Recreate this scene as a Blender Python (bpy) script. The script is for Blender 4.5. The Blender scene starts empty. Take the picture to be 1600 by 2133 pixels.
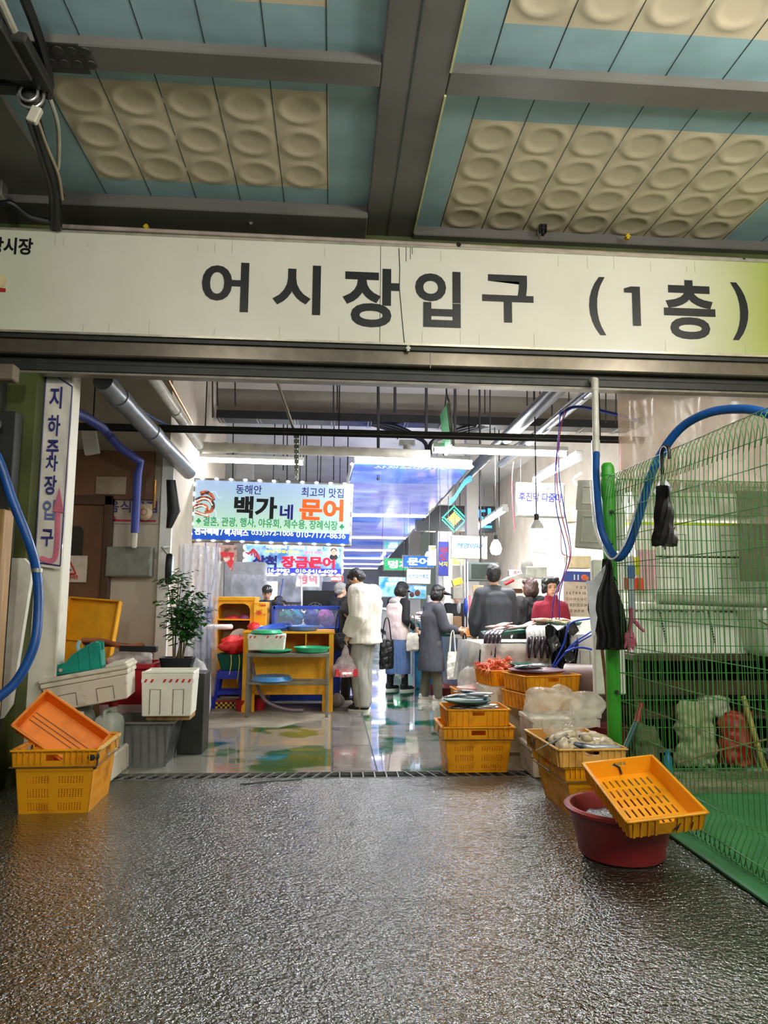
import bpy, bmesh, math, random
from mathutils import Vector, Matrix, noise, Euler
R=math.radians
random.seed(7)
SC=bpy.context.scene; COL=SC.collection
# ---------------------------------------------------------------- camera
F=1500.; PITCH=R(6.7); YAW=R(4.1); ROLL=R(0.5); H=1.4
_f=Vector((math.sin(YAW)*math.cos(PITCH),math.cos(YAW)*math.cos(PITCH),math.sin(PITCH)))
_r=Vector((math.cos(YAW),-math.sin(YAW),0)); _u=_r.cross(_f)
_r2=_r*math.cos(ROLL)+_u*math.sin(ROLL); _u2=-_r*math.sin(ROLL)+_u*math.cos(ROLL)
cam=bpy.data.cameras.new('camera'); camo=bpy.data.objects.new('camera',cam); COL.objects.link(camo)
cam.sensor_fit='VERTICAL'; cam.sensor_height=24.; cam.lens=24.*F/2133.; cam.clip_start=.05; cam.clip_end=200
camo.matrix_world=Matrix(((_r2.x,_u2.x,-_f.x,0),(_r2.y,_u2.y,-_f.y,0),(_r2.z,_u2.z,-_f.z,H),(0,0,0,1)))
SC.camera=camo
def P(px,py,Y=None,Z=None,X=None):
    d=_f+_r2*((px-800)/F)+_u2*((1066.5-py)/F)
    t=Y/d.y if Y is not None else ((Z-H)/d.z if Z is not None else X/d.x)
    return Vector((0,0,H))+d*t
# ---------------------------------------------------------------- world + exposure
SC.view_settings.view_transform='Standard'; SC.view_settings.look='None'
SC.view_settings.exposure=1.2; SC.view_settings.gamma=1; SC.view_settings.use_curve_mapping=False
try:
    SC.cycles.max_bounces=8; SC.cycles.diffuse_bounces=4; SC.cycles.glossy_bounces=3; SC.cycles.transparent_max_bounces=16
    SC.cycles.sample_clamp_indirect=4.0; SC.cycles.caustics_reflective=False; SC.cycles.caustics_refractive=False
except Exception: pass
W=bpy.data.worlds.new('world'); SC.world=W; W.use_nodes=True
W.node_tree.nodes['Background'].inputs[0].default_value=(.42,.5,.45,1); W.node_tree.nodes['Background'].inputs[1].default_value=.15
TUBE=62.0      # emission strength of fluorescent tubes
# area lights of the forecourt (ceiling lamps behind the photographer)
def area(name,loc,rot,sx,sy,e,c=(1,1,1)):
    l=bpy.data.lights.new(name,'AREA'); l.shape='RECTANGLE'; l.size=sx; l.size_y=sy; l.energy=e; l.color=c
    o=bpy.data.objects.new(name,l); o.location=loc; o.rotation_euler=rot; COL.objects.link(o); return o
def globe(loc,e,c):
    l=bpy.data.lights.new('forecourt_light','POINT'); l.shadow_soft_size=.13; l.energy=e; l.color=c
    o=bpy.data.objects.new('forecourt_light',l); o.location=loc; COL.objects.link(o)
globe((1.7,1.7,3.95),60,(1,.97,.9))
globe((-1.4,1.1,3.95),60,(1,.97,.92))
globe((3.5,2.4,3.9),62,(1,.97,.92))  # added unseen lamp, brightens the foam boxes behind the fence
area('forecourt_light',(2.6,-1.6,3.6),(R(40),0,R(10)),1.2,1.2,60,(.95,1,.92))
# ---------------------------------------------------------------- materials
def lin(v):
    v/=255.; return v/12.92 if v<=.04045 else ((v+.055)/1.055)**2.4
def S(c): return (lin(c[0]),lin(c[1]),lin(c[2]),1)
MC={}
def pm(name,c,rough=.5,metal=0,var=.12,scale=9,bump=0,bs=40,emit=0,alpha=1,trans=0,c2=None,mixs=None,coat=0,stretch=None,backdrop=None):
    if name in MC: return MC[name]
    m=bpy.data.materials.new(name); m.use_nodes=True; nt=m.node_tree; N=nt.nodes; L=nt.links
    b=N['Principled BSDF']; b.inputs['Roughness'].default_value=rough; b.inputs['Metallic'].default_value=metal
    if coat: b.inputs['Coat Weight'].default_value=coat
    tc=N.new('ShaderNodeTexCoord'); mp=N.new('ShaderNodeMapping'); L.new(tc.outputs['Object'],mp.inputs[0])
    if stretch: mp.inputs['Scale'].default_value=stretch
    nz=N.new('ShaderNodeTexNoise'); nz.inputs['Scale'].default_value=scale; nz.inputs['Detail'].default_value=5; L.new(mp.outputs[0],nz.inputs[0])
    rp=N.new('ShaderNodeValToRGB'); L.new(nz.outputs[0],rp.inputs[0])
    a=S(c)
    if c2 is None:
        c1=tuple(x*(1-var*1.6) for x in a[:3])+(1,); cc=tuple(min(1,x*(1+var)) for x in a[:3])+(1,)
        rp.color_ramp.elements[0].position=.3; rp.color_ramp.elements[1].position=.65
    else:
        c1=S(c2); cc=a; e=mixs or (.4,.5); rp.color_ramp.elements[0].position=e[0]; rp.color_ramp.elements[1].position=e[1]
    rp.color_ramp.elements[0].color=c1; rp.color_ramp.elements[1].color=cc
    L.new(rp.outputs[0],b.inputs['Base Color'])
    if emit:
        L.new(rp.outputs[0],b.inputs['Emission Color']); b.inputs['Emission Strength'].default_value=emit
    if bump:
        n2=N.new('ShaderNodeTexNoise'); n2.inputs['Scale'].default_value=bs; n2.inputs['Detail'].default_value=4; L.new(mp.outputs[0],n2.inputs[0])
        bp=N.new('ShaderNodeBump'); bp.inputs['Strength'].default_value=bump; bp.inputs['Distance'].default_value=.01
        L.new(n2.outputs[0],bp.inputs['Height']); L.new(bp.outputs[0],b.inputs['Normal'])
    if alpha<1: b.inputs['Alpha'].default_value=alpha
    if trans: b.inputs['Transmission Weight'].default_value=trans; b.inputs['IOR'].default_value=1.2
    MC[name]=m; return m
def film(name,c,alpha=.35,rough=.25,bump=.6,bs=25,emit=0):
    """thin translucent plastic film: partly clear, partly milky"""
    if name in MC: return MC[name]
    m=bpy.data.materials.new(name); m.use_nodes=True; nt=m.node_tree; N=nt.nodes; L=nt.links
    b=N['Principled BSDF']; b.inputs['Base Color'].default_value=S(c); b.inputs['Roughness'].default_value=rough
    tl=N.new('ShaderNodeBsdfTranslucent'); tl.inputs[0].default_value=S(c); tr=N.new('ShaderNodeBsdfTransparent')
    m1=N.new('ShaderNodeMixShader'); m1.inputs[0].default_value=.45; L.new(b.outputs[0],m1.inputs[1]); L.new(tl.outputs[0],m1.inputs[2])
    m2=N.new('ShaderNodeMixShader'); L.new(tr.outputs[0],m2.inputs[1]); L.new(m1.outputs[0],m2.inputs[2])
    nz=N.new('ShaderNodeTexNoise'); nz.inputs['Scale'].default_value=bs*.5; tc=N.new('ShaderNodeTexCoord'); L.new(tc.outputs['Object'],nz.inputs[0])
    mr=N.new('ShaderNodeMapRange'); mr.inputs[1].default_value=.35; mr.inputs[2].default_value=.7; mr.inputs[3].default_value=max(0,alpha-.18); mr.inputs[4].default_value=min(1,alpha+.22)
    L.new(nz.outputs[0],mr.inputs[0]); L.new(mr.outputs[0],m2.inputs[0])
    n2=N.new('ShaderNodeTexNoise'); n2.inputs['Scale'].default_value=bs; L.new(tc.outputs['Object'],n2.inputs[0])
    bp=N.new('ShaderNodeBump'); bp.inputs['Strength'].default_value=bump; bp.inputs['Distance'].default_value=.02
    L.new(n2.outputs[0],bp.inputs['Height']); L.new(bp.outputs[0],b.inputs['Normal'])
    L.new(m2.outputs[0],N['Material Output'].inputs[0]); MC[name]=m; return m
def em(name,c,s):
    if name in MC: return MC[name]
    m=bpy.data.materials.new(name); m.use_nodes=True; b=m.node_tree.nodes['Principled BSDF']
    b.inputs['Base Color'].default_value=tuple(v*.3 for v in S(c)[:3])+(1,); b.inputs['Emission Color'].default_value=S(c); b.inputs['Emission Strength'].default_value=s
    MC[name]=m; return m
# ---------------------------------------------------------------- mesh collector
class MB:
    def __init__(s): s.v=[]; s.f=[]; s.m=[]
    def add(s,vs,fs,mi=0):
        o=len(s.v); s.v+= [Vector(x) for x in vs]; s.f+=[tuple(i+o for i in f) for f in fs]; s.m+=[mi]*len(fs)
    def box(s,c,d,rot=None,mi=0,top=None):
        hx,hy,hz=d[0]/2,d[1]/2,d[2]/2; tx,ty=(top or (1,1))
        vs=[Vector((a*hx*(tx if k>0 else 1),b*hy*(ty if k>0 else 1),k*hz)) for k in (-1,1) for b in (-1,1) for a in (-1,1)]
        if rot is not None:
            M=rot if isinstance(rot,Matrix) else Euler(rot).to_matrix(); vs=[M@v for v in vs]
        c=Vector(c); s.add([v+c for v in vs],[(0,2,3,1),(4,5,7,6),(0,1,5,4),(2,6,7,3),(0,4,6,2),(1,3,7,5)],mi)
    def bb(s,a,b,mi=0):
        s.box([(a[i]+b[i])/2 for i in range(3)],[abs(a[i]-b[i]) for i in range(3)],mi=mi)
    def tube(s,pts,r,n=10,mi=0,caps=True,closed=False,flat=1):
        pts=[Vector(p) for p in pts]; m=len(pts); rr=r if isinstance(r,(list,tuple)) else [r]*m
        T=[]
        for i in range(m):
            a=pts[(i-1)%m] if (closed or i>0) else pts[i]; b=pts[(i+1)%m] if (closed or i<m-1) else pts[i]
            t=(b-a); T.append(t.normalized() if t.length>1e-9 else Vector((0,0,1)))
        up=Vector((0,0,1)) if abs(T[0].z)<.9 else Vector((1,0,0)); nrm=(up-T[0]*up.dot(T[0])).normalized()
        vs=[]
        for i in range(m):
            nrm=(nrm-T[i]*nrm.dot(T[i]))
            nrm=nrm.normalized() if nrm.length>1e-6 else T[i].orthogonal().normalized()
            bn=T[i].cross(nrm)
            for k in range(n):
                a=2*math.pi*k/n; vs.append(pts[i]+nrm*(math.cos(a)*rr[i]*flat)+bn*(math.sin(a)*rr[i]))
        fs=[]
        for i in range(m if closed else m-1):
            j=(i+1)%m
            for k in range(n): fs.append((i*n+k,i*n+(k+1)%n,j*n+(k+1)%n,j*n+k))
        if caps and not closed: fs.append(tuple(range(n-1,-1,-1))); fs.append(tuple((m-1)*n+k for k in range(n)))
        s.add(vs,fs,mi)
    def cyl(s,a,b,r,r2=None,n=20,mi=0): s.tube([a,b],[r,r if r2 is None else r2],n,mi)
    def lathe(s,prof,c=(0,0,0),n=28,mi=0,sx=1,sy=1,caps=False):
        vs=[];fs=[];c=Vector(c); m=len(prof)
        for r,z in prof:
            for k in range(n):
                a=2*math.pi*k/n; vs.append(c+Vector((math.cos(a)*r*sx,math.sin(a)*r*sy,z)))
        for i in range(m-1):
            for k in range(n): fs.append((i*n+k,i*n+(k+1)%n,(i+1)*n+(k+1)%n,(i+1)*n+k))
        if caps: fs.append(tuple(range(n-1,-1,-1))); fs.append(tuple((m-1)*n+k for k in range(n)))
        s.add(vs,fs,mi)
    def rings(s,rings,mi=0,caps=True):
        n=len(rings[0]); vs=[Vector(p) for r in rings for p in r]; fs=[]
        for i in range(len(rings)-1):
            for k in range(n): fs.append((i*n+k,i*n+(k+1)%n,(i+1)*n+(k+1)%n,(i+1)*n+k))
        if caps: fs.append(tuple(range(n-1,-1,-1))); fs.append(tuple((len(rings)-1)*n+k for k in range(n)))
        s.add(vs,fs,mi)
    def ell(s,c,r,rot=None,n=14,mi=0):
        c=Vector(c); r=(r,r,r) if not isinstance(r,(tuple,list)) else r
        M=(Euler(rot).to_matrix() if rot is not None and not isinstance(rot,Matrix) else rot)
        rs=[]
        for i in range(1,n//1):
            th=math.pi*i/n; ring=[]
            for k in range(n+2):
                a=2*math.pi*k/(n+2); v=Vector((math.cos(a)*math.sin(th)*r[0],math.sin(a)*math.sin(th)*r[1],-math.cos(th)*r[2]))
                ring.append((M@v if M else v)+c)
            rs.append(ring)
        s.rings(rs,mi)
    def prism(s,poly,o,ux,uy,th,mi=0):
        o=Vector(o);ux=Vector(ux);uy=Vector(uy);nz=ux.cross(uy).normalized()*th; n=len(poly)
        vs=[o+ux*p[0]+uy*p[1] for p in poly]+[o+ux*p[0]+uy*p[1]+nz for p in poly]
        s.add(vs,[tuple(range(n-1,-1,-1)),tuple(range(n,2*n))]+[(i,(i+1)%n,n+(i+1)%n,n+i) for i in range(n)],mi)
    def sheet(s,fn,nu,nv,th=0,mi=0):
        g=[[Vector(fn(i/nu,j/nv)) for i in range(nu+1)] for j in range(nv+1)]
        vs=[p for r in g for p in r]; fs=[(j*(nu+1)+i,j*(nu+1)+i+1,(j+1)*(nu+1)+i+1,(j+1)*(nu+1)+i) for j in range(nv) for i in range(nu)]
        s.add(vs,fs,mi)
    def build(s,name,mat,parent=None,smooth=False,bevel=0,solid=0,label=None,local=False,seg=1):
        me=bpy.data.meshes.new(name); off=Vector((0,0,0))
        if parent is None and not local and s.v:
            xs=[v.x for v in s.v];ys=[v.y for v in s.v];off=Vector(((min(xs)+max(xs))/2,(min(ys)+max(ys))/2,min(v.z for v in s.v)))
        me.from_pydata([tuple(v-off) for v in s.v],[],s.f)
        bm=bmesh.new(); bm.from_mesh(me); bmesh.ops.recalc_face_normals(bm,faces=bm.faces); bm.to_mesh(me); bm.free()
        for mt in (mat if isinstance(mat,(list,tuple)) else [mat]): me.materials.append(mt)
        if any(s.m): me.polygons.foreach_set('material_index',s.m)
        o=bpy.data.objects.new(name,me); o.location=off; COL.objects.link(o)
        if parent: o.parent=parent
        if smooth:
            me.polygons.foreach_set('use_smooth',[True]*len(me.polygons))
            if smooth!='all': me.set_sharp_from_angle(angle=R(40))
        if solid: md=o.modifiers.new('s','SOLIDIFY'); md.thickness=solid; md.offset=0
        if bevel: md=o.modifiers.new('b','BEVEL'); md.width=bevel; md.segments=seg; md.limit_method='ANGLE'; md.angle_limit=R(40)
        if label: o['label']=label
        return o
def tag(o,label,cat,group=None,kind=None):
    if label: o['label']=label
    if cat: o['category']=cat
    if group: o['group']=group
    if kind: o['kind']=kind
    return o
def struct(o): o['kind']='structure'; return o
def thing(name,label,cat,loc=(0,0,0),rot=0,group=None):
    o=bpy.data.objects.new(name,None); o.location=loc; o.rotation_euler=rot if isinstance(rot,(tuple,list)) else (0,0,rot)
    o.empty_display_size=.1; COL.objects.link(o); return tag(o,label,cat,group)
def frame(o,x,y,flipz=False):
    """matrix from origin, point along local x, point roughly along local y"""
    o=Vector(o); X=(Vector(x)-o).normalized(); Y=(Vector(y)-o); Y=(Y-X*Y.dot(X)).normalized(); Z=X.cross(Y)
    return Matrix(((X.x,Y.x,Z.x,o.x),(X.y,Y.y,Z.y,o.y),(X.z,Y.z,Z.z,o.z),(0,0,0,1)))
def dup(o,loc=None,rot=None,label=None,group=None):
    def cp(a,par):
        c=a.copy(); COL.objects.link(c)
        if par: c.parent=par
        for ch in a.children: cp(ch,c)
        return c
    c=cp(o,None)
    if loc is not None: c.location=loc
    if rot is not None: c.rotation_euler=rot if isinstance(rot,(tuple,list)) else (0,0,rot)
    if label: c['label']=label
    if group: c['group']=group
    return c
def spl(pts,n=8):
    """Catmull-Rom through points"""
    pts=[Vector(p) for p in pts]; q=[pts[0]*2-pts[1]]+pts+[pts[-1]*2-pts[-2]]; out=[]
    for i in range(1,len(q)-2):
        a,b,c,d=q[i-1],q[i],q[i+1],q[i+2]
        for k in range(n):
            t=k/n; out.append(.5*((2*b)+(c-a)*t+(2*a-5*b+4*c-d)*t*t+(3*b-a-3*c+d)*t**3))
    out.append(pts[-1]); return out
def mesh_from_curve(cu,name):
    o=bpy.data.objects.new('tmp',cu); COL.objects.link(o); dg=bpy.context.evaluated_depsgraph_get()
    me=bpy.data.meshes.new_from_object(o.evaluated_get(dg)); me.name=name
    bpy.data.objects.remove(o); bpy.data.curves.remove(cu); return me
def text(name,s,mat,parent,x0,x1,z0,z1,y=0,bold=0,th=.002,shear=0,face='-y',keep=False):
    """lettering fitted in the rectangle x0..x1, z0..z1 of the plane y, read from -y"""
    cu=bpy.data.curves.new(name,'FONT'); cu.body=s; cu.size=1; cu.offset=bold; cu.shear=shear; cu.extrude=0; cu.resolution_u=4
    me=mesh_from_curve(cu,name)
    if not me.vertices: return None
    xs=[v.co.x for v in me.vertices]; ys=[v.co.y for v in me.vertices]; a,b,c,d=min(xs),max(xs),min(ys),max(ys)
    sx=(x1-x0)/max(1e-6,b-a); sz=(z1-z0)/max(1e-6,d-c)
    bm=bmesh.new(); bm.from_mesh(me)
    for v in bm.verts:
        X=x0+(v.co.x-a)*sx; Z=z0+(v.co.y-c)*sz; v.co=Vector((X,0,Z))
    r=bmesh.ops.extrude_face_region(bm,geom=bm.faces[:])
    for e in r['geom']:
        if isinstance(e,bmesh.types.BMVert): e.co.y-=th
    for v in bm.verts: v.co.y+=y
    if face=='x':   # read from -x side
        for v in bm.verts: v.co=Vector((v.co.y,-v.co.x,v.co.z))
    elif face=='down':
        for v in bm.verts: v.co=Vector((v.co.x,v.co.z,v.co.y))
    bmesh.ops.recalc_face_normals(bm,faces=bm.faces)
    bm.to_mesh(me); bm.free(); me.materials.clear(); me.materials.append(mat)
    for p in me.polygons: p.use_smooth=False; p.material_index=0
    o=bpy.data.objects.new(name,me); COL.objects.link(o); o.parent=parent; return o
def fuse(mb,name,mat,parent,voxel=.007,smooth=4,fold=0,ff=6,seed=0,zs=1,deci=0,label=None):
    """union of closed lofts -> one continuous surface"""
    me=bpy.data.meshes.new('tmp'); me.from_pydata([tuple(v) for v in mb.v],[],mb.f)
    bm=bmesh.new(); bm.from_mesh(me); bmesh.ops.recalc_face_normals(bm,faces=bm.faces); bm.to_mesh(me); bm.free()
    o=bpy.data.objects.new('tmp',me); COL.objects.link(o)
    md=o.modifiers.new('r','REMESH'); md.mode='VOXEL'; md.voxel_size=voxel
    if smooth: md=o.modifiers.new('s','SMOOTH'); md.iterations=smooth; md.factor=.5
    if deci: md=o.modifiers.new('d','DECIMATE'); md.ratio=deci
    dg=bpy.context.evaluated_depsgraph_get(); m2=bpy.data.meshes.new_from_object(o.evaluated_get(dg)); bpy.data.objects.remove(o)
    if fold:
        sd=Vector((seed*3.1,seed*1.7,seed))
        ns=[v.normal.copy() for v in m2.vertices]
        for v,nn in zip(m2.vertices,ns):
            q=Vector((v.co.x*ff,v.co.y*ff,v.co.z*ff*zs))+sd
            v.co+=nn*(noise.noise(q)+.5*noise.noise(q*2.3))*fold
    m2.name=name; m2.materials.clear()
    for mt in (mat if isinstance(mat,(list,tuple)) else [mat]): m2.materials.append(mt)
    m2.polygons.foreach_set('use_smooth',[True]*len(m2.polygons))
    o=bpy.data.objects.new(name,m2); COL.objects.link(o)
    if parent: o.parent=parent
    if label: o['label']=label
    return o
# common materials
M_yel=pm('yellow_plastic',(238,160,18),.42,var=.22,scale=5,bump=.15,bs=30,c2=(176,100,14),mixs=(.24,.46))
M_yel2=pm('pale_yellow_plastic',(226,172,84),.5,c2=(170,116,48),mixs=(.25,.5),scale=6)
M_ora=pm('orange_plastic',(248,140,22),.45,c2=(196,96,18),mixs=(.2,.48),scale=5)
M_dirt=pm('black_grime',(34,30,24),.8)
M_foam=pm('white_foam',(226,224,212),.75,var=.06,scale=14,bump=.15,bs=160)
M_foamd=pm('dirty_foam',(214,206,188),.8,c2=(150,140,120),mixs=(.25,.45),scale=7,bump=.2,bs=120)
M_foamin=pm('foam_shadow_line',(150,146,134),.8)
M_blk=pm('black_plastic',(16,16,18),.4,var=.1)
M_dgrey=pm('dark_grey_metal',(46,46,42),.5,metal=.2,var=.2)
M_steel=pm('galvanised_steel',(160,160,152),.35,metal=.7,var=.2,scale=12)
M_steelp=pm('painted_steel',(128,122,108),.45,metal=.3,var=.2,scale=6)
M_wht=pm('white_plastic',(228,228,224),.4,var=.05)
M_blue=pm('blue_hose',(18,78,150),.35,var=.15)
M_teal=pm('teal_plastic',(14,140,122),.4,var=.15)
M_green=pm('green_paint',(58,158,44),.4,var=.15,scale=4)
M_gwire=pm('green_wire',(66,132,58),.45,var=.2,scale=4)
M_red=pm('red_plastic',(170,20,34),.38,var=.12)
M_maroon=pm('maroon_rubber',(140,34,34),.42,var=.15,scale=4,bump=.1)
M_tube=em('lamp_tube',(250,252,255),TUBE)
# ================================================================= SETTING
YW=5.8   # plane of the market front
M_teal_c=pm('teal_ceiling_paint',(152,186,192),.55,var=.1,scale=3)
M_cream_c=pm('cream_ceiling_paint',(214,200,170),.6,var=.08,scale=2)
M_beam=pm('grey_beam_paint',(104,100,94),.38,var=.12,scale=2,bump=.1,bs=20)
M_olive=pm('olive_wall_paint',(72,80,34),.6,var=.2,scale=3)
M_conc=pm('grey_concrete',(160,152,140),.85,c2=(130,122,112),mixs=(.3,.6),scale=1.5,bump=.15,bs=12)
M_concl=pm('pale_concrete',(202,198,192),.8,var=.1,scale=1.2,bump=.1,bs=15)
M_wallw=pm('white_wall_paint',(226,222,206),.6,c2=(186,180,160),mixs=(.22,.4),scale=3,bump=.08,bs=18)
M_beige=pm('beige_plaster',(190,180,164),.8,c2=(174,162,146),mixs=(.3,.62),scale=2.2,bump=.1,bs=20)
M_seam=pm('panel_seam',(58,76,74),.7)
# ---- outdoor ceiling: planks with pressed round dimples
def ceiling_field(x0,x1,y0,y1,cx0,cx1,cy0,cy1,sp,phx,phy,dimp,z=4.5):
    mb=MB(); st=.024; nx=int((x1-x0)/st)+1; ny=int((y1-y0)/st)+1
    vs=[];fs=[];ms=[]
    for j in range(ny+1):
        y=y0+(y1-y0)*j/ny
        for i in range(nx+1):
            x=x0+(x1-x0)*i/nx; dz=0
            if cx0<x<cx1 and cy0<y<cy1:
                u=((x-phx)/sp)%1-.5; v=((y-phy)/dimp)%1-.5
                d=math.hypot(u*sp,v*dimp)/.135
                dz=.010*math.exp(-((d-1)/.16)**2)*-1+ (.005 if d<.85 else 0)*(1-d)
            vs.append((x,y,z+dz))
    for j in range(ny):
        for i in range(nx):
            x=x0+(x1-x0)*(i+.5)/nx; y=y0+(y1-y0)*(j+.5)/ny
            fs.append((j*(nx+1)+i,j*(nx+1)+i+1,(j+1)*(nx+1)+i+1,(j+1)*(nx+1)+i)); ms.append(1 if (cx0<x<cx1 and cy0<y<cy1) else 0)
    mb.v=[Vector(v) for v in vs]; mb.f=fs; mb.m=ms
    x=phx
    while x>x0: x-=sp
    while x<x1:
        if x>x0+.02: mb.bb((x-.0026,y0,z-.002),(x+.0026,y1,z+.02),2)
        x+=sp
    return mb
def putfield(*a):
    o=ceiling_field(*a).build('ceiling',[M_teal_c,M_cream_c,M_seam],smooth='all',local=True); struct(o)
putfield(-2.1,.24,4.0,5.43,-1.80,-.08,4.15,5.22,.344,-.08,4.12,.37)
putfield(-2.1,.24,1.4,3.80,-1.9,-.08,1.6,3.49,.344,-.08,3.45,.37)
putfield(.64,4.4,4.03,5.70,.865,3.35,4.31,5.70,.352,.865,4.31,.35)
putfield(.64,4.4,1.4,3.83,.88,4.2,1.6,3.52,.352,.88,3.5,.37)
b=MB()
b.bb((.24,1,4.44),(.64,5.8,4.75)); b.bb((-4.5,3.80,4.44),(.24,4.0,4.75)); b.bb((.64,3.83,4.44),(5,4.03,4.75))
b.bb((-4.5,5.43,4.40),(.24,5.8,4.75)); b.bb((.64,5.70,4.42),(5,5.8,4.75)); b.bb((-4.5,1.0,4.46),(-2.1,5.8,4.75)); b.bb((4.4,1,4.46),(5,5.8,4.75))
b.bb((-4.5,-1,4.5),(5,1.4,4.75))
o=b.build('ceiling_beams',M_beam,bevel=.008,local=True); struct(o)
b=MB()
for x in (.42,): b.bb((x-.004,1,4.436),(x+.004,5.8,4.45))
b.bb((-1.47,3.80,4.437),(-1.462,4,4.45)); b.bb((-2.6,4,4.452),(-2.592,5.8,4.47))
struct(b.build('trim_1',M_seam,local=True))
b=MB()   # thin yellow-white edge trim beside the beam
b.bb((.635,4.03,4.43),(.648,5.7,4.445)); b.bb((.635,1.4,4.43),(.648,3.83,4.445))
struct(b.build('trim_2',pm('pale_trim',(206,206,150),.5),local=True))
# perforated bracket plate on beam
b=MB()
for i in range(4):
    for j in range(2): b.lathe([(.0,-.01),(.032,-.008),(.034,.0)],(-1.66+i*.075,3.84+j*.1,4.436),12)
b.bb((-1.76,3.79,4.432),(-1.46,4.02,4.44))
tag(b.build('beam_bracket',M_dgrey,smooth=True),'dark grey bracket plate with rows of round bolts under the cross beam','bracket')
# upper front wall behind the sign
b=MB(); b.bb((-4.5,5.78,4.05),(5,5.95,4.5)); struct(b.build('wall_front',M_olive,local=True))
b=MB(); b.bb((-4.5,5.70,3.24),(5,5.95,4.05)); b.bb((4.55,5.72,0),(5,5.95,3.1)); b.bb((-4.5,5.75,0),(-2.65,5.95,3.1))
struct(b.build('wall_front_lintel',M_dgrey,local=True))
b=MB(); b.bb((-4.6,-3,0),(-4.5,5.9,4.7)); struct(b.build('wall_left',pm('dark_wall',(70,68,58),.8),local=True))
b=MB(); b.bb((5,-3,0),(5.1,30,5)); struct(b.build('wall_right',M_beige,local=True))
# ---- floors
def floor_outer():
    m=bpy.data.materials.new('wet_rough_concrete'); m.use_nodes=True; nt=m.node_tree; N=nt.nodes; L=nt.links; b=N['Principled BSDF']
    tc=N.new('ShaderNodeTexCoord'); 
    def nz(sc,det=4,rough=.5,st=None):
        n=N.new('ShaderNodeTexNoise'); n.inputs['Scale'].default_value=sc; n.inputs['Detail'].default_value=det; n.inputs['Roughness'].default_value=rough
        if st:
            mp=N.new('ShaderNodeMapping'); mp.inputs['Scale'].default_value=st; mp.inputs['Rotation'].default_value=(0,0,R(-12)); L.new(tc.outputs['Object'],mp.inputs[0]); L.new(mp.outputs[0],n.inputs[0])
        else: L.new(tc.outputs['Object'],n.inputs[0])
        return n
    def ramp(n,a,ca,c,cc):
        r=N.new('ShaderNodeValToRGB'); r.color_ramp.elements[0].position=a; r.color_ramp.elements[0].color=ca; r.color_ramp.elements[1].position=c; r.color_ramp.elements[1].color=cc
        L.new(n.outputs[0],r.inputs[0]); return r
    big=nz(.9,6); col=ramp(big,.38,S((26,50,28)),.58,S((50,56,42)))
    g2=nz(3.2,6); r2=ramp(g2,.42,(0,0,0,1),.62,(1,1,1,1)); mx=N.new('ShaderNodeMixRGB'); mx.blend_type='MULTIPLY'; mx.inputs[0].default_value=.45
    L.new(col.outputs[0],mx.inputs[1]); L.new(r2.outputs[0],mx.inputs[2]); L.new(mx.outputs[0],b.inputs['Base Color'])
    # roughness: wet vs drier patches
    dry=nz(1.15,5,.6); rr=ramp(dry,.46,(.07,.07,.07,1),.66,(.20,.20,.20,1)); L.new(rr.outputs[0],b.inputs['Roughness'])
    fine=nz(60,2,.5); mid=nz(24,3,.6,(1,1.6,1)); tr=nz(9,3,.5,(1,3.5,1))
    a1=N.new('ShaderNodeMath'); a1.operation='ADD'; L.new(fine.outputs[0],a1.inputs[0]); L.new(mid.outputs[0],a1.inputs[1])
    a2=N.new('ShaderNodeMath'); a2.operation='MULTIPLY_ADD'; L.new(tr.outputs[0],a2.inputs[0]); a2.inputs[1].default_value=.7; L.new(a1.outputs[0],a2.inputs[2])
    bp=N.new('ShaderNodeBump'); bp.inputs['Strength'].default_value=.8; bp.inputs['Distance'].default_value=.022
    L.new(a2.outputs[0],bp.inputs['Height']); L.new(bp.outputs[0],b.inputs['Normal'])
    b.inputs['IOR'].default_value=1.9; b.inputs['Specular IOR Level'].default_value=1.0; b.inputs['Coat IOR'].default_value=1.8; b.inputs['Coat Weight'].default_value=1.0; b.inputs['Coat Roughness'].default_value=.08; L.new(bp.outputs[0],b.inputs['Coat Normal'])
    return m
b=MB(); b.bb((-4.5,-3,-.1),(5,5.78,0)); struct(b.build('floor',floor_outer(),local=True))
def floor_inner():
    m=bpy.data.materials.new('worn_green_floor_paint'); m.use_nodes=True; nt=m.node_tree; N=nt.nodes; L=nt.links; b=N['Principled BSDF']
    tc=N.new('ShaderNodeTexCoord'); n=N.new('ShaderNodeTexNoise'); n.inputs['Scale'].default_value=1.3; n.inputs['Detail'].default_value=8; L.new(tc.outputs['Object'],n.inputs[0])
    r=N.new('ShaderNodeValToRGB'); e=r.color_ramp.elements; e[0].position=.44; e[0].color=S((18,104,62)); e[1].position=.49; e[1].color=S((166,162,150)); L.new(n.outputs[0],r.inputs[0])
    L.new(r.outputs[0],b.inputs['Base Color']); 
    n2=N.new('ShaderNodeTexNoise'); n2.inputs['Scale'].default_value=7; n2.inputs['Detail'].default_value=3; L.new(tc.outputs['Object'],n2.inputs[0])
    r3=N.new('ShaderNodeMapRange'); r3.inputs[1].default_value=.35; r3.inputs[2].default_value=.65; r3.inputs[3].default_value=.03; r3.inputs[4].default_value=.22
    L.new(n2.outputs[0],r3.inputs[0]); L.new(r3.outputs[0],b.inputs['Roughness'])
    bp=N.new('ShaderNodeBump'); bp.inputs['Strength'].default_value=.16; bp.inputs['Distance'].default_value=.015; L.new(n2.outputs[0],bp.inputs['Height']); L.new(bp.outputs[0],b.inputs['Normal'])
    b.inputs['Coat Weight'].default_value=1; b.inputs['Coat Roughness'].default_value=.03; b.inputs['IOR'].default_value=1.7
    return m
M_fi=floor_inner()
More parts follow.
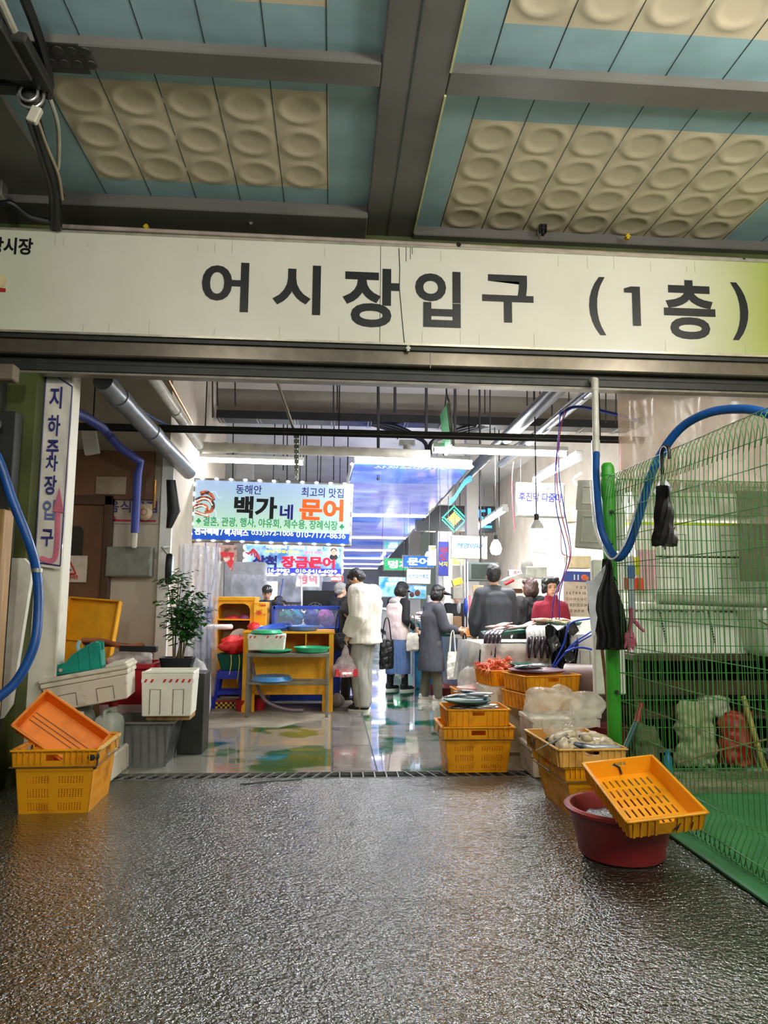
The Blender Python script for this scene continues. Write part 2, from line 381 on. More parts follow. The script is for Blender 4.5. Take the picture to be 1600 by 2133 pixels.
b=MB(); b.bb((-4.5,5.99,-.1),(5,60,0)); struct(b.build('floor_inner',M_fi,local=True))
M_slab=pm('grey_stone_slab',(150,142,136),.14,c2=(112,106,104),mixs=(.35,.6),scale=3,coat=.5)
b=MB(); y=6.0
while y<20: b.bb((.035,y,-.02),(.385,y+.98,.006)); y+=1.0
struct(b.build('floor_slabs',M_slab,bevel=.004,local=True))
b=MB(); b.bb((.02,6.0,.0),(.03,20,.002)); b.bb((.39,6,.0),(.4,20,.002)); struct(b.build('trim_3',M_seam,local=True))
M_bare=pm('bare_concrete_strip',(158,148,134),.45,c2=(122,116,104),mixs=(.35,.6),scale=4)
b=MB(); pl=[(-2.4,8.0),(-2.4,9.9),(0.02,9.9),(.02,8.55),(-.15,8.4),(-.35,8.25),(-.55,7.95),(-.9,8.0),(-1.3,7.9)]
b.prism(pl,(0,0,-.02),(1,0,0),(0,1,0),.024); struct(b.build('floor_patch',M_bare,local=True))
# drain: pit + grating
b=MB(); b.bb((-2.6,5.78,-.14),(2.6,6.0,-.12)); b.bb((-2.6,5.775,-.14),(2.6,5.785,-.003)); b.bb((-2.6,5.985,-.14),(2.6,5.995,-.003)); struct(b.build('floor_drain_channel',pm('wet_black_channel',(20,18,16),.3),local=True))
g=thing('drain_grating','long steel drain grating crossing the floor below the entrance sign','grating',(0,5.89,0))
b=MB(); b.bb((-2.6,-.105,-.03),(2.6,-.095,.004)); b.bb((-2.6,.085,-.03),(2.6,.095,.004)); b.build('frame',M_steel,g)
b=MB(); x=-1.75
while x<2.6: b.box((x,0,-.012),(.010,.19,.028),rot=(0,0,R(-22 if x<0 else (0 if x<.6 else 18)))); x+=.092
tag(b.build('grating_bars',M_steel,g),None,None)
b=MB(); b.bb((-1.75,-.02,-.02),(2.6,-.012,-.008)); b.bb((-1.75,.03,-.02),(2.6,.038,-.008)); b.build('cross_bars',M_dgrey,g)
b=MB()
for i,x in enumerate([-1.0,-.93,-.82,-.74,-.62,-.5]): pass
b.prism([(-.62,5.62),(-.5,5.66),(-.42,5.70),(-.3,5.715),(-.2,5.74),(-.21,5.765),(-.36,5.74),(-.44,5.735),(-.55,5.68),(-.66,5.64)],(0,0,.0),(1,0,0),(0,1,0),.003)
struct(b.build('floor_crack',M_dirt,local=True))
# left wall of the hall, door, plaster wall facing out
b=MB(); b.bb((-4.5,7.95,0),(-1.80,8.1,4.9)); b.bb((-1.92,8.1,0),(-1.80,12,4.9)); struct(b.build('wall_back_left',M_beige,local=True))
b=MB(); b.bb((-3.2,5.95,0),(-3.1,8,4.9)); struct(b.build('wall_left_inner',M_beige,local=True))
b=MB(); b.bb((-1.86,7.90,0),(-1.74,7.96,3.0)); struct(b.build('trim_4',M_wht,local=True))
M_brown=pm('brown_door_paint',(112,78,54),.55,var=.2,scale=2)
d=thing('door_1',None,None,(-2.86,7.93,0)); struct(d)
b=MB(); b.bb((-.42,-.05,0),(.42,.02,2.35)); b.build('door_leaf',M_brown,d,bevel=.006)
b=MB(); b.bb((-.5,-.08,0),(-.42,.02,2.45)); b.bb((.42,-.08,0),(.5,.02,2.45)); b.bb((-.5,-.08,2.35),(.5,.02,2.45)); b.build('door_frame',pm('dark_brown',(78,54,40),.5),d,bevel=.004)
b=MB(); b.prism([(-.07,0),(.07,0),(.07,.5)]+[(.07*math.cos(R(a)),.5+.07*math.sin(R(a))) for a in range(15,180,15)]+[(-.07,.5)],(.14,-.055,1.55),(1,0,0),(0,0,1),.01); b.build('door_window',M_dgrey,d)
b=MB(); b.bb((-3.4,7.88,2.42),(-1.95,7.95,2.95)); struct(b.build('wall_panel_dark',M_brown,local=True))
b=MB(); b.prism([(-2.95,2.3),(-2.55,2.1),(-2.48,2.35),(-2.6,2.75),(-2.9,2.8)],(0,7.87,0),(1,0,0),(0,0,1),.02)
# hall ceiling and beams
b=MB(); b.bb((-4.5,5.95,4.9),(5,60,5.0)); struct(b.build('ceiling_hall',M_concl,local=True))
b=MB(); b.bb((-4.5,11,4.2),(5,11.5,4.9)); struct(b.build('ceiling_beam_near',M_conc,local=True))
b=MB(); b.bb((-4.5,22,4.1),(5,22.5,4.9)); struct(b.build('ceiling_beam_far',M_concl,local=True))
b=MB(); b.bb((-4.5,5.95,4.55),(5,10.9,4.62)); struct(b.build('ceiling_soffit',pm('brown_grey_soffit',(196,188,178),.85,var=.08,scale=.8),local=True))
b=MB(); b.bb((-4.5,46,0),(5,46.2,5)); b.bb((-4.6,8,0),(-4.5,46,5)); struct(b.build('wall_far',M_concl,local=True))
# ================================================================= ENTRANCE SIGN
YS=5.48
def sp(px,py,Y=YS-.01): return P(px,py,Y=Y)
zt,zb=4.20,3.385
sg=thing('entrance_sign','long white entrance sign board with big black lettering above the market opening','sign',(0,YS,3.38))
M_sign=pm('white_sign_enamel',(226,222,206),.28,var=.03,scale=2,coat=.3)
def sign_mat():
    m=pm('white_sign_sheet',(224,220,204),.25,var=.03,scale=2,coat=.3); nt=m.node_tree; N=nt.nodes;L=nt.links; b=N['Principled BSDF']
    tc=N.new('ShaderNodeTexCoord'); sx=N.new('ShaderNodeSeparateXYZ'); L.new(tc.outputs['Object'],sx.inputs[0])
    # printed green-yellow fade at the right and faint green at the left of the artwork
    mr=N.new('ShaderNodeMapRange'); mr.inputs[1].default_value=2.75; mr.inputs[2].default_value=3.7; L.new(sx.outputs[0],mr.inputs[0])
    ml=N.new('ShaderNodeMapRange'); ml.inputs[1].default_value=-2.0; ml.inputs[2].default_value=-2.9; ml.inputs[3].default_value=0; ml.inputs[4].default_value=.5; L.new(sx.outputs[0],ml.inputs[0])
    src=b.inputs['Base Color'].links[0].from_socket
    m1=N.new('ShaderNodeMixRGB'); m1.inputs[2].default_value=S((150,164,20)); L.new(mr.outputs[0],m1.inputs[0]); L.new(src,m1.inputs[1])
    m2=N.new('ShaderNodeMixRGB'); m2.inputs[2].default_value=S((190,206,150)); L.new(ml.outputs[0],m2.inputs[0]); L.new(m1.outputs[0],m2.inputs[1])
    L.new(m2.outputs[0],b.inputs['Base Color']); return m
b=MB(); b.bb((-3.4,-.0,.005),(.345,.25,.82)); b.bb((.349,-.0,.005),(4.3,.25,.82)); b.build('panel',sign_mat(),sg,bevel=.003)
b=MB(); b.bb((-3.4,-.012,-.005),(4.3,.25,.012)); b.bb((-3.4,-.012,.812),(4.3,.25,.828)); b.build('frame',pm('aluminium_trim',(200,196,176),.3,metal=.6),sg)
M_ink=pm('black_vinyl',(24,24,26),.38,var=.05)
def glyph(ch,x0,y0,x1,y1,bold=.028,name='letter'):
    a=sp(x0,(y0+y1)/2); c=sp(x1,(y0+y1)/2); t=sp((x0+x1)/2,y0); d=sp((x0+x1)/2,y1)
    text(name,ch,M_ink,sg,a.x,c.x,d.z-3.38,t.z-3.38,y=-.002,bold=bold)
for a in [('어',420,545,518,648),('시',568,551,668,654),('장',714,558,832,681),('입',865,564,960,681),('구',1005,572,1112,671),('(',1228,576,1262,697),('층',1384,583,1491,706),(')',1525,588,1560,708)]: glyph(*a)
pts1=[(1303,601),(1303,592),(1318,587),(1339,587),(1339,677),(1321,677),(1321,601)]
b=MB(); o1=sp(1303,677); b.prism([((x-1303)/272,(677-y)/272) for x,y in pts1],(o1.x,-.005,o1.z-3.38),(1,0,0),(0,0,1),.003); b.build('letter',M_ink,sg)
glyph('중앙시장',-55,493,68,528,.03)
b=MB()  # crack and drip lines
b.tube([sp(831,517,YS-.002)-Vector((0,YS,3.38)),sp(833,560,YS-.002)-Vector((0,YS,3.38)),sp(832,600,YS-.002)-Vector((0,YS,3.38)),sp(840,690,YS-.002)-Vector((0,YS,3.38)),sp(843,718,YS-.002)-Vector((0,YS,3.38))],.0035,5)
for x,y0,y1 in ((846,515,545),(855,515,540),(859,515,530)): b.tube([sp(x,y0,YS-.001)-Vector((0,YS,3.38)),sp(x,y1,YS-.001)-Vector((0,YS,3.38))],.0025,4)
b.build('crack',pm('dark_green_stain',(20,50,26),.6),sg)
b=MB() # rust/dirt drips along panel
random.seed(3)
for i in range(26):
    x=random.uniform(-2.3,3.4); z=random.choice((0.02,.7)); l=random.uniform(.03,.12); b.bb((x,-.0015,z),(x+.003,.0,z+l))
b.build('dirt_streaks',pm('faint_dirt',(176,170,146),.6),sg)['kind']='stuff'
b=MB()  # small round drawing at the left edge (generic stand-in)
q=sp(-2,585)-Vector((0,YS,3.38)); b.lathe([(0,-.006),(.055,-.006),(.055,0)],(0,0,0),20)
for v in b.v: v.xyz=(v.x+q.x,v.z-.001,v.y+q.z)
b.build('emblem',pm('cream_ink',(226,206,160),.4),sg)
b=MB(); b.bb((q.x-.05,-.006,q.z-.085),(q.x+.05,0,q.z-.055)); b.build('emblem_base',pm('red_ink',(170,40,36),.4),sg)
for ch,x,y in (('',0,0),):
    pass
# clamps, conduit above the sign
b=MB(); b.tube([P(130,472,Y=5.6),P(700,500,Y=5.6),P(1600,545,Y=5.6)],.02,10); tag(b.build('conduit_pipe',pm('pinkish_conduit',(176,160,146),.5),smooth=True),'thin pale conduit pipe running along the top of the entrance sign','pipe')
for x,y,t,c in ((1131,478,'black cable clamp standing on the conduit above the sign right of centre',M_blk),(305,474,'small yellow tag above the left half of the entrance sign',pm('yellow_tag',(200,170,20),.5)),(1307,494,'yellow tag above the right half of the entrance sign',pm('yellow_tag',(200,170,20),.5)),(523,464,'small steel hook above the sign between 어 and 시',M_steel),(955,512,'dark cable clip on the sign top above the letter 입',M_blk),(1548,545,'dark cable clip on the sign top near its right end',M_blk),(850,727,'small metal latch below the crack of the entrance sign',M_steel)):
    p=P(x,y,Y=5.6 if y<560 else 5.46); b=MB(); h=.1 if 'clamp' in t else .045
    b.bb((p.x-.012,p.y-.02,p.z-h/2),(p.x+.012,p.y+.02,p.z+h/2)); b.bb((p.x-.02,p.y-.025,p.z-.008),(p.x+.02,p.y+.025,p.z+.008)); 
    if 'clamp' in t: b.bb((p.x-.03,p.y-.02,p.z-.03),(p.x-.02,p.y+.02,p.z+.06)); b.bb((p.x+.02,p.y-.02,p.z-.03),(p.x+.03,p.y+.02,p.z+.06))
    tag(b.build('cable_clip' if 'clip' in t or 'clamp' in t else ('tag' if 'tag' in t else 'hook'),c,bevel=.002),t,'clip' if 'cl' in t else ('tag' if 'tag' in t else 'hook'))
# shutter housing
sh=thing('shutter_housing','dark metal roller shutter housing running under the entrance sign','shutter',(0,5.6,3.1))
b=MB(); b.bb((-3.4,-.1,.12),(4.3,.3,.27)); b.build('cover',pm('warm_grey_metal',(116,108,94),.3,metal=.6,var=.1),sh,bevel=.01)
b=MB(); b.bb((-3.4,-.13,.235),(4.3,-.09,.262)); b.build('gutter',M_dgrey,sh)
b=MB(); b.tube([(-3.4,.02,.09),(4.3,.02,.09)],.045,14); b.bb((-3.4,-.02,.02),(4.3,.06,.07)); b.build('roller_tube',M_dgrey,sh,smooth=True)
b=MB(); b.bb((-3.4,.0,.0),(4.3,.10,.02)); b.bb((.75,-.105,.1),(.756,-.09,.27)); b.build('bottom_rail',M_steelp,sh)
# ---- left column (white wall end) with vertical banner
b=MB()
b.rings([[Vector((x,y,z)) for x,y in ((-2.42,5.80),(-2.10,5.80),(-2.10,5.98),(-2.42,5.98))] for z in (0,3.25)])
struct(b.build('wall_pillar_left',M_wallw,bevel=.01,local=True))
b=MB(); b.bb((-2.52,5.6,0),(-2.30,5.79,3.10)); struct(b.build('wall_post_olive',M_olive,local=True))
b=MB(); b.bb((-3.3,5.38,0),(-2.50,5.55,2.98)); b.bb((-2.50,5.44,0),(-2.37,5.56,2.75)); b.bb((-3.3,5.33,2.6),(-2.44,5.38,2.66)); tag(b.build('steel_door_frame',M_dgrey,bevel=.006),'tall dark steel door frame at the left edge beside the olive post','frame')
# banner
bn=thing('vertical_banner','narrow vertical white banner with blue Korean letters and a pink arrow on the left pillar','banner',(0,5.78,0))
def L3(px,py,Y,o): return P(px,py,Y=Y)-Vector(o)
o=(0,5.78,0)
c=[L3(97,762,5.76,o),L3(153,800,5.76,o),L3(127,1186,5.76,o),L3(72,1178,5.76,o)]
M_ban=pm('banner_vinyl',(226,218,206),.28,var=.04,coat=.3)
b=MB(); b.sheet(lambda u,v:(c[0]*(1-u)+c[1]*u)*(1-v)+(c[3]*(1-u)+c[2]*u)*v+Vector((0,.006*math.sin(v*22)*math.sin(u*5),0)),6,40); b.build('sheet',M_ban,bn,solid=.004)
M_navy=pm('navy_ink',(52,52,120),.3,coat=.3); M_pink=pm('pink_ink',(214,116,140),.3,coat=.3)
b=MB()
def inset(t,s): 
    q=(c[0]+c[1]+c[2]+c[3])/4; return q+(t-q)*s
fr=[inset(x,.965)+Vector((0,-.009,0)) for x in c]
for i in range(4): b.tube([fr[i],fr[(i+1)%4]],.005,4)
b.build('border',M_navy,bn)
for i,ch in enumerate('지하주차장입구'):
    y=[828,886,935,965,1010,1062,1120][i]; hh=[46,44,38,34,40,42,36][i]; xc=116-(y-828)*.062; 
    a=L3(xc-11,y-hh*.5,5.752,o); d=L3(xc+12,y+hh*.5,5.752,o)
    text('lettering',ch,[M_navy,M_navy,M_navy,M_navy,M_navy,pm('faded_ink',(110,120,170),.3),M_navy][i],bn,a.x,d.x,d.z,a.z,y=-.03,bold=.02)
b=MB(); pts=[L3(x,y,5.75,o) for x,y in ((84,1162),(106,1168),(117,1150),(121,1062))]
b.tube(spl(pts,5),.020,8)
for v in b.v: v.y=pts[0].y+(v.y-pts[0].y)*.12
q=[L3(x,y,5.745,o) for x,y in ((110,1065),(124,1015),(133,1068))]; b.prism([(p.x,p.z) for p in q],(0,q[0].y,0),(1,0,0),(0,0,1),.003)
b.build('arrow',M_pink,bn)
# small plastic thing at top left of column
b=MB(); p=P(18,770,Y=5.3); b.bb((p.x-.12,5.25,p.z-.09),(p.x+.06,5.35,p.z+.03)); tag(b.build('cable_box',pm('brownish_box',(110,98,80),.6),bevel=.01),'small brown junction box under the shutter housing at the left edge','box')
# wooden cabinet far left
cb=thing('wooden_cabinet','worn light wooden cabinet door with a metal knob at the left edge','cabinet',(-2.40,5.20,0))
M_wood=pm('worn_wood',(168,130,78),.6,var=.25,scale=3,stretch=(6,6,.6),bump=.1)
b=MB(); b.bb((-.6,-.08,0),(.135,.08,1.98)); b.build('body',M_wood,cb,bevel=.008)
b=MB(); b.bb((-.58,-.10,.05),(.10,-.08,1.94)); b.build('door',M_wood,cb,bevel=.006)
b=MB(); b.cyl((.03,-.10,1.50),(.03,-.13,1.50),.012); b.ell((.03,-.14,1.50),.022); b.tube([(.03,-.14,1.5),(.09,-.14,1.49)],.008,8); b.build('knob',M_steel,cb,smooth=True)
# white insulated panel behind the hose
b=MB(); b.rings([[Vector((x,y,z)) for x,y in ((-2.40,5.54),(-2.36+dx,5.52),(-2.36+dx,5.57),(-2.40,5.57))] for z,dx in ((.5,.0),(.6,.06),(1.5,.14),(1.6,.14),(1.66,.08))])
tag(b.build('foam_board',M_foam,smooth=True),'white foam board leaning between olive post and white pillar behind the hose','board')
# ---- thick blue hose left
hs=[P(x,y,Y=Y) for x,y,Y in ((-60,900,4.9),(-10,945,4.95),(25,1040,5.0),(60,1130,5.05),(76,1190,5.1),(80,1260,5.1),(72,1340,5.05),(40,1410,5.0),(0,1450,4.95),(-50,1480,4.9))]
hz=thing('water_hose','thick blue water hose curving down over the left pillar','hose',hs[4]-Vector((0,0,1)))
b=MB(); b.tube([p-hz.location for p in spl(hs,8)],.031,14); b.build('hose',M_blue,hz,smooth=True)
p=P(77,1188,Y=5.1)-hz.location; b=MB(); b.tube([p+Vector((0,0,-.014)),p+Vector((0,0,.014))],.036,16); b.build('clamp',M_steel,hz,smooth=True)
# ---- cables upper left of ceiling
b=MB(); b.tube(spl([P(-30,-60,Z=4.34),P(0,0,Z=4.36),P(42,90,Z=4.38),P(85,165,Z=4.38)],6),.022,8)
b.tube(spl([P(100,195,Z=4.38),P(120,260,Z=4.36),P(122,330,Z=4.33),P(120,352,Z=4.32)],6),.014,8)
tag(b.build('white_cable',pm('ivory_cable',(190,186,170),.5),smooth=True),'ivory cable running down from the ceiling corner at the top left','cable')
b=MB(); b.tube(spl([P(40,-30,Z=4.40),P(75,60,Z=4.40),P(100,150,Z=4.40),P(100,200,Z=4.38)],6),.028,8); b.tube(spl([P(72,240,Z=4.36),P(95,320,Z=4.34),P(115,390,Z=4.32),P(120,475,Y=5.45)],6),.033,8)
b.tube(spl([P(60,250,Z=4.34),P(90,340,Z=4.32),P(106,400,Z=4.30),P(110,475,Y=5.45)],6),.02,8); b.tube(spl([P(0,424,Y=5.2),P(25,424,Y=5.2),P(60,450,Y=5.3),P(110,462,Y=5.4)],6),.022,8)
tag(b.build('black_cable_bundle',M_blk,smooth=True),'bundle of black cables hanging down to the left end of the sign','cable')
b=MB(); b.tube(spl([P(80,255,Z=4.30),P(100,310,Z=4.29),P(122,365,Z=4.28),P(130,415,Z=4.26)],6),.010,8); tag(b.build('thin_cable',pm('beige_cable',(186,166,140),.5),smooth=True),'thin beige cable strapped to the black cable bundle','cable')
fl=thing('spotlight','small round chromed spotlight on a white arm in the upper left corner','lamp',P(64,200,Z=4.31))
b=MB()
for r,z in ((.075,0),(.052,.03)):
    b.tube([(math.cos(t*math.pi/10)*r,-z,math.sin(t*math.pi/10)*r) for t in range(20)],.009,8,closed=True)
b.build('ring',M_steel,fl,smooth=True)
b=MB(); b.ell((0,.03,0),(.07,.05,.07)); b.build('lamp_head',M_dgrey,fl,smooth=True)
b=MB(); b.box((.03,.0,-.12),(.06,.04,.10),rot=(0,R(20),0)); b.build('bracket',pm('ivory_bracket',(196,190,170),.5),fl,bevel=.006)
b=MB(); b.box(P(-60,90,Z=4.36),(.5,.4,.12)); b.box(P(20,120,Z=4.37),(.35,.4,.06),rot=(0,R(10),0)); b.box(P(10,175,Z=4.38),(.45,.1,.08)); tag(b.build('steel_bracket',M_dgrey,bevel=.01),'dark steel bracket against the ceiling in the top left corner','bracket')
b=MB(); p=P(3,398,Y=5.2); b.box(p,(.05,.1,.12)); tag(b.build('junction_box',M_steel,bevel=.006),'small grey junction box at the left edge above the sign','box')
# ================================================================= PIPES AND RAILS in the hall
def pipe(name,pts,r,mat,label,n=14,cat='pipe',collars=()):
    b=MB(); b.tube(pts,r,n)
    for c0,c1 in collars: b.tube([c0,c1],r*1.1,n)
    return tag(b.build(name,mat,smooth=True),label,cat)
V=Vector
M_pipeg=pm('grey_pipe',(128,132,140),.35,metal=.3,var=.15); M_ipipe=pm('ivory_pipe',(206,202,190),.4,coat=.3)
pipe('drain_pipe',[V((-1.92,5.96,3.16)),V((-1.70,7.9,2.86)),V((-1.655,8.3,2.80))],.085,M_pipeg,'thick grey drain pipe running back under the hall ceiling at the left',18,collars=[(V((-1.885,6.27,3.112)),V((-1.868,6.42,3.089))),(V((-1.795,7.06,2.99)),V((-1.778,7.21,2.967)))])
pipe('ceiling_pipe',[V((-1.6,5.7,3.33)),V((-1.6,8.55,3.17))],.055,M_ipipe,'ivory pipe running back beside the thick grey drain pipe',16,collars=[(V((-1.6,7.2,3.24)),V((-1.6,7.3,3.235)))])
pipe('cross_pipe',[V((-1.65,8.75,3.20)),V((-1.5,8.8,3.20)),V((1.2,8.8,3.17))],.06,M_ipipe,'ivory pipe crossing the hall above the lit stall sign',16,collars=[(V((-1.35,8.8,3.2)),V((-1.30,8.8,3.2))),(V((.1,8.8,3.185)),V((.15,8.8,3.185)))])
pipe('brass_pipe',[P(332,757,Y=6.6),P(400,880,Y=8.4)],.016,pm('brass_pipe',(186,130,50),.35,metal=.5),'thin golden pipe beside the ivory ceiling pipe')
pipe('blue_cable',spl([P(218,752,Y=6.2),P(262,820,Y=6.6),P(310,865,Y=7.2),P(370,895,Y=7.8)],6),.012,M_blue,'thin blue tube sagging between the two large ceiling pipes',cat='tube')
pipe('blue_duct',spl([P(128,852,Y=5.97),P(165,862,Y=6.5),P(205,885,Y=7.0),P(216,894,Y=7.2)],4),.045,pm('blue_wrap',(52,66,150),.5,bump=.3),'blue wrapped pipe emerging behind the vertical banner')
pipe('blue_duct',[P(215,893,Y=7.2),P(250,932,Y=7.4),P(293,962,Y=7.6),P(287,990,Y=7.6),P(281,1110,Y=7.6)],.042,pm('blue_wrap',(52,66,150),.5),'blue wrapped pipe bending down over the plaster wall',collars=[(P(228,908,Y=7.27),P(232,912,Y=7.29))])
pipe('pipe_stub',[P(281,1108,Y=7.6),P(279,1136,Y=7.62),P(280,1138,Y=7.95)],.03,M_ipipe,'pale pipe stub at the foot of the blue wrapped pipe')
rl=thing('ceiling_rail','long steel angle rail hung across the hall below the pipes','rail',(0,7.5,3.12))
b=MB(); b.bb((-2.7,0,-.005),(3.4,.05,.04)); b.bb((-2.7,.05,-.03),(3.4,.055,.04)); b.build('rail',M_dgrey,rl)
b=MB(); 
for x in (-2.5,-1.35,0.05,1.45,2.9): b.bb((x-.006,.02,.04),(x+.006,.032,1.43))
b.build('hanger_rods',M_dgrey,rl)
# cable tray under the near beam
ct=thing('cable_tray','long black cable tray hanging across the hall under the concrete beam','cable tray',(0,10.7,4.0))
b=MB(); b.bb((-1.74,-.15,0),(4.6,.15,.03)); b.bb((-1.74,-.16,0),(4.6,-.14,.12)); b.bb((-1.74,.14,0),(4.6,.16,.12)); b.build('tray',M_blk,ct)
b=MB()
x=-1.7
while x<4.4: b.bb((x,-.17,-.02),(x+.02,.17,.0)); b.bb((x+.05,-.17,-.02),(x+.06,.17,.0)); x+=.55
b.build('cross_bars',M_steel,ct)
b=MB()
for i in range(3): b.tube(spl([V((.2+i*.1,0,.05)),V((.9,-.02,-.02-.04*i)),V((1.35,-.05,-.25)),V((1.4,-.1,-.5))],6),.03,8)
for i in range(3): b.tube(spl([V((2.6-i*.1,0,.05)),V((2.0,-.02,-.02-.04*i)),V((1.5,-.05,-.25)),V((1.45,-.1,-.5))],6),.03,8)
b.build('cables',M_blk,ct,smooth=True)
# threaded rods from the ceiling, each its own thing sharing a group
M_rod=pm('dark_rod',(38,36,36),.5)
rods=[(443,765,870),(453,765,845),(490,768,845),(695,770,860),(703,770,855),(788,780,1000),(823,775,860),(888,780,905),(948,780,905),(1010,780,865),(1021,785,915),(1098,785,845),(1112,785,870),(1125,785,850),(1150,785,870),(1185,785,865),(1262,790,880),(1283,790,880),
 (434,880,930),(455,885,935),(485,880,1000),(572,890,945),(590,885,980),(598,885,1000),(632,900,960),(638,900,1010),(695,915,1000),(970,905,1000),(1040,905,1100),(828,895,915)]
for i,(x,y0,y1) in enumerate(rods):
    far=y0>870; Y=13 if far else 10.2; a=P(x,y0,Y=Y); c_=P(x,y1,Y=Y)
    top=4.88 if far else 4.58
    b=MB(); th=.022 if (x in(788,823,948,888)) else .011
    b.cyl((a.x,Y,top),(c_.x,Y,c_.z),th,n=6)
    tag(b.build('hanger_rod',M_rod),'thin dark threaded rod hanging from the far hall ceiling behind the cable tray' if far else 'thin dark threaded rod hanging from the near hall ceiling before the cable tray','rod','ceiling rods behind the tray' if far else 'ceiling rods before the tray')
pipe('steel_strut',[P(567,765,Y=7.0),P(614,900,Y=7.6)],.016,M_steelp,'slanting steel strut from the shutter down to the hall rail')
# perforated strap holding sign
b=MB(); a=P(618,905,Y=7.6); c_=P(618,1000,Y=7.7)
for i in range(9):
    t=i/9; b.box(a*(1-t)+c_*t-V((0,0,.02)),(.06-.002*i,.02,.045)); 
b.tube([a,c_],.014,6); tag(b.build('hanging_strap',M_steel,bevel=.003),'pale perforated metal strap hanging from the rail before the large stall sign','strap')
# right pipes
pipe('black_pipe',[V((2.0,5.9,3.28)),V((2.0,10.5,3.22))],.075,pm('dark_pipe',(60,62,66),.4,metal=.4),'thick dark pipe running back under the ceiling right of centre',16)
pipe('silver_pipe',[V((2.27,5.7,3.24)),V((2.27,9.5,3.2))],.05,pm('silver_pipe',(190,192,196),.2,metal=.7),'shiny silver pipe running back under the ceiling at the right',16)
pipe('thin_pipe',[P(1165,870,Y=7.2),P(1070,930,Y=9.2)],.018,M_steel,'thin metal pipe parallel below the silver pipe')
pv=thing('riser_pipe','ivory plastic riser pipe with an elbow hanging down to the blue hose','pipe',P(1240,950,Y=5.5))
q=pv.location; b=MB(); b.tube([p-q for p in spl([P(1232,800,Y=5.75),P(1228,795,Y=5.65),P(1239,792,Y=5.52),P(1240,806,Y=5.5)],4)]+[P(1242,950,Y=5.5)-q],.026,14); b.build('pipe',M_ipipe,pv,smooth=True)
b=MB(); b.tube([P(1241,918,Y=5.5)-q,P(1242,952,Y=5.5)-q],.033,14); b.tube([P(1239,790,Y=5.52)-q,P(1240,815,Y=5.5)-q],.03,14); b.build('coupling',M_ipipe,pv,smooth=True)
h=[P(x,y,Y=Y) for x,y,Y in ((1242,940,5.5),(1242,1000,5.4),(1250,1090,5.2),(1268,1140,5.1),(1287,1162,5.0),(1308,1140,4.95),(1330,1080,4.9),(1360,980,4.75),(1410,900,4.6),(1470,862,4.4),(1540,852,4.2),(1600,862,4.05),(1700,900,3.9))]
b=MB(); b.tube(spl(h,8),.029,14); tag(b.build('water_hose',M_blue,smooth=True),'thick blue water hose looping from the riser pipe up over the green fence','hose')
pipe('white_tube',spl([p+V((-.045,-.0,-.01)) for p in h[1:8]],6),.007,M_wht,'thin white tube following the looping blue hose',8,cat='tube')
pipe('blue_rope',spl([P(1165,865,Y=6.3),P(1195,848,Y=6.3),P(1240,853,Y=6.3),P(1330,875,Y=6.3)],6),.014,pm('blue_cord',(30,60,180),.5),'flat blue cord stretched from the silver pipe to the right',8,cat='cord')
def ribbons():
    M_rr=pm('red_ribbon',(206,40,70),.5); M_rb=pm('blue_ribbon',(30,50,190),.5)
    pts=[(1168,855),(1160,900),(1158,980),(1163,1060),(1178,1150),(1170,1200),(1158,1240),(1152,1290)]
    for i,(dx,m) in enumerate(((0,M_rb),(5,M_rr),(9,M_rb))):
        b=MB(); b.tube(spl([P(x+dx+(4*math.sin(j*1.7+i)),y,Y=6.2+.02*i) for j,(x,y) in enumerate(pts)],6),.010,8,flat=.4)
        tag(b.build('ribbon',m,smooth=True),'%s plastic ribbon hanging from the silver pipe, %s of the bundle of three'%(('blue','leftmost'),('red','middle one'),('blue','rightmost'))[i],'ribbon')
ribbons()
M_pnk=pm('pink_tape',(226,110,126),.5)
for i,(pts,t) in enumerate((( [(1070,962),(1067,1000),(1068,1050),(1073,1105)],'long pink tape strip hanging left of the white menu sign'),([(1293,916),(1292,950),(1294,985)],'pink tape strip hanging above the green fence post'),([(1168,1105),(1170,1150),(1185,1160),(1178,1175)],'crumpled red ribbon knot hanging beside the light bulb'))):
    b=MB(); b.tube(spl([P(x,y,Y=(8.0,7.5,6.22)[i]) for x,y in pts],5),.022 if i==0 else .016,6,flat=.15); tag(b.build('tape_strip',M_pnk),t,'tape')
b=MB(); b.tube(spl([P(1245,1040,Y=8),P(1250,1070,Y=8.02),P(1243,1100,Y=8)],5),.02,6)
# unseen lamp holders added above the forecourt point lights
for i,(x,y,z) in enumerate(((1.7,1.7,3.95),(-1.4,1.1,3.95),(3.5,2.4,3.9))):
    b=MB(); b.cyl((x,y,z+.14),(x,y,z+.2),.03,n=12); b.cyl((x,y,z+.2),(x,y,4.5),.006,n=6); tag(b.build('lamp_holder',M_wht),['white lamp holder on a cord above the forecourt at the right','white lamp holder on a cord above the forecourt at the left','white lamp holder on a cord beside the fence'][i],'lamp')
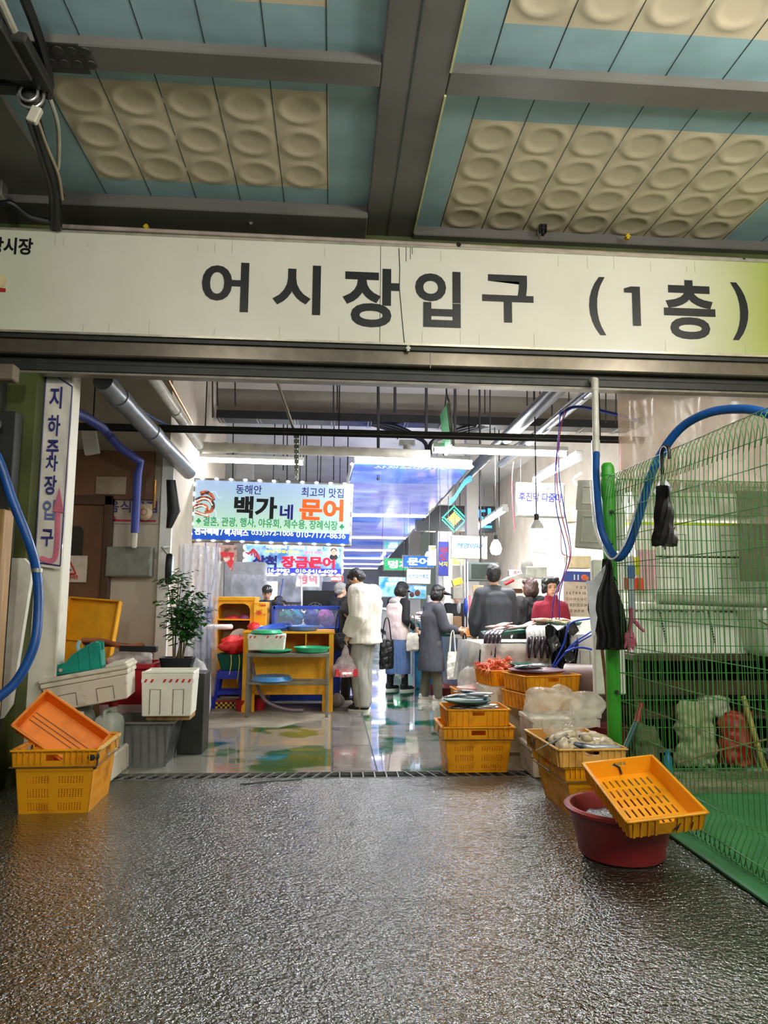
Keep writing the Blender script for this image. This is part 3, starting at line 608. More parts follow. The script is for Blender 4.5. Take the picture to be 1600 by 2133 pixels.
# ================================================================= LAMPS
def tube_lamp(p0,p1,label,w=.05,power=40,housing=.09,group=None,name='tube_lamp'):
    p0=V(p0);p1=V(p1); c=(p0+p1)/2; d=p1-p0; ang=math.atan2(d.y,d.x); Ln=d.length
    t=thing(name,label,'lamp',c,(0,-math.asin(d.z/Ln),ang),group)
    b=MB(); b.bb((-Ln/2-.02,-housing/2,.03),(Ln/2+.02,housing/2,.08)); b.build('housing',M_wht,t,bevel=.005)
    b=MB(); b.tube([(-Ln/2,0,0),(Ln/2,0,0)],w/2,10); b.build('tube',M_tube,t,smooth=True)
    b=MB(); b.bb((-Ln/2-.02,-w*.6,-w*.5),(-Ln/2,w*.6,.03)); b.build('end_cap',M_wht,t); b=MB(); b.bb((Ln/2,-w*.6,-w*.5),(Ln/2+.02,w*.6,.03)); b.build('end_cap',M_wht,t)
    l=bpy.data.lights.new('lamp_light','AREA'); l.shape='RECTANGLE'; l.size=Ln; l.size_y=w; l.energy=power; l.color=(.96,.98,1)
    o=bpy.data.objects.new('lamp_light',l); o.parent=t; o.location=(0,0,-w/2-.003); COL.objects.link(o); return t
tube_lamp(P(405,958,Y=9.75),P(630,965,Y=9.75),'long tube lamp hanging just above the large octopus stall sign',power=4)
tube_lamp(P(905,938,Y=8.2),P(1178,946,Y=8.2),'long tube lamp under the cross pipe right of the blue canopy',w=.06,power=12)
tube_lamp((2.97,8.4,3.1),(2.93,10.1,3.1),'tube lamp running back above the white menu sign at the right',w=.09,power=12)
tube_lamp(P(1052,1060,Y=12.1),P(975,1112,Y=17.0),'long tube lamp running back before the dot matrix board',w=.1,power=25)
tube_lamp(P(1000,968,Y=8.9)+V((-1.58,0,.02)),P(1000,968,Y=8.9)+V((-.13,0,-.03)),'tube lamp at the front edge of the blue ceiling canopy',w=.06,power=6)
for i,(Y,x,z) in enumerate(((16.5,2.6,2.55),(24,-1.4,3.2),(30,2.3,2.9))):
    tube_lamp((x,Y,z),(x,Y+3,z),['tube lamp running back above the small white hanging sign','tube lamp far back on the left side of the hall','tube lamp farthest back on the right side of the hall'][i],w=.1,power=90)
def bulb(p,cord_top,label,s=1,power=14):
    t=thing('light_bulb',label,'lamp',p)
    b=MB(); b.lathe([(0,-.075),(.035,-.07),(.052,-.045),(.056,-.01),(.052,.01)],n=20); b.build('glass',em('bulb_glow',(255,250,238),12),t,smooth='all')
    b=MB(); b.lathe([(.052,.01),(.046,.04),(.03,.06),(.024,.075),(0,.076)],n=20); b.build('shade',M_wht,t,smooth=True)
    b=MB(); b.cyl((0,0,.075),(0,0,.12),.018,n=12); b.build('socket',M_blk,t,smooth=True)
    b=MB(); b.cyl((0,0,.12),(0,0,cord_top-p[2]),.005,n=6); b.build('cord',M_dgrey,t)
    if s!=1: t.scale=(s,s,s); 
    l=bpy.data.lights.new('lamp_light','POINT'); l.shadow_soft_size=.06; l.energy=power; l.color=(1,.97,.9); o=bpy.data.objects.new('lamp_light',l); o.parent=t; o.location=(0,0,-.14); COL.objects.link(o)
bulb(P(1118,1105,Y=6.9),3.2,'larger glowing light bulb on a cord below the white menu sign',1.35,12)
bulb(P(1033,1140,Y=8.4),3.2,'smaller glowing light bulb on a cord right of the small white sign',1.2,12)
# forecourt lamp housings (above the frame)
# ================================================================= CRATES
def wallgrid(mb,p00,p10,p11,p01,us,vs,hole,th,mi=0):
    """thick wall on a bilinear quad with real holes; th vector = inward offset"""
    p00,p10,p11,p01=map(Vector,(p00,p10,p11,p01)); th=Vector(th)
    def Q(u,v): return (p00*(1-u)+p10*u)*(1-v)+(p01*(1-u)+p11*u)*v
    nu,nv=len(us)-1,len(vs)-1
    H=[[bool(hole((us[i]+us[i+1])/2,(vs[j]+vs[j+1])/2)) for i in range(nu)] for j in range(nv)]
    base=len(mb.v)
    for off in (Vector((0,0,0)),th):
        for j in range(nv+1):
            for i in range(nu+1): mb.v.append(Q(us[i],vs[j])+off)
    n=(nu+1)*(nv+1)
    def I(i,j,k): return base+k*n+j*(nu+1)+i
    def F4(*a): mb.f.append(a); mb.m.append(mi)
    for j in range(nv):
        for i in range(nu):
            if H[j][i]: continue
            F4(I(i,j,0),I(i+1,j,0),I(i+1,j+1,0),I(i,j+1,0)); F4(I(i,j+1,1),I(i+1,j+1,1),I(i+1,j,1),I(i,j,1))
            if i==0 or H[j][i-1]: F4(I(i,j,0),I(i,j+1,0),I(i,j+1,1),I(i,j,1))
            if i==nu-1 or H[j][i+1]: F4(I(i+1,j,0),I(i+1,j,1),I(i+1,j+1,1),I(i+1,j+1,0))
            if j==0 or H[j-1][i]: F4(I(i,j,0),I(i,j,1),I(i+1,j,1),I(i+1,j,0))
            if j==nv-1 or H[j+1][i]: F4(I(i,j+1,0),I(i+1,j+1,0),I(i+1,j+1,1),I(i,j+1,1))
def fr(n,extra=()):
    return sorted(set([i/n for i in range(n+1)]+list(extra)))
def tray(parent,L,W,Hh,mat,taper=.012,slot_front=True,bottom_slots=True,ribs=True,slots=('f','b')):
    """shallow ribbed fish crate. L along x, W along y; base at z=0"""
    b=MB(); l,w=L/2,W/2; tl,tw=l-taper,w-taper; t=.006
    us=[0,.40,.60,1]; vs=[0,.62,.84,1]
    hf=lambda u,v: .4<u<.6 and .62<v<.84
    no=lambda u,v: False
    wallgrid(b,(-tl,-tw,0),(tl,-tw,0),(l,-w,Hh),(-l,-w,Hh),us,vs,hf if 'f' in slots else no,(0,t,0))
    wallgrid(b,(tl,tw,0),(-tl,tw,0),(-l,w,Hh),(l,w,Hh),us,vs,hf if 'b' in slots else no,(0,-t,0))
    wallgrid(b,(-tl,tw,0),(-tl,-tw,0),(-l,-w,Hh),(-l,w,Hh),us,vs,hf if 'l' in slots else no,(t,0,0))
    wallgrid(b,(tl,-tw,0),(tl,tw,0),(l,w,Hh),(l,-w,Hh),us,vs,hf if 'r' in slots else no,(-t,0,0))
    b.build('walls',mat,parent)
    b=MB()
    if bottom_slots:
        uu=[0]; 
        for k in range(5): uu+= [.09+k*.172,.09+k*.172+.13]
        uu+=[1]; vv=[0]
        for k in range(9): vv+=[.08+k*.096,.08+k*.096+.028]
        vv+=[1]
        def hb(u,v):
            for k in range(5):
                if .09+k*.172<u<.09+k*.172+.13: break
            else: return False
            for k in range(9):
                if .08+k*.096<v<.08+k*.096+.028: return True
            return False
        if W>L: h2=lambda u,v: hb(v,u); A,Bv=vv,uu
        else: h2=hb; A,Bv=uu,vv
        wallgrid(b,(-tl,-tw,.004),(tl,-tw,.004),(tl,tw,.004),(-tl,tw,.004),A,Bv,h2,(0,0,.005))
    else: b.bb((-tl,-tw,.002),(tl,tw,.008))
    b.build('bottom',mat,parent)
    b=MB(); f=.011
    for s in (-1,1):
        b.box((0,s*(w+f/2-.003),Hh-.006),(L+2*f,f+.006,.012)); b.box((s*(l+f/2-.003),0,Hh-.006),(f+.006,L and W+2*f,.012))
    b.build('rim',mat,parent,bevel=.003)
    if ribs:
        b=MB()
        n=9
        for i in range(n+1):
            x=-tl+.02+(2*tl-.04)*i/n
            if abs(x)<L*.13 : continue
            for s in (-1,1): b.add([(x-.005,s*(tw-.001),.0),(x+.005,s*(tw-.001),.0),(x+.005,s*(tw+.008),.0),(x-.005,s*(tw+.008),.0)]+[(x-.005,s*(w-.001),Hh-.01),(x+.005,s*(w-.001),Hh-.01),(x+.005,s*(w+.007),Hh-.01),(x-.005,s*(w+.007),Hh-.01)],[(0,1,2,3),(4,5,6,7),(0,1,5,4),(1,2,6,5),(2,3,7,6),(3,0,4,7)])
        m=max(6,int(9*W/L))
        for i in range(m+1):
            y=-tw+.02+(2*tw-.04)*i/m
            for s in (-1,1): b.add([(s*(tl-.001),y-.005,.0),(s*(tl-.001),y+.005,.0),(s*(tl+.008),y+.005,.0),(s*(tl+.008),y-.005,.0)]+[(s*(l-.001),y-.005,Hh-.01),(s*(l-.001),y+.005,Hh-.01),(s*(l+.007),y+.005,Hh-.01),(s*(l+.007),y-.005,Hh-.01)],[(0,1,2,3),(4,5,6,7),(0,1,5,4),(1,2,6,5),(2,3,7,6),(3,0,4,7)])
        o=b.build('ribs',mat,parent)
def basket(parent,L,W,Hh,mat,taper=.05,wire=True,rows=True,grip=True):
    """deep perforated basket with a wide rim band and wire handles"""
    b=MB(); l,w=L/2,W/2; tl,tw=l-taper,w-taper; t=.005; zr=Hh*.80
    def us_for(n): return fr(n*2)
    nx=26; ny=20
    def mk(p00,p10,p11,p01,n,th):
        us=fr(n*2)
        vs=[0,.04]; 
        z=.04; k=0; rowz=[]
        for (a,c,m) in ((.06,.22,5),(.32,.50,5),(.60,.74,4)):
            for q in range(m):
                v0=a+(c-a)*q/m; v1=v0+(c-a)/m*.6; vs+= [v0,v1]; rowz.append((v0,v1))
        vs=sorted(set(vs+[1]))
        def hole(u,v):
            k=int(u*n*2)
            if k%2==0: return False
            if u<.12 or u>.88 or .44<u<.56: return False
            return any(a<v<c for a,c in rowz)
        wallgrid(b,p00,p10,p11,p01,us,vs,hole,th)
    f=zr/Hh; il=tl+(l-tl)*f; iw=tw+(w-tw)*f
    mk((-tl,-tw,0),(tl,-tw,0),(il,-iw,zr),(-il,-iw,zr),nx,(0,t,0)); mk((tl,tw,0),(-tl,tw,0),(-il,iw,zr),(il,iw,zr),nx,(0,-t,0))
    mk((-tl,tw,0),(-tl,-tw,0),(-il,-iw,zr),(-il,iw,zr),ny,(t,0,0)); mk((tl,-tw,0),(tl,tw,0),(il,iw,zr),(il,-iw,zr),ny,(-t,0,0))
    b.build('perforated_walls',mat,parent)
    b=MB(); b.bb((-tl,-tw,.0),(tl,tw,.006)); b.build('bottom',mat,parent)
    b=MB(); e=.012
    vs=[0,.35,.75,1]; us=[0,.40,.60,1]
    hf=(lambda u,v:.4<u<.6 and .35<v<.75) if grip else (lambda u,v:False)
    for A,Bq,th in (((-1,-1),(1,-1),(0,t,0)),((1,1),(-1,1),(0,-t,0)),((-1,1),(-1,-1),(t,0,0)),((1,-1),(1,1),(-t,0,0))):
        wallgrid(b,(A[0]*(il+e),A[1]*(iw+e),zr-.02),(Bq[0]*(il+e),Bq[1]*(iw+e),zr-.02),(Bq[0]*(l+e),Bq[1]*(w+e),Hh),(A[0]*(l+e),A[1]*(w+e),Hh),us,vs,hf,th)
    for i in range(13):
        x=-l+.03+(2*l-.06)*i/12
        if abs(x)<.1*L*1.2: continue
        for s in (-1,1): b.box((x,s*(w+e+.004),(zr+Hh)/2),(.006,.012,Hh-zr))
    b.build('rim_band',mat,parent)
    b=MB(); q=.020
    for s in (-1,1):
        b.box((0,s*(w+q/2),Hh),(L+2*q,q+.008,.014)); b.box((s*(l+q/2),0,Hh),(q+.008,W+2*q,.014))
    b.build('rim',mat,parent,bevel=.004)
    if wire:
        for s in (-1,1):
            b=MB(); z=zr-.03; b.tube([(s*(l+.03),-w*.98,Hh-.02),(s*(l+.034),-w*1.0,z),(s*(l+.034),-w-.03,z),(0,-w-.03,z),] if False else [(s*(l+.028),-.11,Hh-.01),(s*(l+.034),-.115,Hh-.07),(s*(l+.034),.115,Hh-.07),(s*(l+.028),.11,Hh-.01)],.004,6)
            b.build('wire_handle',M_steel,parent,smooth=True)
        b=MB(); z=zr-.022; k=.019
        b.tube([(-l-k,-w-k,z),(l+k,-w-k,z),(l+k,w+k,z),(-l-k,w+k,z)],.004,6,closed=True); b.build('wire_band',pm('rusty_wire',(120,90,50),.6,metal=.3),parent)
def crate_thing(name,label,fn,loc,rot,L,W,Hh,mat,group=None,cat='crate',**k):
    t=thing(name,label,cat,loc,rot,group); fn(t,L,W,Hh,mat,**k); return t
def place(t,M): t.rotation_mode='QUATERNION'; t.location=M.to_translation(); t.rotation_quaternion=M.to_quaternion(); return t
# --- foam box
def foambox(t,L,W,Hh,mat,lid=True,tape=None,notch=True,recess=True):
    b=MB(); l,w=L/2,W/2; k=.93
    b.rings([[Vector((x*s,y*s,z)) for x,y in ((-l,-w),(l,-w),(l,w),(-l,w))] for z,s in ((0,k),(.01,k+.005),(Hh*.98,1.0))]) 
    b.build('box',mat,t,bevel=.012,seg=2,smooth=True)
    b=MB()
    for s in (-1,1):
        for x0,x1 in ((-.32,-.12),(.12,.32)) if recess else ():
            y=w*(k+.02)
            b.tube([(x0*L,s*(y+.0035),.02),(x0*L,s*(y+.008),Hh*.62),(x1*L,s*(y+.008),Hh*.62),(x1*L,s*(y+.0035),.02)],.003,5)
    if recess: b.build('moulded_lines',M_foamin if mat is M_foam else pm('grimy_line',(120,110,96),.8),t)  # darker lines tracing the moulded recesses
    if lid:
        b=MB(); h2=min(.05,Hh*.22)
        b.rings([[Vector((x*s,y*s,z)) for x,y in ((-l,-w),(l,-w),(l,w),(-l,w))] for z,s in ((Hh*.985,1.035),(Hh*.985+h2*.8,1.035),(Hh*.985+h2,1.015))]); b.build('lid',mat,t,bevel=.008,seg=2,smooth=True)
    if tape:
        b=MB(); z=tape[0]; s=k+(1-k)*z/Hh+.004
        b.rings([[Vector((x*s*1.002,y*s*1.003,zz)) for x,y in ((-l,-w),(l,-w),(l,w),(-l,w))] for zz in (z-.0,z+.03)],caps=False); b.build('tape',pm('white_tape',(236,230,224),.3),t)
        b=MB()
        n=int(L/.05)
        for i in range(n):
            x=-l*s+.02+i*.05
            if random.random()<.75: b.prism([(x,z+.002),(x+.018,z+.002),(x+.032,z+.028),(x+.014,z+.028)],(0,-w*s-.0065,0),(1,0,0),(0,0,1),-.001)
        b.build('tape_stripes',pm('red_ink2',(206,44,36),.4),t)
# ================================================================= LEFT FOREGROUND GROUP
random.seed(11)
lb=crate_thing('plastic_basket','dirty yellow perforated basket at front left holding a tilted orange tray',basket,(-1.765,5.2,0),R(2),.50,.56,.40,M_yel,taper=.035,cat='basket')
b=MB(); b.ell((.23,-.262,.355),(.045,.035,.035),n=8); b.ell((.245,-.25,.32),(.02,.03,.05),n=8); b.build('tape_lump',M_dirt,lb,smooth=True)
b=MB(); b.tube([(.262,-.25,.392),(.262,.27,.392)],.017,8); b.build('padded_edge',pm('dirty_tape',(196,160,80),.6,c2=(60,50,30),mixs=(.38,.45)),lb,smooth=True)
# tilted orange tray standing in the basket
A=P(2,1490,Y=4.92); Bp=P(175,1592,Y=4.95)
ot=thing('plastic_tray','orange plastic tray tilted on edge inside the front left basket','tray')
tray(ot,.52,.30,.11,M_ora,slots=(),bottom_slots=False)
X=(Vector((.83,.0,-.56))).normalized(); Yv=Vector((.42,.62,.66)); Yv=(Yv-X*Yv.dot(X)).normalized(); Z=X.cross(Yv)
Mx=Matrix(((X.x,Yv.x,Z.x,-1.80),(X.y,Yv.y,Z.y,5.13),(X.z,Yv.z,Z.z,.45),(0,0,0,1))); place(ot,Mx)
b=MB()
for y in (-.03,0,.03,): b.box((0,y,.012),(.46,.004,.006))
b.build('ridges',pm('dark_orange_line',(150,84,20),.5),ot)
# grey tub
gt=thing('storage_tub','grey plastic tub with ribs on the wet floor beside the yellow basket','tub',(-1.52,6.38,0),R(0))
b=MB(); l,w,Hh,t_=.235,.24,.37,.03
rs=[]
def rr(l,w,z,r=.03,n=4):
    out=[]
    for cx,cy,a0 in ((l-r,w-r,0),(-l+r,w-r,90),(-l+r,-w+r,180),(l-r,-w+r,270)):
        for k in range(n+1): a=R(a0+90*k/n); out.append(Vector((cx+math.cos(a)*r,cy+math.sin(a)*r,z)))
    return out
b.rings([rr(l-.05,w-.05,0),rr(l,w,Hh*.97),rr(l+.03,w+.03,Hh*.97),rr(l+.03,w+.03,Hh),rr(l-.01,w-.01,Hh),rr(l-.06,w-.06,.01)])
M_gtub=pm('grey_tub_plastic',(110,112,110),.4,var=.15,scale=5); b.build('tub',M_gtub,gt,smooth=True)
b=MB()
for i in range(7):
    for s in (-1,1):
        x=-.2+i*.066; b.add([(x-.004,s*(w-.05),0.01),(x+.004,s*(w-.05),.01),(x+.004,s*(w+.015),Hh*.96),(x-.004,s*(w+.015),Hh*.96),(x-.004,s*(w-.045),0.01),(x+.004,s*(w-.045),.01),(x+.004,s*(w+.0),Hh*.96),(x-.004,s*(w+.0),Hh*.96)],[(0,1,2,3),(4,5,6,7),(0,3,7,4),(1,2,6,5)])
        y=x; b.add([(s*(l-.05),y-.004,0.01),(s*(l-.05),y+.004,.01),(s*(l+.015),y+.004,Hh*.96),(s*(l+.015),y-.004,Hh*.96),(s*(l-.045),y-.004,0.01),(s*(l-.045),y+.004,.01),(s*l,y+.004,Hh*.96),(s*l,y-.004,Hh*.96)],[(0,1,2,3),(4,5,6,7),(0,3,7,4),(1,2,6,5)])
b.build('ribs',M_gtub,gt)
b=MB(); b.bb((-.02,-.12,.008),(.06,.1,.30)); tag(b.build('red_packet',pm('red_packet',(190,24,40),.4),None,bevel=.01),'small red packet standing inside the grey tub','packet').location=(-1.50,6.38,.008)
# jugs
M_jug=pm('milky_jug',(198,204,192),.35,var=.08,trans=.25)
def jug(loc,rot,label,cap):
    t=thing('plastic_jug',label,'jug',loc,rot,None)
    b=MB(); b.rings([rr(a,c,z,.04) for a,c,z in ((.10,.075,0),(.115,.085,.02),(.115,.085,.19),(.105,.078,.23),(.07,.05,.27),(.03,.03,.285)) if True]) if False else b.rings([rr(.10,.075,0,.03),rr(.115,.085,.02,.03),rr(.115,.085,.19,.03),rr(.10,.075,.235,.03),rr(.07,.05,.26,.03),rr(.04,.035,.27,.03)])
    b.build('body',M_jug,t,smooth=True)
    b=MB(); b.lathe([(.032,.26),(.032,.30),(.028,.32),(.0,.32)],(.06,0,0),14); b.build('neck',M_jug,t,smooth=True)
    b=MB(); b.tube(spl([(-.085,0,.23),(-.08,0,.285),(-.03,0,.295),(.02,0,.29),(.035,0,.26)],5),.014,8); b.build('handle',M_jug,t,smooth=True)
    if cap: b=MB(); b.lathe([(.036,.31),(.036,.345),(0,.345)],(.06,0,0),14); b.build('cap',cap,t,smooth=True)
jug((-1.93,5.72,.20),R(-12),'white plastic jug without cap behind the front left yellow basket',None)
jug((-1.74,6.0,.20),R(80),'white jug with a red cap behind the uncapped jug',M_red)
jug((-2.0,6.12,.22),R(20),'white jug with a blue cap farthest left against the pillar',pm('sky_blue_cap',(60,150,196),.4))
b=MB(); b.bb((-2.2,5.62,0),(-1.62,6.2,.20)); tag(b.build('styrofoam_block',M_foamd,bevel=.015),'low foam block under the white jugs behind the yellow basket','block')
# foam box with lid, tilted
fb=thing('foam_box','dirty white foam box with lid tilted on the red tub beside the pillar','box')
foambox(fb,.62,.40,.19,M_foamd); fb.location=(-1.86,5.98,.55); fb.rotation_euler=(0,R(-10),R(6))
b=MB(); b.rings([rr(.26,.16,0,.01),rr(.27,.17,.30,.01)]); 
# scribble on the box
text('marker_writing','小',M_ink,fb,-.235,-.18,.03,.09,y=-.193,bold=0)
# second lid on top
b=MB(); b.box((0,0,.02),(.66,.44,.035)); b.box((.24,-.02,.045),(.16,.40,.03)); lid=b.build('foam_cover',M_foamd,bevel=.01); lid.location=fb.matrix_basis@Vector((0,0,.225)); lid.rotation_euler=fb.rotation_euler; tag(lid,'grimy foam lid lying on the tilted foam box under the teal dispenser','lid')
# teal tape dispenser
td=thing('tape_dispenser','teal plastic tape dispenser standing on the grimy foam lid','dispenser'); td.location=fb.matrix_basis@Vector((-.07,-.05,.263)); td.rotation_euler=(0,R(-8),R(8))
b=MB(); prof=[(-.20,0),(.19,0),(.19,.20),(.15,.215),(.10,.20),(-.02,.14),(-.08,.085),(-.13,.075),(-.16,.09),(-.165,.155),(-.195,.16)]
b.prism(prof,(0,.09,0),(1,0,0),(0,0,1),-.016); b.prism(prof,(0,-.074,0),(1,0,0),(0,0,1),-.016) ; b.bb((-.2,-.08,0),(.19,.09,.02)); b.bb((.10,-.08,0),(.125,.09,.19)); b.bb((.02,-.08,0),(.04,.09,.15)); b.bb((.175,-.08,0),(.19,.09,.14))
b.build('body',M_teal,td,bevel=.004)
b=MB(); b.cyl((.13,-.07,.175),(.13,.08,.175),.035); b.build('tape_roll',pm('pale_tape_roll',(160,190,186),.4),td,smooth=True)
b=MB(); b.tube([(.02,-.0,.14),(.01,0,.20),(.03,0,.235)],.014,8); b.build('tear_handle',pm('pale_blue_plastic',(150,196,206),.4),td,smooth=True)
b=MB(); b.lathe([(0,0),(.014,.0),(.014,.004),(0,.004)],n=14); 
for v in b.v: v.xyz=(v.x-.11,-.092-v.z,v.y+.035)
b.build('logo_badge',pm('badge',(210,190,170),.4),td)
# red tub with white stripe and bagged content
rt=thing('recycling_tub','dark red deep plastic tub with a white band behind the foam box','tub',(-1.84,6.95,0))
b=MB(); b.rings([rr(.19,.17,0.05),rr(.24,.22,.74),rr(.27,.25,.74),rr(.27,.25,.78),rr(.225,.205,.78),rr(.175,.155,.06)]); b.build('tub',M_red,rt,smooth=True)
b=MB(); b.rings([rr(.212,.192,.33),rr(.219,.199,.42)],caps=False); b.build('band',pm('pinkish_white',(226,196,200),.5),rt)
b=MB(); b.tube([(.275,-.19,.77),(.30,-.19,.71),(.30,.1,.71),(.275,.1,.77)],.008,6); b.tube([(-.1,-.255,.77),(-.1,-.28,.68),(.06,-.28,.68),(.06,-.255,.77)],.006,6); b.build('handle',M_red,rt)
def blob(name,c,r,mat,label,cat,amp=.25,fr_=6,seed=0,n=26,parent=None,flat=None,knot=False,ridge=False):
    b=MB(); b.ell((0,0,0),r,n=n); s=Vector((seed*1.3,seed*.7,seed*2.1))
    for v in b.v:
        k=1+amp*(noise.noise(v*fr_+s)+.5*noise.noise(v*fr_*2.3+s)) if not ridge else 1+amp*(-.5+1.5*abs(noise.noise(v*fr_+s))+1.0*abs(noise.noise(v*fr_*2.1+s))-.35*abs(noise.noise(v*fr_*3.7+s))); v.xyz=v*k
        if flat is not None and v.z<flat: v.z=flat
        if knot and v.z>r[2]*.35: q=(v.z-r[2]*.35)/(r[2]*.65); v.x*=1-.75*q; v.y*=1-.75*q; v.z+=q*r[2]*.4
    o=b.build(name,mat,parent,smooth='all',local=True); o.location=c
    if label: tag(o,label,cat)
    return o
M_bagw=film('clear_plastic_bag',(222,224,226),.55); M_bagc=film('pale_plastic_bag',(230,228,220),.5)
blob('plastic_bag',(-1.84,6.93,.80),(.19,.18,.08),M_bagc,'clear plastic bag bulging out of the top of the red tub','bag',.3,9,1)
# rolled orange-purple bundle + dark board
b=MB()
for i in range(5): b.tube(spl([V((-.28,-.04*i,0.02*i)),V((-.1,-.03*i+.02,.03+.01*i)),V((.1,-.04*i,.02)),V((.26,-.03*i,.0+.01*i))],5),.022,8,mi=i%2)
o=b.build('rolled_cloth',[pm('rust_cloth',(150,84,40),.7,bump=.4),pm('purple_cloth',(70,40,84),.7,bump=.4)],smooth=True); o.location=(-1.97,6.85,.885); tag(o,'rolled rust and purple cloth lying on the red tub behind the dispenser','cloth')
b=MB(); b.box((0,0,0),(.32,.12,.05)); o=b.build('black_board',M_blk,bevel=.004); o.location=(-1.74,6.80,.885); o.rotation_euler=(0,R(2),R(4)); tag(o,'black flat board lying on the right end of the rolled cloth','board')
# yellow open tray leaned upright at the wall
yt=thing('open_wooden_tray','bright yellow shallow open tray standing upright behind the foam box','tray')
M_ypaint=pm('yellow_paint',(240,170,14),.45,var=.08)
b=MB(); Lx,Lz,dp=.47,.86,.07
b.bb((-Lx/2,0,0),(Lx/2,.012,Lz)); b.build('back_panel',M_ypaint,yt)
for a,c in (((-Lx/2,-dp,0),(-Lx/2+.015,.01,Lz)),((Lx/2-.015,-dp,0),(Lx/2,.01,Lz)),((-Lx/2,-dp,0),(Lx/2,.01,.015)),((-Lx/2,-dp,Lz-.015),(Lx/2,.01,Lz))):
    b=MB(); b.bb(a,c); b.build('side_board',M_ypaint,yt,bevel=.002)
b=MB(); b.bb((-Lx/2,-.03,.44),(Lx/2,0,.45)); b.build('divider',M_ypaint,yt)
yt.scale=(1.08,1.08,1.0); yt.location=(-2.40,7.30,.50); yt.rotation_euler=(R(-9),R(4),R(-4))
b=MB(); b.bb((-2.70,7.15,0),(-2.14,7.45,.50)); tag(b.build('cardboard_box',pm('brown_cardboard',(140,104,66),.8,var=.15),bevel=.006),'brown cardboard box supporting the upright yellow tray','box')
# white foam box with red striped tape
wb=thing('foam_box','clean white foam box with red striped tape standing on a stack beside the plant','box',(-1.335,6.30,.41),R(2))
foambox(wb,.42,.32,.355,pm('clean_foam',(232,230,214),.65,var=.04,bump=.1,bs=150),lid=False,tape=(.275,))
b=MB()
for s in (-1,1): b.bb((-.21,s*.15-.012,.34),(.21,s*.15+.012,.365)); b.bb((s*.2-.012,-.16,.34),(s*.2+.012,.16,.358))
b.build('rim',MC['clean_foam'],wb,bevel=.008)
b=MB(); b.bb((-1.50,6.68,0),(-1.12,7.0,.70)); tag(b.build('plant_shelf',M_dgrey,bevel=.005),'dark low stand under the potted plant','stand')
b=MB(); b.bb((-1.50,6.20,.375),(-1.15,6.45,.41)); tag(b.build('wooden_board',M_wood),'thin wooden board across the grey tub under the white foam box','board')
# potted plant
pl=thing('potted_plant','leafy green potted plant in a black rectangular planter by the hall wall','plant',(-1.40,6.85,.70))
b=MB(); b.rings([rr(.12,.09,0),rr(.15,.11,.13),rr(.135,.095,.13),rr(.13,.09,.10)]); b.build('planter',M_blk,pl,smooth=True)
b=MB(); b.bb((-.13,-.09,.09),(.13,.09,.11)); b.build('soil',pm('soil',(50,38,28),.9,bump=.5),pl)
random.seed(21); stems=[]; b=MB(); tips=[]
for i in range(9):
    a=random.uniform(0,6.28); x0,y0=random.uniform(-.05,.05),random.uniform(-.03,.03); h=random.uniform(.38,.80); k=random.uniform(.05,.2)
    pts=[V((x0,y0,.1)),V((x0+math.cos(a)*k*.3,y0+math.sin(a)*k*.3,.1+h*.5)),V((x0+math.cos(a)*k,y0+math.sin(a)*k*.8,.1+h))]; s_=spl(pts,6); b.tube(s_,[.007*(1-j/len(s_)*.6) for j in range(len(s_))],6)
    tips.append(s_)
b.build('stems',pm('brown_stem',(96,84,56),.7),pl,smooth=True)
b=MB()
for s_ in tips:
    for j in range(34):
        q=s_[random.randint(int(len(s_)*.45),len(s_)-1)]; az=random.uniform(0,6.28); l_=random.uniform(.05,.14); el=random.uniform(-.35,.55)
        base=q; d=V((math.cos(az)*math.cos(el),math.sin(az)*math.cos(el),math.sin(el)))
        for k in range(3):
            c_=base+d*l_*(.4+.3*k); az2=az+random.uniform(-1.2,1.2); dd=V((math.cos(az2),math.sin(az2),random.uniform(-.7,.1))).normalized(); ll=random.uniform(.05,.085); ww=ll*.3
            sd=dd.cross(V((0,0,1))).normalized()*ww; up=V((0,0,.006))
            b.add([c_,c_+dd*ll*.5+sd+up*.3,c_+dd*ll,c_+dd*ll*.5-sd+up*.3,c_+dd*ll*.5-up],[(0,1,4),(1,2,4),(2,3,4),(3,0,4)])
tag(b.build('leaves',pm('leaf_green',(52,112,44),.4,c2=(26,70,26),mixs=(.35,.6),scale=20),pl),None,None)
# white plastic bag behind foam
blob('plastic_bag',(-1.21,7.35,.40),(.14,.12,.38),M_bagw,'tall white plastic bag standing on the floor between plant and curtain','bag',.2,5,4,flat=-.38).location=(-1.30,7.35,.38)
# wall things on plaster wall at Y=7.95
def wallbox(name,px0,py0,px1,py1,Y,mat,label,cat,d=.1,bev=.006,door=False):
    a=P(px0,py0,Y=Y);c_=P(px1,py1,Y=Y); t=thing(name,label,cat,((a.x+c_.x)/2,Y,min(a.z,c_.z)))
    w=abs(c_.x-a.x);h=abs(a.z-c_.z); b=MB(); b.bb((-w/2,-d,0),(w/2,0,h)); b.build('body',mat,t,bevel=bev)
    if door: b=MB(); b.bb((-w/2+.01,-d-.008,.012),(w/2-.01,-d,h-.012)); b.build('door',mat,t,bevel=.003)
    return t,w,h
t,w,h=wallbox('electric_cabinet',230,1140,320,1202,7.95,pm('grey_enamel',(124,124,116),.45),'grey metal electric cabinet mounted on the plaster wall above the yellow tray','cabinet',.14,door=True)
b=MB(); b.bb((w/2-.03,-.155,h*.45),(w/2-.015,-.145,h*.6)); b.build('latch',M_steel,t)
t,w,h=wallbox('junction_box',206,995,266,1033,7.95,pm('beige_enamel',(150,132,112),.5),'beige junction box on the wall left of the blue wrapped pipe','box',.1)
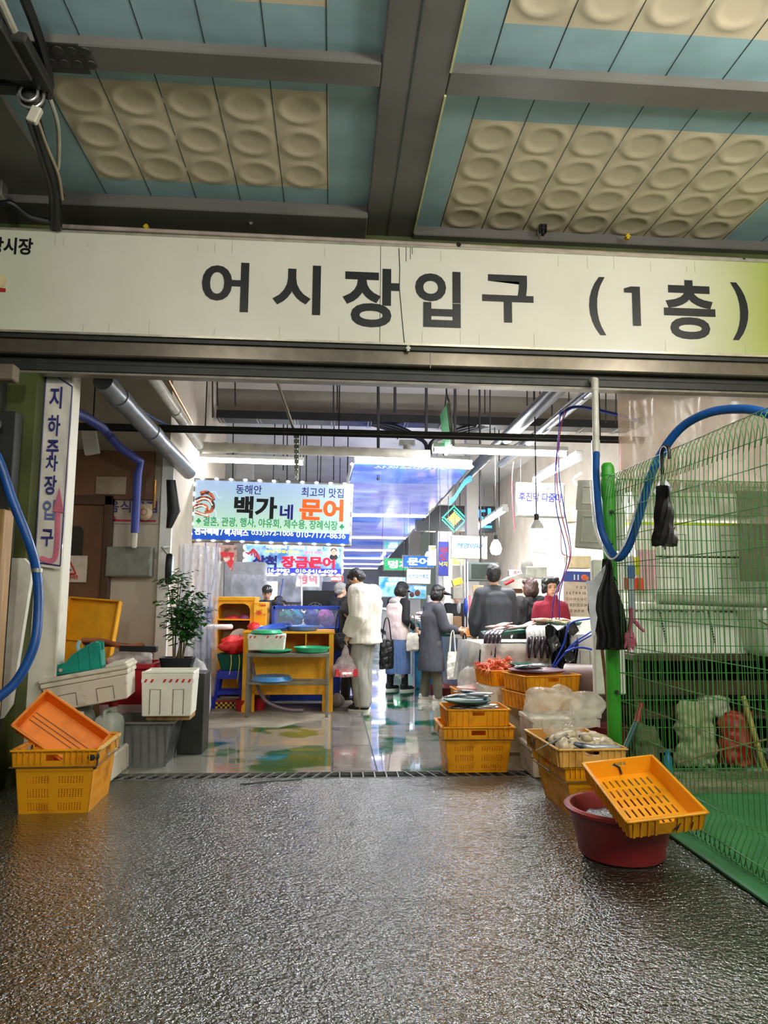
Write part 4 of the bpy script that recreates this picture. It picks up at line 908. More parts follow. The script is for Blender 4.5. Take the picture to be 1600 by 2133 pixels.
b=MB(); b.tube(spl([V((-.12,-.05,0)),V((-.14,-.06,-.1)),V((-.05,-.06,-.17)),V((.02,-.06,-.1)),V((.0,-.05,0))],6),.008,6); b.build('cable_loop',M_blk,t)
t,w,h=wallbox('light_switch',203,1168,218,1192,7.95,M_wht,'small white wall socket left of the grey electric cabinet','socket',.03)
b=MB(); b.tube([V((0,-.02,h)),V((-.03,-.02,.5)),V((-.05,-.02,1.0))],.006,6); b.build('cable',M_blk,t)
gm=thing('gas_meter','round beige gas meter with brass pipe on the plaster wall','meter',P(303,1068,Y=7.85))
b=MB(); b.ell((0,0,0),(.075,.06,.085)); b.bb((-.07,-.04,.04),(.07,.04,.09)); b.build('body',pm('beige_meter',(190,168,136),.45),gm,smooth=True,bevel=.004)
b=MB(); b.lathe([(0,0),(.035,0),(.035,.012)],n=16); 
for v in b.v: v.xyz=(v.x,-.055-v.z,v.y)
b.build('dial',pm('red_dial',(170,80,60),.4),gm)
b=MB(); b.tube([(.07,0,.05),(.09,0,.06),(.09,0,.36)],.012,8); b.build('inlet_pipe',pm('brass_pipe',(186,130,50),.35),gm,smooth=True)
# wall poster with arrow and letters on plaster wall
t=thing('wall_notice','faded paper notice with purple letters and a red arrow behind the blue pipe','notice',(0,7.94,0))
a=P(207,1036,Y=7.93);c_=P(330,1092,Y=7.93); b=MB(); b.bb((a.x,-.006,c_.z),(c_.x,0,a.z)); b.build('sheet',pm('faded_paper',(176,162,146),.6),t)
text('lettering','음식물점',pm('purple_ink',(70,56,110),.5),t,P(222,1060,Y=7.93).x,c_.x-.02,P(222,1067,Y=7.93).z,P(222,1042,Y=7.93).z,y=-.008,bold=.02)
p=P(229,1078,Y=7.93); b=MB(); b.bb((p.x+.04,-.009,p.z-.04),(c_.x-.03,-.007,p.z-.02)); b.prism([(0,-.05),(0,.05),(.0,.0)],(p.x,-.009,p.z),(1,0,0),(0,0,1),.002); b.prism([(-.02,-.0),(.03,.06),(.07,.0)],(p.x,-.009,p.z-.02),(1,0,0),(0,0,1),.002); b.bb((p.x+.01,-.009,p.z-.04),(p.x+.05,-.007,p.z)); b.build('arrow',pm('crimson_ink',(170,30,70),.5),t)
# slip warning
t=thing('warning_notice','white slip warning notice with a red triangle on the brown door','notice',(0,7.86,0))
a=P(118,1157,Y=7.86);c_=P(180,1213,Y=7.86); b=MB(); b.bb((a.x,-.01,c_.z),(c_.x,0,a.z)); b.build('sheet',pm('notice_paper',(214,202,188),.5),t)
cx=P(139,1177,Y=7.86); s=.115
def tri(s): return [(-s*.9,-s*.8),(s*.9,-s*.8),(0,s*.9)]
b=MB(); q=tri(s)
for i in range(3): b.tube([V((cx.x+q[i][0],-.012,cx.z+q[i][1])),V((cx.x+q[(i+1)%3][0],-.012,cx.z+q[(i+1)%3][1]))],.008,6)
b.build('triangle',pm('red_ink2',(206,44,36),.4),t)
b=MB(); 
def seg(x0,y0,x1,y1,r=.008): b.tube([V((cx.x+x0,-.014,cx.z+y0)),V((cx.x+x1,-.014,cx.z+y1))],r,5)
seg(-.02,.03,.01,-.02,.012);seg(.01,-.02,.05,-.06);seg(.01,-.02,-.03,-.06);seg(-.01,.02,.04,.03);seg(-.01,.02,-.05,-.01); b.ell((cx.x-.03,-.014,cx.z+.05),.014,n=8)
b.build('falling_figure',M_ink,t)
text('lettering','미끄럼 주의!!!',pm('red_ink2',(206,44,36),.4),t,P(124,1200,Y=7.86).x,P(163,1200,Y=7.86).x,P(124,1207,Y=7.86).z,P(124,1196,Y=7.86).z,y=-.012,bold=.03)
# round double sided sign at the wall edge
t=thing('round_sign','small round blue and white sign projecting from the wall post above the plant','sign',P(352,1185,Y=7.6))
b=MB(); b.lathe([(0,-.05),(.15,-.05),(.16,-.03),(.16,.03),(.15,.05),(0,.05)],n=28)
for v in b.v: v.xyz=(v.z*.6,v.x*.3,v.y)
b.build('disc',M_blk,t,smooth=True)
b=MB(); b.lathe([(0,.0),(.14,.0),(.14,.008),(0,.008)],n=28)
for v in b.v: v.xyz=(v.z+.031,v.x*.3,v.y)
b.build('face',pm('pale_blue_face',(176,206,230),.3),t); b=MB(); b.tube([(-.02,0,.15),(-.08,0,.22),(-.08,.32,.25)],.012,8); b.build('bracket',M_steel,t)
b=MB(); b.rings([[P(360,1000,Y=7.9)+V((math.cos(k*.45)*.05-.02,math.sin(k*.45)*.02,0)) for k in range(14)],[P(362,1065,Y=7.9)+V((math.cos(k*.45)*.07,math.sin(k*.45)*.03,0)) for k in range(14)],[P(352,1100,Y=7.9)+V((math.cos(k*.45)*.03,math.sin(k*.45)*.02,0)) for k in range(14)]]); tag(b.build('black_bag',M_blk,smooth=True),'black bag hanging on the wall edge above the round sign','bag')
t,w,h=wallbox('emergency_light',183,893,210,948,7.86,M_wht,'white emergency light box hanging beside the blue wrapped pipe','lamp',.06); t.rotation_euler=(0,R(-12),0)
# notice card wired to grey pipe
b=MB(); p=P(325,925,Y=8.4); b.box(p,(.20,.03,.12),rot=(0,R(25),0)); tag(b.build('name_card',pm('beige_card',(196,180,150),.6)),'small beige card wired to the far end of the grey drain pipe','card')
# plastic curtains and blue straps
M_curt=film('clear_curtain',(206,212,226),.5,.15,.8,12)
def curtain(x0,x1,z0,z1,Y0,Y1,label,mat=M_curt,fold=.04,k=9,name='plastic_curtain'):
    b=MB(); b.sheet(lambda u,v:V((x0+(x1-x0)*u+.01*math.sin(v*9),Y0+(Y1-Y0)*u+fold*math.sin(u*k*6.28)*(.5+.5*v),z0+(z1-z0)*v+.0)),90,10)
    return tag(b.build(name,mat,smooth='all',local=False),label,'curtain')
curtain(-1.78,-1.42,.15,2.0,8.6,9.3,'clear plastic curtain hanging behind the potted plant',k=6)
curtain(-1.62,-.15,1.30,1.74,11.85,11.95,'clear plastic curtain hanging behind the two octopus stall signs',k=5)
M_bstr=pm('blue_strap',(24,60,180),.45)
for i,(x0,y0,x1,y1,Yq) in enumerate(((452,1130,436,1260,9.7),(428,1130,433,1250,9.9),(590,1205,574,1275,10.4),(437,1260,432,1440,9.6))):
    b=MB(); b.tube(spl([P(x0,y0,Y=Yq),P((x0+x1)/2+2,(y0+y1)/2,Y=Yq),P(x1,y1,Y=Yq)],5),.022,6,flat=.3)
    tag(b.build('blue_strap',M_bstr),['blue strap slanting behind the left end of the large stall sign','second blue strap left of the first, beside the clear curtain','blue strap hanging beside the man in the black cap','wide blue strap hanging down to the floor behind the yellow booth'][i],'strap')
pipe('steel_pole',[P(424,1270,Y=9.7),P(424,1440,Y=9.6)],.012,M_steel,'thin steel pole standing behind the yellow booth',8,cat='pole')
b=MB(); a=P(455,1135,Y=10.2);c_=P(492,1170,Y=10.2); b.bb((a.x,10.19,c_.z),(c_.x,10.21,a.z)); tag(b.build('hanging_poster',pm('poster_brown',(176,150,140),.5,c2=(110,80,70))),'small brown picture poster hanging left of the smaller stall sign','poster')
b=MB(); b.prism([(0,0),(.22,-.02),(.2,-.28),(.08,-.12)],P(455,1148,Y=10.1),(1,0,0),(0,0,1),.01); tag(b.build('red_flag',pm('red_white_flag',(210,60,70),.5,c2=(230,220,210))),'red and white pennant hanging below the large stall sign','pennant')
b=MB(); b.sheet(lambda u,v:P(402+8*u+ (6*(1-v)),1000+(130)*v,Y=9.42+.12*u)+V((0,.01*math.sin(v*9),0)),6,12); tag(b.build('red_banner',pm('red_banner_cloth',(214,70,84),.5),solid=.004),'red banner edge hanging at the left side of the large stall sign','banner')
# ================================================================= HALL SIGNS
def backlit(name,c_top,c_bot,s,z0,z1):
    """sheet of a backlit sign with a printed vertical colour fade"""
    m=bpy.data.materials.new(name); m.use_nodes=True; N=m.node_tree.nodes; L=m.node_tree.links; b=N['Principled BSDF']
    tc=N.new('ShaderNodeTexCoord'); sx=N.new('ShaderNodeSeparateXYZ'); L.new(tc.outputs['Object'],sx.inputs[0]); mr=N.new('ShaderNodeMapRange'); mr.inputs[1].default_value=z0; mr.inputs[2].default_value=z1; L.new(sx.outputs[2],mr.inputs[0])
    r=N.new('ShaderNodeValToRGB'); r.color_ramp.elements[0].color=S(c_bot); r.color_ramp.elements[1].color=S(c_top); L.new(mr.outputs[0],r.inputs[0]); b.inputs['Base Color'].default_value=(.18,.2,.22,1); L.new(r.outputs[0],b.inputs['Emission Color']); b.inputs['Emission Strength'].default_value=s; b.inputs['Roughness'].default_value=.3
    return m
ES=.22
M_led=em('led_white',(250,252,255),8)
def ledframe(t,w,h,nx,nz,y=-.075,r=.013):
    pts=[]
    for i in range(nx): x=-w/2+w*(i+.5)/nx; pts+= [(x,h+.014,1),(x,-.014,1)]
    for j in range(nz): z=h*(j+.5)/nz; pts+= [(-w/2-.005,z,0),(w/2+.005,z,0)]
    src=None
    for x,z,hz in pts:
        if src is None:
            b=MB(); b.ell((0,0,0),(r*1.9,r*.7,r*.9),n=8); src=b.build('led_bulb',M_led,t,smooth='all'); src.location=(x,y,z)
            if not hz: src.rotation_euler=(0,R(90),0)
        else:
            c=src.copy(); c.location=(x,y,z); c.rotation_euler=(0,0 if hz else R(90),0); COL.objects.link(c); c.parent=t
def fsign(name,label,px0,py0,px1,py1,Y,rot=0,d=.12,cat='sign'):
    a=P(px0,py0,Y=Y);c_=P(px1,py1,Y=Y); w=c_.x-a.x; h=a.z-c_.z
    t=thing(name,label,cat,((a.x+c_.x)/2,Y,c_.z),(0,R(rot),0)); return t,w,h
# -- big octopus stall sign
t,w,h=fsign('stall_sign','large backlit stall sign with octopus picture, black and orange letters and white bulbs',407,1004,727,1131,9.45,1.1)
b=MB(); b.bb((-w/2-.03,-.06,-.03),(w/2+.03,.10,h+.03)); b.build('case',M_steel,t,bevel=.01)
b=MB(); b.bb((-w/2,-.066,h*.17),(w/2,-.06,h)); b.build('face',backlit('sky_to_green',(168,200,246),(196,240,196),ES*1.6,h*.17,h),t)
b=MB(); b.bb((-w/2,-.066,0),(w/2,-.06,h*.17)); b.build('phone_strip',em('blue_strip',(10,84,200),ES*1.5),t)
ledframe(t,w+.02,h+.01,11,6)
X0=-w/2; sxp=w/320; szp=h/127
def tx(s,x0,x1,y0,y1,mat,bold=.02,sh=0): text('lettering',s,mat,t,X0+(x0-407)*sxp,X0+(x1-407)*sxp,h-(y1-1004)*szp,h-(y0-1004)*szp,y=-.067,bold=bold,shear=sh)
I_navy=em('lit_navy',(24,16,130),.25); I_blk=em('lit_black',(14,14,20),.1); I_or=em('lit_orange',(255,84,20),.6); I_gr=em('lit_green',(10,150,80),.35); I_wh=em('lit_white',(240,250,246),1.1); I_red=em('lit_red',(226,10,60),.5); I_yel=em('lit_yellow',(250,230,20),.8)
I_cy=em('lit_blue',(20,110,190),.5)
tx('동해안',490,543,1011,1031,I_navy,.01); tx('최고의 맛집',625,712,1011,1032,I_navy,.01)
tx('백가',488,576,1035,1083,I_blk,.04); tx('네',582,609,1050,1083,I_navy,.03); tx('문어',622,713,1035,1083,I_or,.04)
tx('결혼, 관광, 행사, 야유회, 제수용, 장례식장',427,702,1082,1103,I_gr,.015)
tx('전국택배 / 퀵서비스',411,520,1107,1122,I_wh,.04); tx('033)572-1006',526,612,1108,1121,I_wh,.01); tx('010-7177-8636',618,719,1107,1120,I_wh,.01)
def clover(x,y):
    b=MB(); cx=X0+(x-407)*sxp; cz=h-(y-1004)*szp
    for dx,dz in ((0,.018),(-.016,-.004),(.016,-.004)): b.lathe([(0,-.002),(.015,-.002),(.015,0)],(0,0,0),12); 
    n=len(b.v)//3
    for k,(dx,dz) in enumerate(((0,.018),(-.016,-.004),(.016,-.004))):
        for v in b.v[k*n:(k+1)*n]: v.xyz=(v.x+cx+dx,v.z-.067,v.y+cz+dz)
    b.prism([(-.004,0),(.004,0),(.009,-.035),(-.009,-.035)],(cx,-.067,cz),(1,0,0),(0,0,1),.002); b.build('clover_mark',I_gr,t)
clover(418,1092); clover(711,1094)
# octopus picture: body blotches + curled arms with suckers
b=MB(); cx,cz=X0+.12,h-.30
for pts,r in (([(-.10,.02),(-.02,.06),(.06,.05),(.12,-.02),(.10,-.10),(.02,-.12)],.035),([(-.12,-.06),(-.03,-.03),(.04,-.05),(.05,-.11)],.03),([(-.05,.12),(.03,.14),(.10,.10),(.13,.04)],.03),([(-.1,-.12),(0,-.15),(.08,-.17)],.025)):
    s_=spl([V((cx+x,-.068,cz+z)) for x,z in pts],6); b.tube(s_,[r*(1-.5*i/len(s_)) for i in range(len(s_))],8,flat=1)
for v in b.v: v.y=-.068+(v.y+.068)*.12
b.build('octopus_picture',[pm('octopus_skin',(190,96,60),.5,c2=(60,40,44),mixs=(.4,.55),scale=22,emit=.3)],t,smooth=True)
b=MB(); random.seed(5)
for pts in ([(-.10,.02),(-.02,.055),(.06,.045),(.11,-.02)],[(-.11,-.065),(-.03,-.035),(.03,-.055)],[(-.09,-.12),(0,-.15),(.06,-.16)]):
    for p in spl([V((cx+x,-.075,cz+z)) for x,z in pts],4): b.ell(p,(.009,.003,.009),n=6)
b.build('sucker_dots',em('sucker_white',(250,236,226),.8),t)
b=MB()
for pts,r in (([(.10,-.08),(.16,-.1),(.17,-.18),(.22,-.22)],.02),([(.06,.14),(.14,.15),(.18,.08),(.24,.09)],.02),([(.08,-.16),(.13,-.2),(.11,-.26)],.015)):
    s_=spl([V((cx+x,-.067,cz+z)) for x,z in pts],6); b.tube(s_,r,8,flat=.15)
for v in b.v: v.y=-.067+(v.y+.067)*.15
b.build('ghost_arms',pm('pale_octopus',(190,196,220),.4,emit=.5),t)
# -- second stall sign
t,w,h=fsign('stall_sign','smaller backlit stall sign with blue and red letters, behind the large one',512,1136,711,1196,13.6,.6)
b=MB(); b.bb((-w/2-.03,-.05,-.03),(w/2+.03,.08,h+.03)); b.build('case',M_steel,t)
b=MB(); b.bb((-w/2,-.056,h*.2),(w/2,-.05,h)); b.build('face',pm('sea_print',(60,110,170),.3,c2=(160,196,226),mixs=(.4,.6),scale=4,emit=.45),t)
b=MB(); b.bb((-w/2,-.056,0),(w/2,-.05,h*.2)); b.build('phone_strip',em('blue_strip2',(40,50,190),.6),t)
ledframe(t,w+.03,h+.02,13,4,r=.022)
X0=-w/2; sxp=w/199; szp=h/60
def tx(s,x0,x1,y0,y1,mat,bold=.02,sh=0): text('lettering',s,mat,t,X0+(x0-512)*sxp,X0+(x1-512)*sxp,h-(y1-1136)*szp,h-(y0-1136)*szp,y=-.060,bold=bold,shear=sh)
b=MB(); b.bb((X0+.1,-.0585,.2*h),(X0+w*.85,-.057,h*.62)); 
tx('삼척',527,577,1158,1184,I_navy,.05); tx('장금문어',585,697,1158,1184,I_red,.05); tx('40년 전통(전수)',552,622,1146,1153,I_yel,.03); tx('문어 박사',633,671,1146,1154,em('lit_pink',(250,120,150),.7),.03)
tx('착한가격 동해안 참문어',553,670,1136.5,1143.5,I_wh,.03); tx('010-4416-9982   010-5416-6099',519,702,1186,1194,I_wh,.03)
b=MB(); b.lathe([(0,-.003),(.12,-.003),(.12,0)],n=20)
for v in b.v: v.xyz=(v.x*.9+X0+w*.915,v.z-.058,v.y+h*.78)
b.build('portrait_disc',pm('portrait_bg',(206,214,226),.4,emit=.5),t)
b=MB(); b.ell((X0+w*.915,-.062,h*.80),(.05,.004,.065)); b.build('portrait_face',pm('portrait_skin',(214,170,150),.5,emit=.3),t); b=MB(); b.ell((X0+w*.915,-.06,h*.86),(.062,.004,.05)); b.ell((X0+w*.915,-.06,h*.63),(.08,.003,.06)); b.build('portrait_hair',M_ink,t)
b=MB(); q=X0+.14
for i in range(6): a=i*.5-1.2; b.tube(spl([V((q,-.062,h*.85)),V((q+math.sin(a)*.08,-.062,h*.7)),V((q+math.sin(a)*.15,-.062,h*.72-.03*i%2))],4),.014,6,flat=1)
for v in b.v: v.y=-.062+(v.y+.062)*.15
b.build('octopus_drawing',pm('octo_red',(170,50,60),.5,emit=.3),t)
# bright strap / fixtures crossing it
t2,w2,h2=fsign('shelf_banner','pale banner with dark letters hanging low behind the smaller stall sign',555,1200,690,1212,15.5); b=MB(); b.bb((-w2/2,-.02,0),(w2/2,0,h2)); b.build('sheet',pm('pale_banner',(190,194,206),.5),t2); text('lettering','대광 알녀회집 · 해산물',I_navy,t2,-w2*.3,w2*.3,h2*.2,h2*.8,y=-.021)
# -- blue ceiling canopy of slats
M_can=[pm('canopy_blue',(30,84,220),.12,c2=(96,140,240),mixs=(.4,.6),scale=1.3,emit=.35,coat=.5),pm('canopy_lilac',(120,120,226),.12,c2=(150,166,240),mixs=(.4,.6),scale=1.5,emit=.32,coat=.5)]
cn=thing('ceiling_canopy','long row of glossy blue and violet ceiling panels hanging over the aisle','canopy',(1.06,9.3,3.08))
Ys=[9.35,10.6,12.1,13.6,15.2,17.0,18.8]
zc=3.12
def cx0(y): return .27-.012*(y-9.3)
def cx1(y): return 1.80+.028*(y-9.3)
y=9.3; k=0
while y<44:
    y2=y+1.35; b=MB(); L0=cn.location
    vs=[V((cx0(y),y,zc)),V((cx1(y),y,zc)),V((cx1(y2),y2,zc-.03)),V((cx0(y2),y2,zc-.03))]
    vs=[v-L0 for v in vs]; b.rings([vs,[v+V((0,0,.03)) for v in vs]])
    b.build('panel',M_can[0 if (k in(0,) or k%5==4) else 1],cn)
    if k%4==3:
        b=MB(); q=[V((cx0(y2),y2+.03,zc-.03))-L0,V((cx1(y2),y2+.03,zc-.03))-L0]; b.tube(q,.03,8); b.build('light_bar',em('bar_glow',(240,244,255),5),cn)
    y=y2+.09; k+=1
for s in (0,1):
    f=cx1 if s else cx0; b=MB(); q=[V((f(yy)+(.03 if s else -.03),yy,zc))-cn.location for yy in (9.3,44)]; b.tube(q,.03,4); b.build('side_frame',M_steel,cn)
b=MB()
for yy in (12,18,26,36):
    for f in (cx0,cx1): b.bb((f(yy)-cn.location.x-.01,yy-9.3,.03),(f(yy)-cn.location.x+.01,yy-9.28,1.8))
b.build('hangers',M_rod,cn)
b=MB(); a=V((.28,9.28,zc+.06))-cn.location; b.bb((a.x,-.05,.06),(a.x+1.52,.0,.17)); b.build('front_fascia',M_dgrey,cn)
t0=text('lettering','삼척중앙시장',pm('pale_ink',(190,206,246),.3,emit=.4),cn,-.52,.50,-.0,-.22,y=0,bold=.01,face='keep')
for v in t0.data.vertices: x,y_,z=v.co; v.co=V((x,.35+(z)*1.4,.037-.002+y_*.2))
b=MB(); b.ell((-.06,.95,.035),(.42,.16,.004),n=12); b.ell((.3,1.0,.034),(.25,.09,.004),n=10); b.build('flame_print',pm('flame_print',(220,90,40),.3,c2=(236,200,80),scale=7,emit=.3),cn)
# projector box over canopy
b=MB(); p=P(848,940,Y=9.0); b.tube([p+V((0,0,.12)),p+V((0,0,-.02)),p+V((-.04,-.03,-.18))],[.05,.05,.07],12); b.bb((p.x-.1,8.95,p.z+.08),(p.x+.1,9.05,p.z+.14)); tag(b.build('cctv_camera',M_steel,smooth=True),'grey surveillance camera hanging before the front edge of the canopy','camera')
# slanted hanging sign seen edge-on
t=thing('hanging_sign','thin double faced sign seen edge-on, hanging right above the cross lamp','sign',P(932,895,Y=8.0))
b=MB(); b.box((0,0,0),(.035,.55,.50),rot=(0,R(-6),0)); b.build('panel',M_steel,t,bevel=.006); b=MB(); b.box((-.022,0,0),(.004,.5,.45),rot=(0,R(-6),0)); b.build('green_face',pm('green_edge',(60,150,90),.4),t)
b=MB(); b.tube([(0,-.2,.23),(-.01,0,.42),(0,.2,.23)],.012,6); b.cyl((-.01,0,.42),(-.01,0,1.3),.01,n=6); b.build('hanger',M_rod,t)
# LED matrix
t=thing('dot_matrix_sign','black dot matrix sign showing a green and amber diamond and a cyan letter','sign',(0,15.8,0)); a=P(868,1052,Y=15.8);c_=P(1032,1108,Y=15.8)
t.location=((a.x+c_.x)/2,15.8,c_.z); w=c_.x-a.x;h=a.z-c_.z
b=MB(); b.bb((-w/2,0,0),(w/2,.3,h)); b.build('case',pm('black_panel',(12,16,22),.4),t)
def dots(name,pts,mat,r=.018):
    b=MB()
    for x,z in pts: b.box((x,-.006,z),(r*1.5,.01,r*1.5))
    o=b.build(name,mat,t); o['kind']='stuff'; return o
cx,cz=P(946,1082,Y=15.8).x-t.location.x,h*.48
dots('green_dots',[(cx+dx,cz+dz) for k in range(11) for dx,dz in ((k*.026,(11-k)*.026),(-k*.026,(11-k)*.026),(k*.026,-(11-k)*.026),(-k*.026,-(11-k)*.026),(k*.022,(9-k)*.022),(-k*.022,-(9-k)*.022)) ],em('led_green',(60,230,170),1.6))
dots('amber_dots',[(cx+i*.035,cz+j*.035) for i in range(-4,5) for j in range(-4,5) if abs(i)+abs(j)<5],em('led_amber',(255,210,90),2.0))
lt=text('lettering','진',em('led_cyan',(40,120,220),1.8),t,cx+.36,cx+.85,h*.15,h*.92,y=-.012,bold=.02)
b=MB(); b.box(P(1058,1018,Y=13.5),(.05,.6,.28),rot=(0,0,R(-20))); 
# teal banner beside canopy edge
b=MB(); b.sheet(lambda u,v:P(935+48*u,1040-55*u+(14)*v+4*math.sin(u*7),Y=10.2+.0*u),12,4); tag(b.build('teal_streamer',pm('teal_streamer',(30,130,170),.4),solid=.005),'folded teal banner hanging at the right edge of the canopy','banner')
def board(label,px0,py0,px1,py1,Y,lines,frame_m=None,face=None,glow=.55,rot=1.0,name='hanging_sign',hang=True,top=3.1):
    t,w,h=fsign(name,label,px0,py0,px1,py1,Y,rot)
    b=MB(); b.bb((-w/2,-.02,0),(w/2,.04,h)); b.build('frame',frame_m or M_steel,t,bevel=.006)
    b=MB(); m=.035; b.bb((-w/2+m*w,-.026,m*w),(w/2-m*w,-.02,h-m*w)); b.build('face',face or pm('lit_white_sheet',(226,240,240),.4,emit=glow,var=.03),t)
    for (s,x0,x1,y0,y1,mt,bo,shr) in lines:
        text('lettering',s,mt,t,-w/2+w*(x0-px0)/(px1-px0),-w/2+w*(x1-px0)/(px1-px0),h*(py1-y1)/(py1-py0),h*(py1-y0)/(py1-py0),y=-.028,bold=bo,shear=shr)
    if hang:
        b=MB()
        for s in (-.4,.4): b.cyl((s*w,.01,h),(s*w,.01,top-t.location.z),.005,n=5)
        b.build('hanging_wires',M_rod,t)
    return t,w,h
I_lb=pm('light_blue_ink',(40,110,190),.4); I_dr=pm('red_ink2',(206,44,36),.4); I_pu=pm('violet_ink',(50,50,160),.4)
board('white hanging sign with slanted blue letters beside the small light bulb',939,1115,1015,1165,10.9,[('[횟전문]',948,969,1121,1127,I_dr,0,0),('혜영이네',950,1006,1131,1143,I_lb,.03,.3),('H.p. 010-8878-7755',958,997,1147,1151,I_dr,0,0)])
board('white menu sign with red and violet letters, partly behind pink ribbons',1073,1005,1176,1079,8.6,[('[어패류] 소라, 골뱅이',1078,1160,1011,1023,I_dr,.01,0),('후진막 다줌마',1078,1170,1026,1046,I_pu,.03,.1),('T. 574-0644  H.p. 010-5375-2827',1082,1163,1050,1056,I_dr,0,0)])
board('small white sign with blue letters above the coated visitor',846,1185,897,1217,12.9,[('[대게]',851,860,1189,1192,I_dr,0,0),('미진수산횟집',851,893,1196,1205,I_lb,.02,.2)],glow=.9)
M_pstr=pm('blue_poster',(40,130,210),.4,c2=(150,200,236),mixs=(.4,.6),scale=5,emit=.35)
board('blue poster sign with white letters and bulb dots behind the vest woman',788,1201,845,1245,15.2,[('맛집으뜸',808,838,1203,1210,I_wh,.02,0),('울진바다',802,836,1213,1220,I_wh,.02,0)],face=M_pstr)
b_,w,h=board('colourful poster with two cartoonless portraits below the small white sign'.replace('cartoonless portraits','brown round figures'),850,1218,888,1248,13.1,[('바다횟집',862,886,1221,1228,I_wh,.02,0),('신선회',872,885,1236,1243,I_gr,.02,0)],face=M_pstr,hang=False)
b=MB(); b.ell((0,-.03,h*.42),(.05,.006,.06)); b.ell((-.1,-.03,h*.3),(.045,.006,.05)); b.build('round_figures',pm('brown_fig',(110,60,40),.5),b_)
board('tall narrow violet banner with letters beside the sloping lamp',912,1128,934,1200,12.0,[('영',914,931,1140,1152,I_dr,.02,0),('도',914,931,1155,1167,I_dr,.02,0),('낙지',914,931,1170,1180,I_yel,.02,0)],face=pm('violet_banner',(70,80,180),.5,emit=.15),hang=True,name='vertical_sign')
board('small white notice with red letters behind the man in the dark jacket',1059,1187,1086,1200,9.8,[('주차',1068,1084,1189,1198,I_dr,.04,0)],hang=False,glow=.2)
board('orange and white hanging card below the violet banner',944,1204,966,1219,9.6,[],face=pm('orange_card',(230,150,30),.5,c2=(240,190,60)),rot=-18,hang=False,name='hanging_card')
board('white paper price list hanging right of the large bulb',1115,1082,1150,1122,8.3,[('고등어 오징어',1120,1145,1088,1094,I_blk,0,0),('멍게 해삼',1120,1142,1099,1105,I_dr,0,0)],glow=.12,hang=False,name='paper_notice',frame_m=M_wht)
board('white paper sheet slanting below the price list',1108,1122,1140,1152,8.2,[],glow=.12,hang=False,rot=8,name='paper_notice',frame_m=M_wht)
# calendar
t,w,h=fsign('wall_calendar','big wall calendar page for month 11 behind the woman in the burgundy sweater',1172,1190,1234,1285,8.4,1.0,cat='calendar')
b=MB(); b.bb((-w/2,-.01,0),(w/2,0,h)); b.build('page',pm('calendar_paper',(222,206,184),.6),t)
b=MB(); b.bb((-w/2,-.014,h*.77),(w/2,-.01,h)); b.build('header',pm('calendar_header',(52,80,160),.4,c2=(90,60,140),scale=4),t)
text('lettering','11',pm('paper_white',(240,240,240),.4),t,-w*.15,w*.02,h*.81,h*.93,y=-.016,bold=.03)
b=MB(); b.ell((w*.22,-.015,h*.87),(.04,.004,.035)); b.ell((w*.33,-.015,h*.85),(.02,.004,.02)); b.build('flower_print',pm('orange_print',(226,110,60),.4),t)
rows=['          1 2 3 4','5 6 7 8 9 10 11','12 13 14 15 16 17 18','19 20 21 22 23 24 25','26 27 28 29 30']
for i,r_ in enumerate(rows):
    xs0=-w*.05 if i==0 else -w*.42; text('dates',r_.strip(),pm('grey_ink',(90,80,80),.5),t,xs0,w*.42 if i<4 else w*.2,h*(.62-.13*i),h*(.68-.13*i),y=-.011,bold=.01)
# ================================================================= LEFT STALL
def box_part(name,a,c,mat,parent,bev=.004): b=MB(); b.bb(a,c); return b.build(name,mat,parent,bevel=bev)
# yellow counter
yc=thing('yellow_counter','bright yellow painted counter with open pigeonholes in front of the stall','counter',(-.51,9.25,0))
for s,nm in ((-1,'side_panel'),(1,'side_panel')): box_part(nm,(s*.52-.03,-.25,0.0),(s*.52+.03,.45,.95),M_ypaint,yc)
box_part('front_panel',(-.49,-.20,.20),(.49,-.17,.70),M_ypaint,yc); box_part('top',(-.56,-.27,.94),(.56,.47,.965),M_ypaint,yc)
box_part('shelf',(-.49,-.25,.68),(.49,.40,.70),M_ypaint,yc); box_part('divider',(.20,-.24,.70),(.215,.35,.94),M_ypaint,yc); box_part('divider',(-.13,-.24,.70),(-.115,.35,.94),M_ypaint,yc); box_part('back_panel',(-.49,.30,.2),(.49,.32,.95),M_ypaint,yc)
box_part('front_leg',(-.50,-.24,0),(-.40,-.18,.22),M_ypaint,yc);box_part('front_leg',(.42,-.24,0),(.50,-.18,.22),M_ypaint,yc)
b=MB(); b.bb((-.2,-.175,.02),(.45,-.17,.20)); 
b=MB(); b.tube(spl([V((-.42,-.4,.60)),V((-.36,-.38,.35)),V((-.25,-.36,.15)),V((-.02,-.34,.05)),V((.2,-.33,.03))],6),.02,8); o=b.build('rubber_hose',pm('mauve_hose',(110,90,96),.5),smooth=True); tag(o,'dull mauve hose hanging from the steel table frame to the floor','hose')
o.location=o.location+yc.location
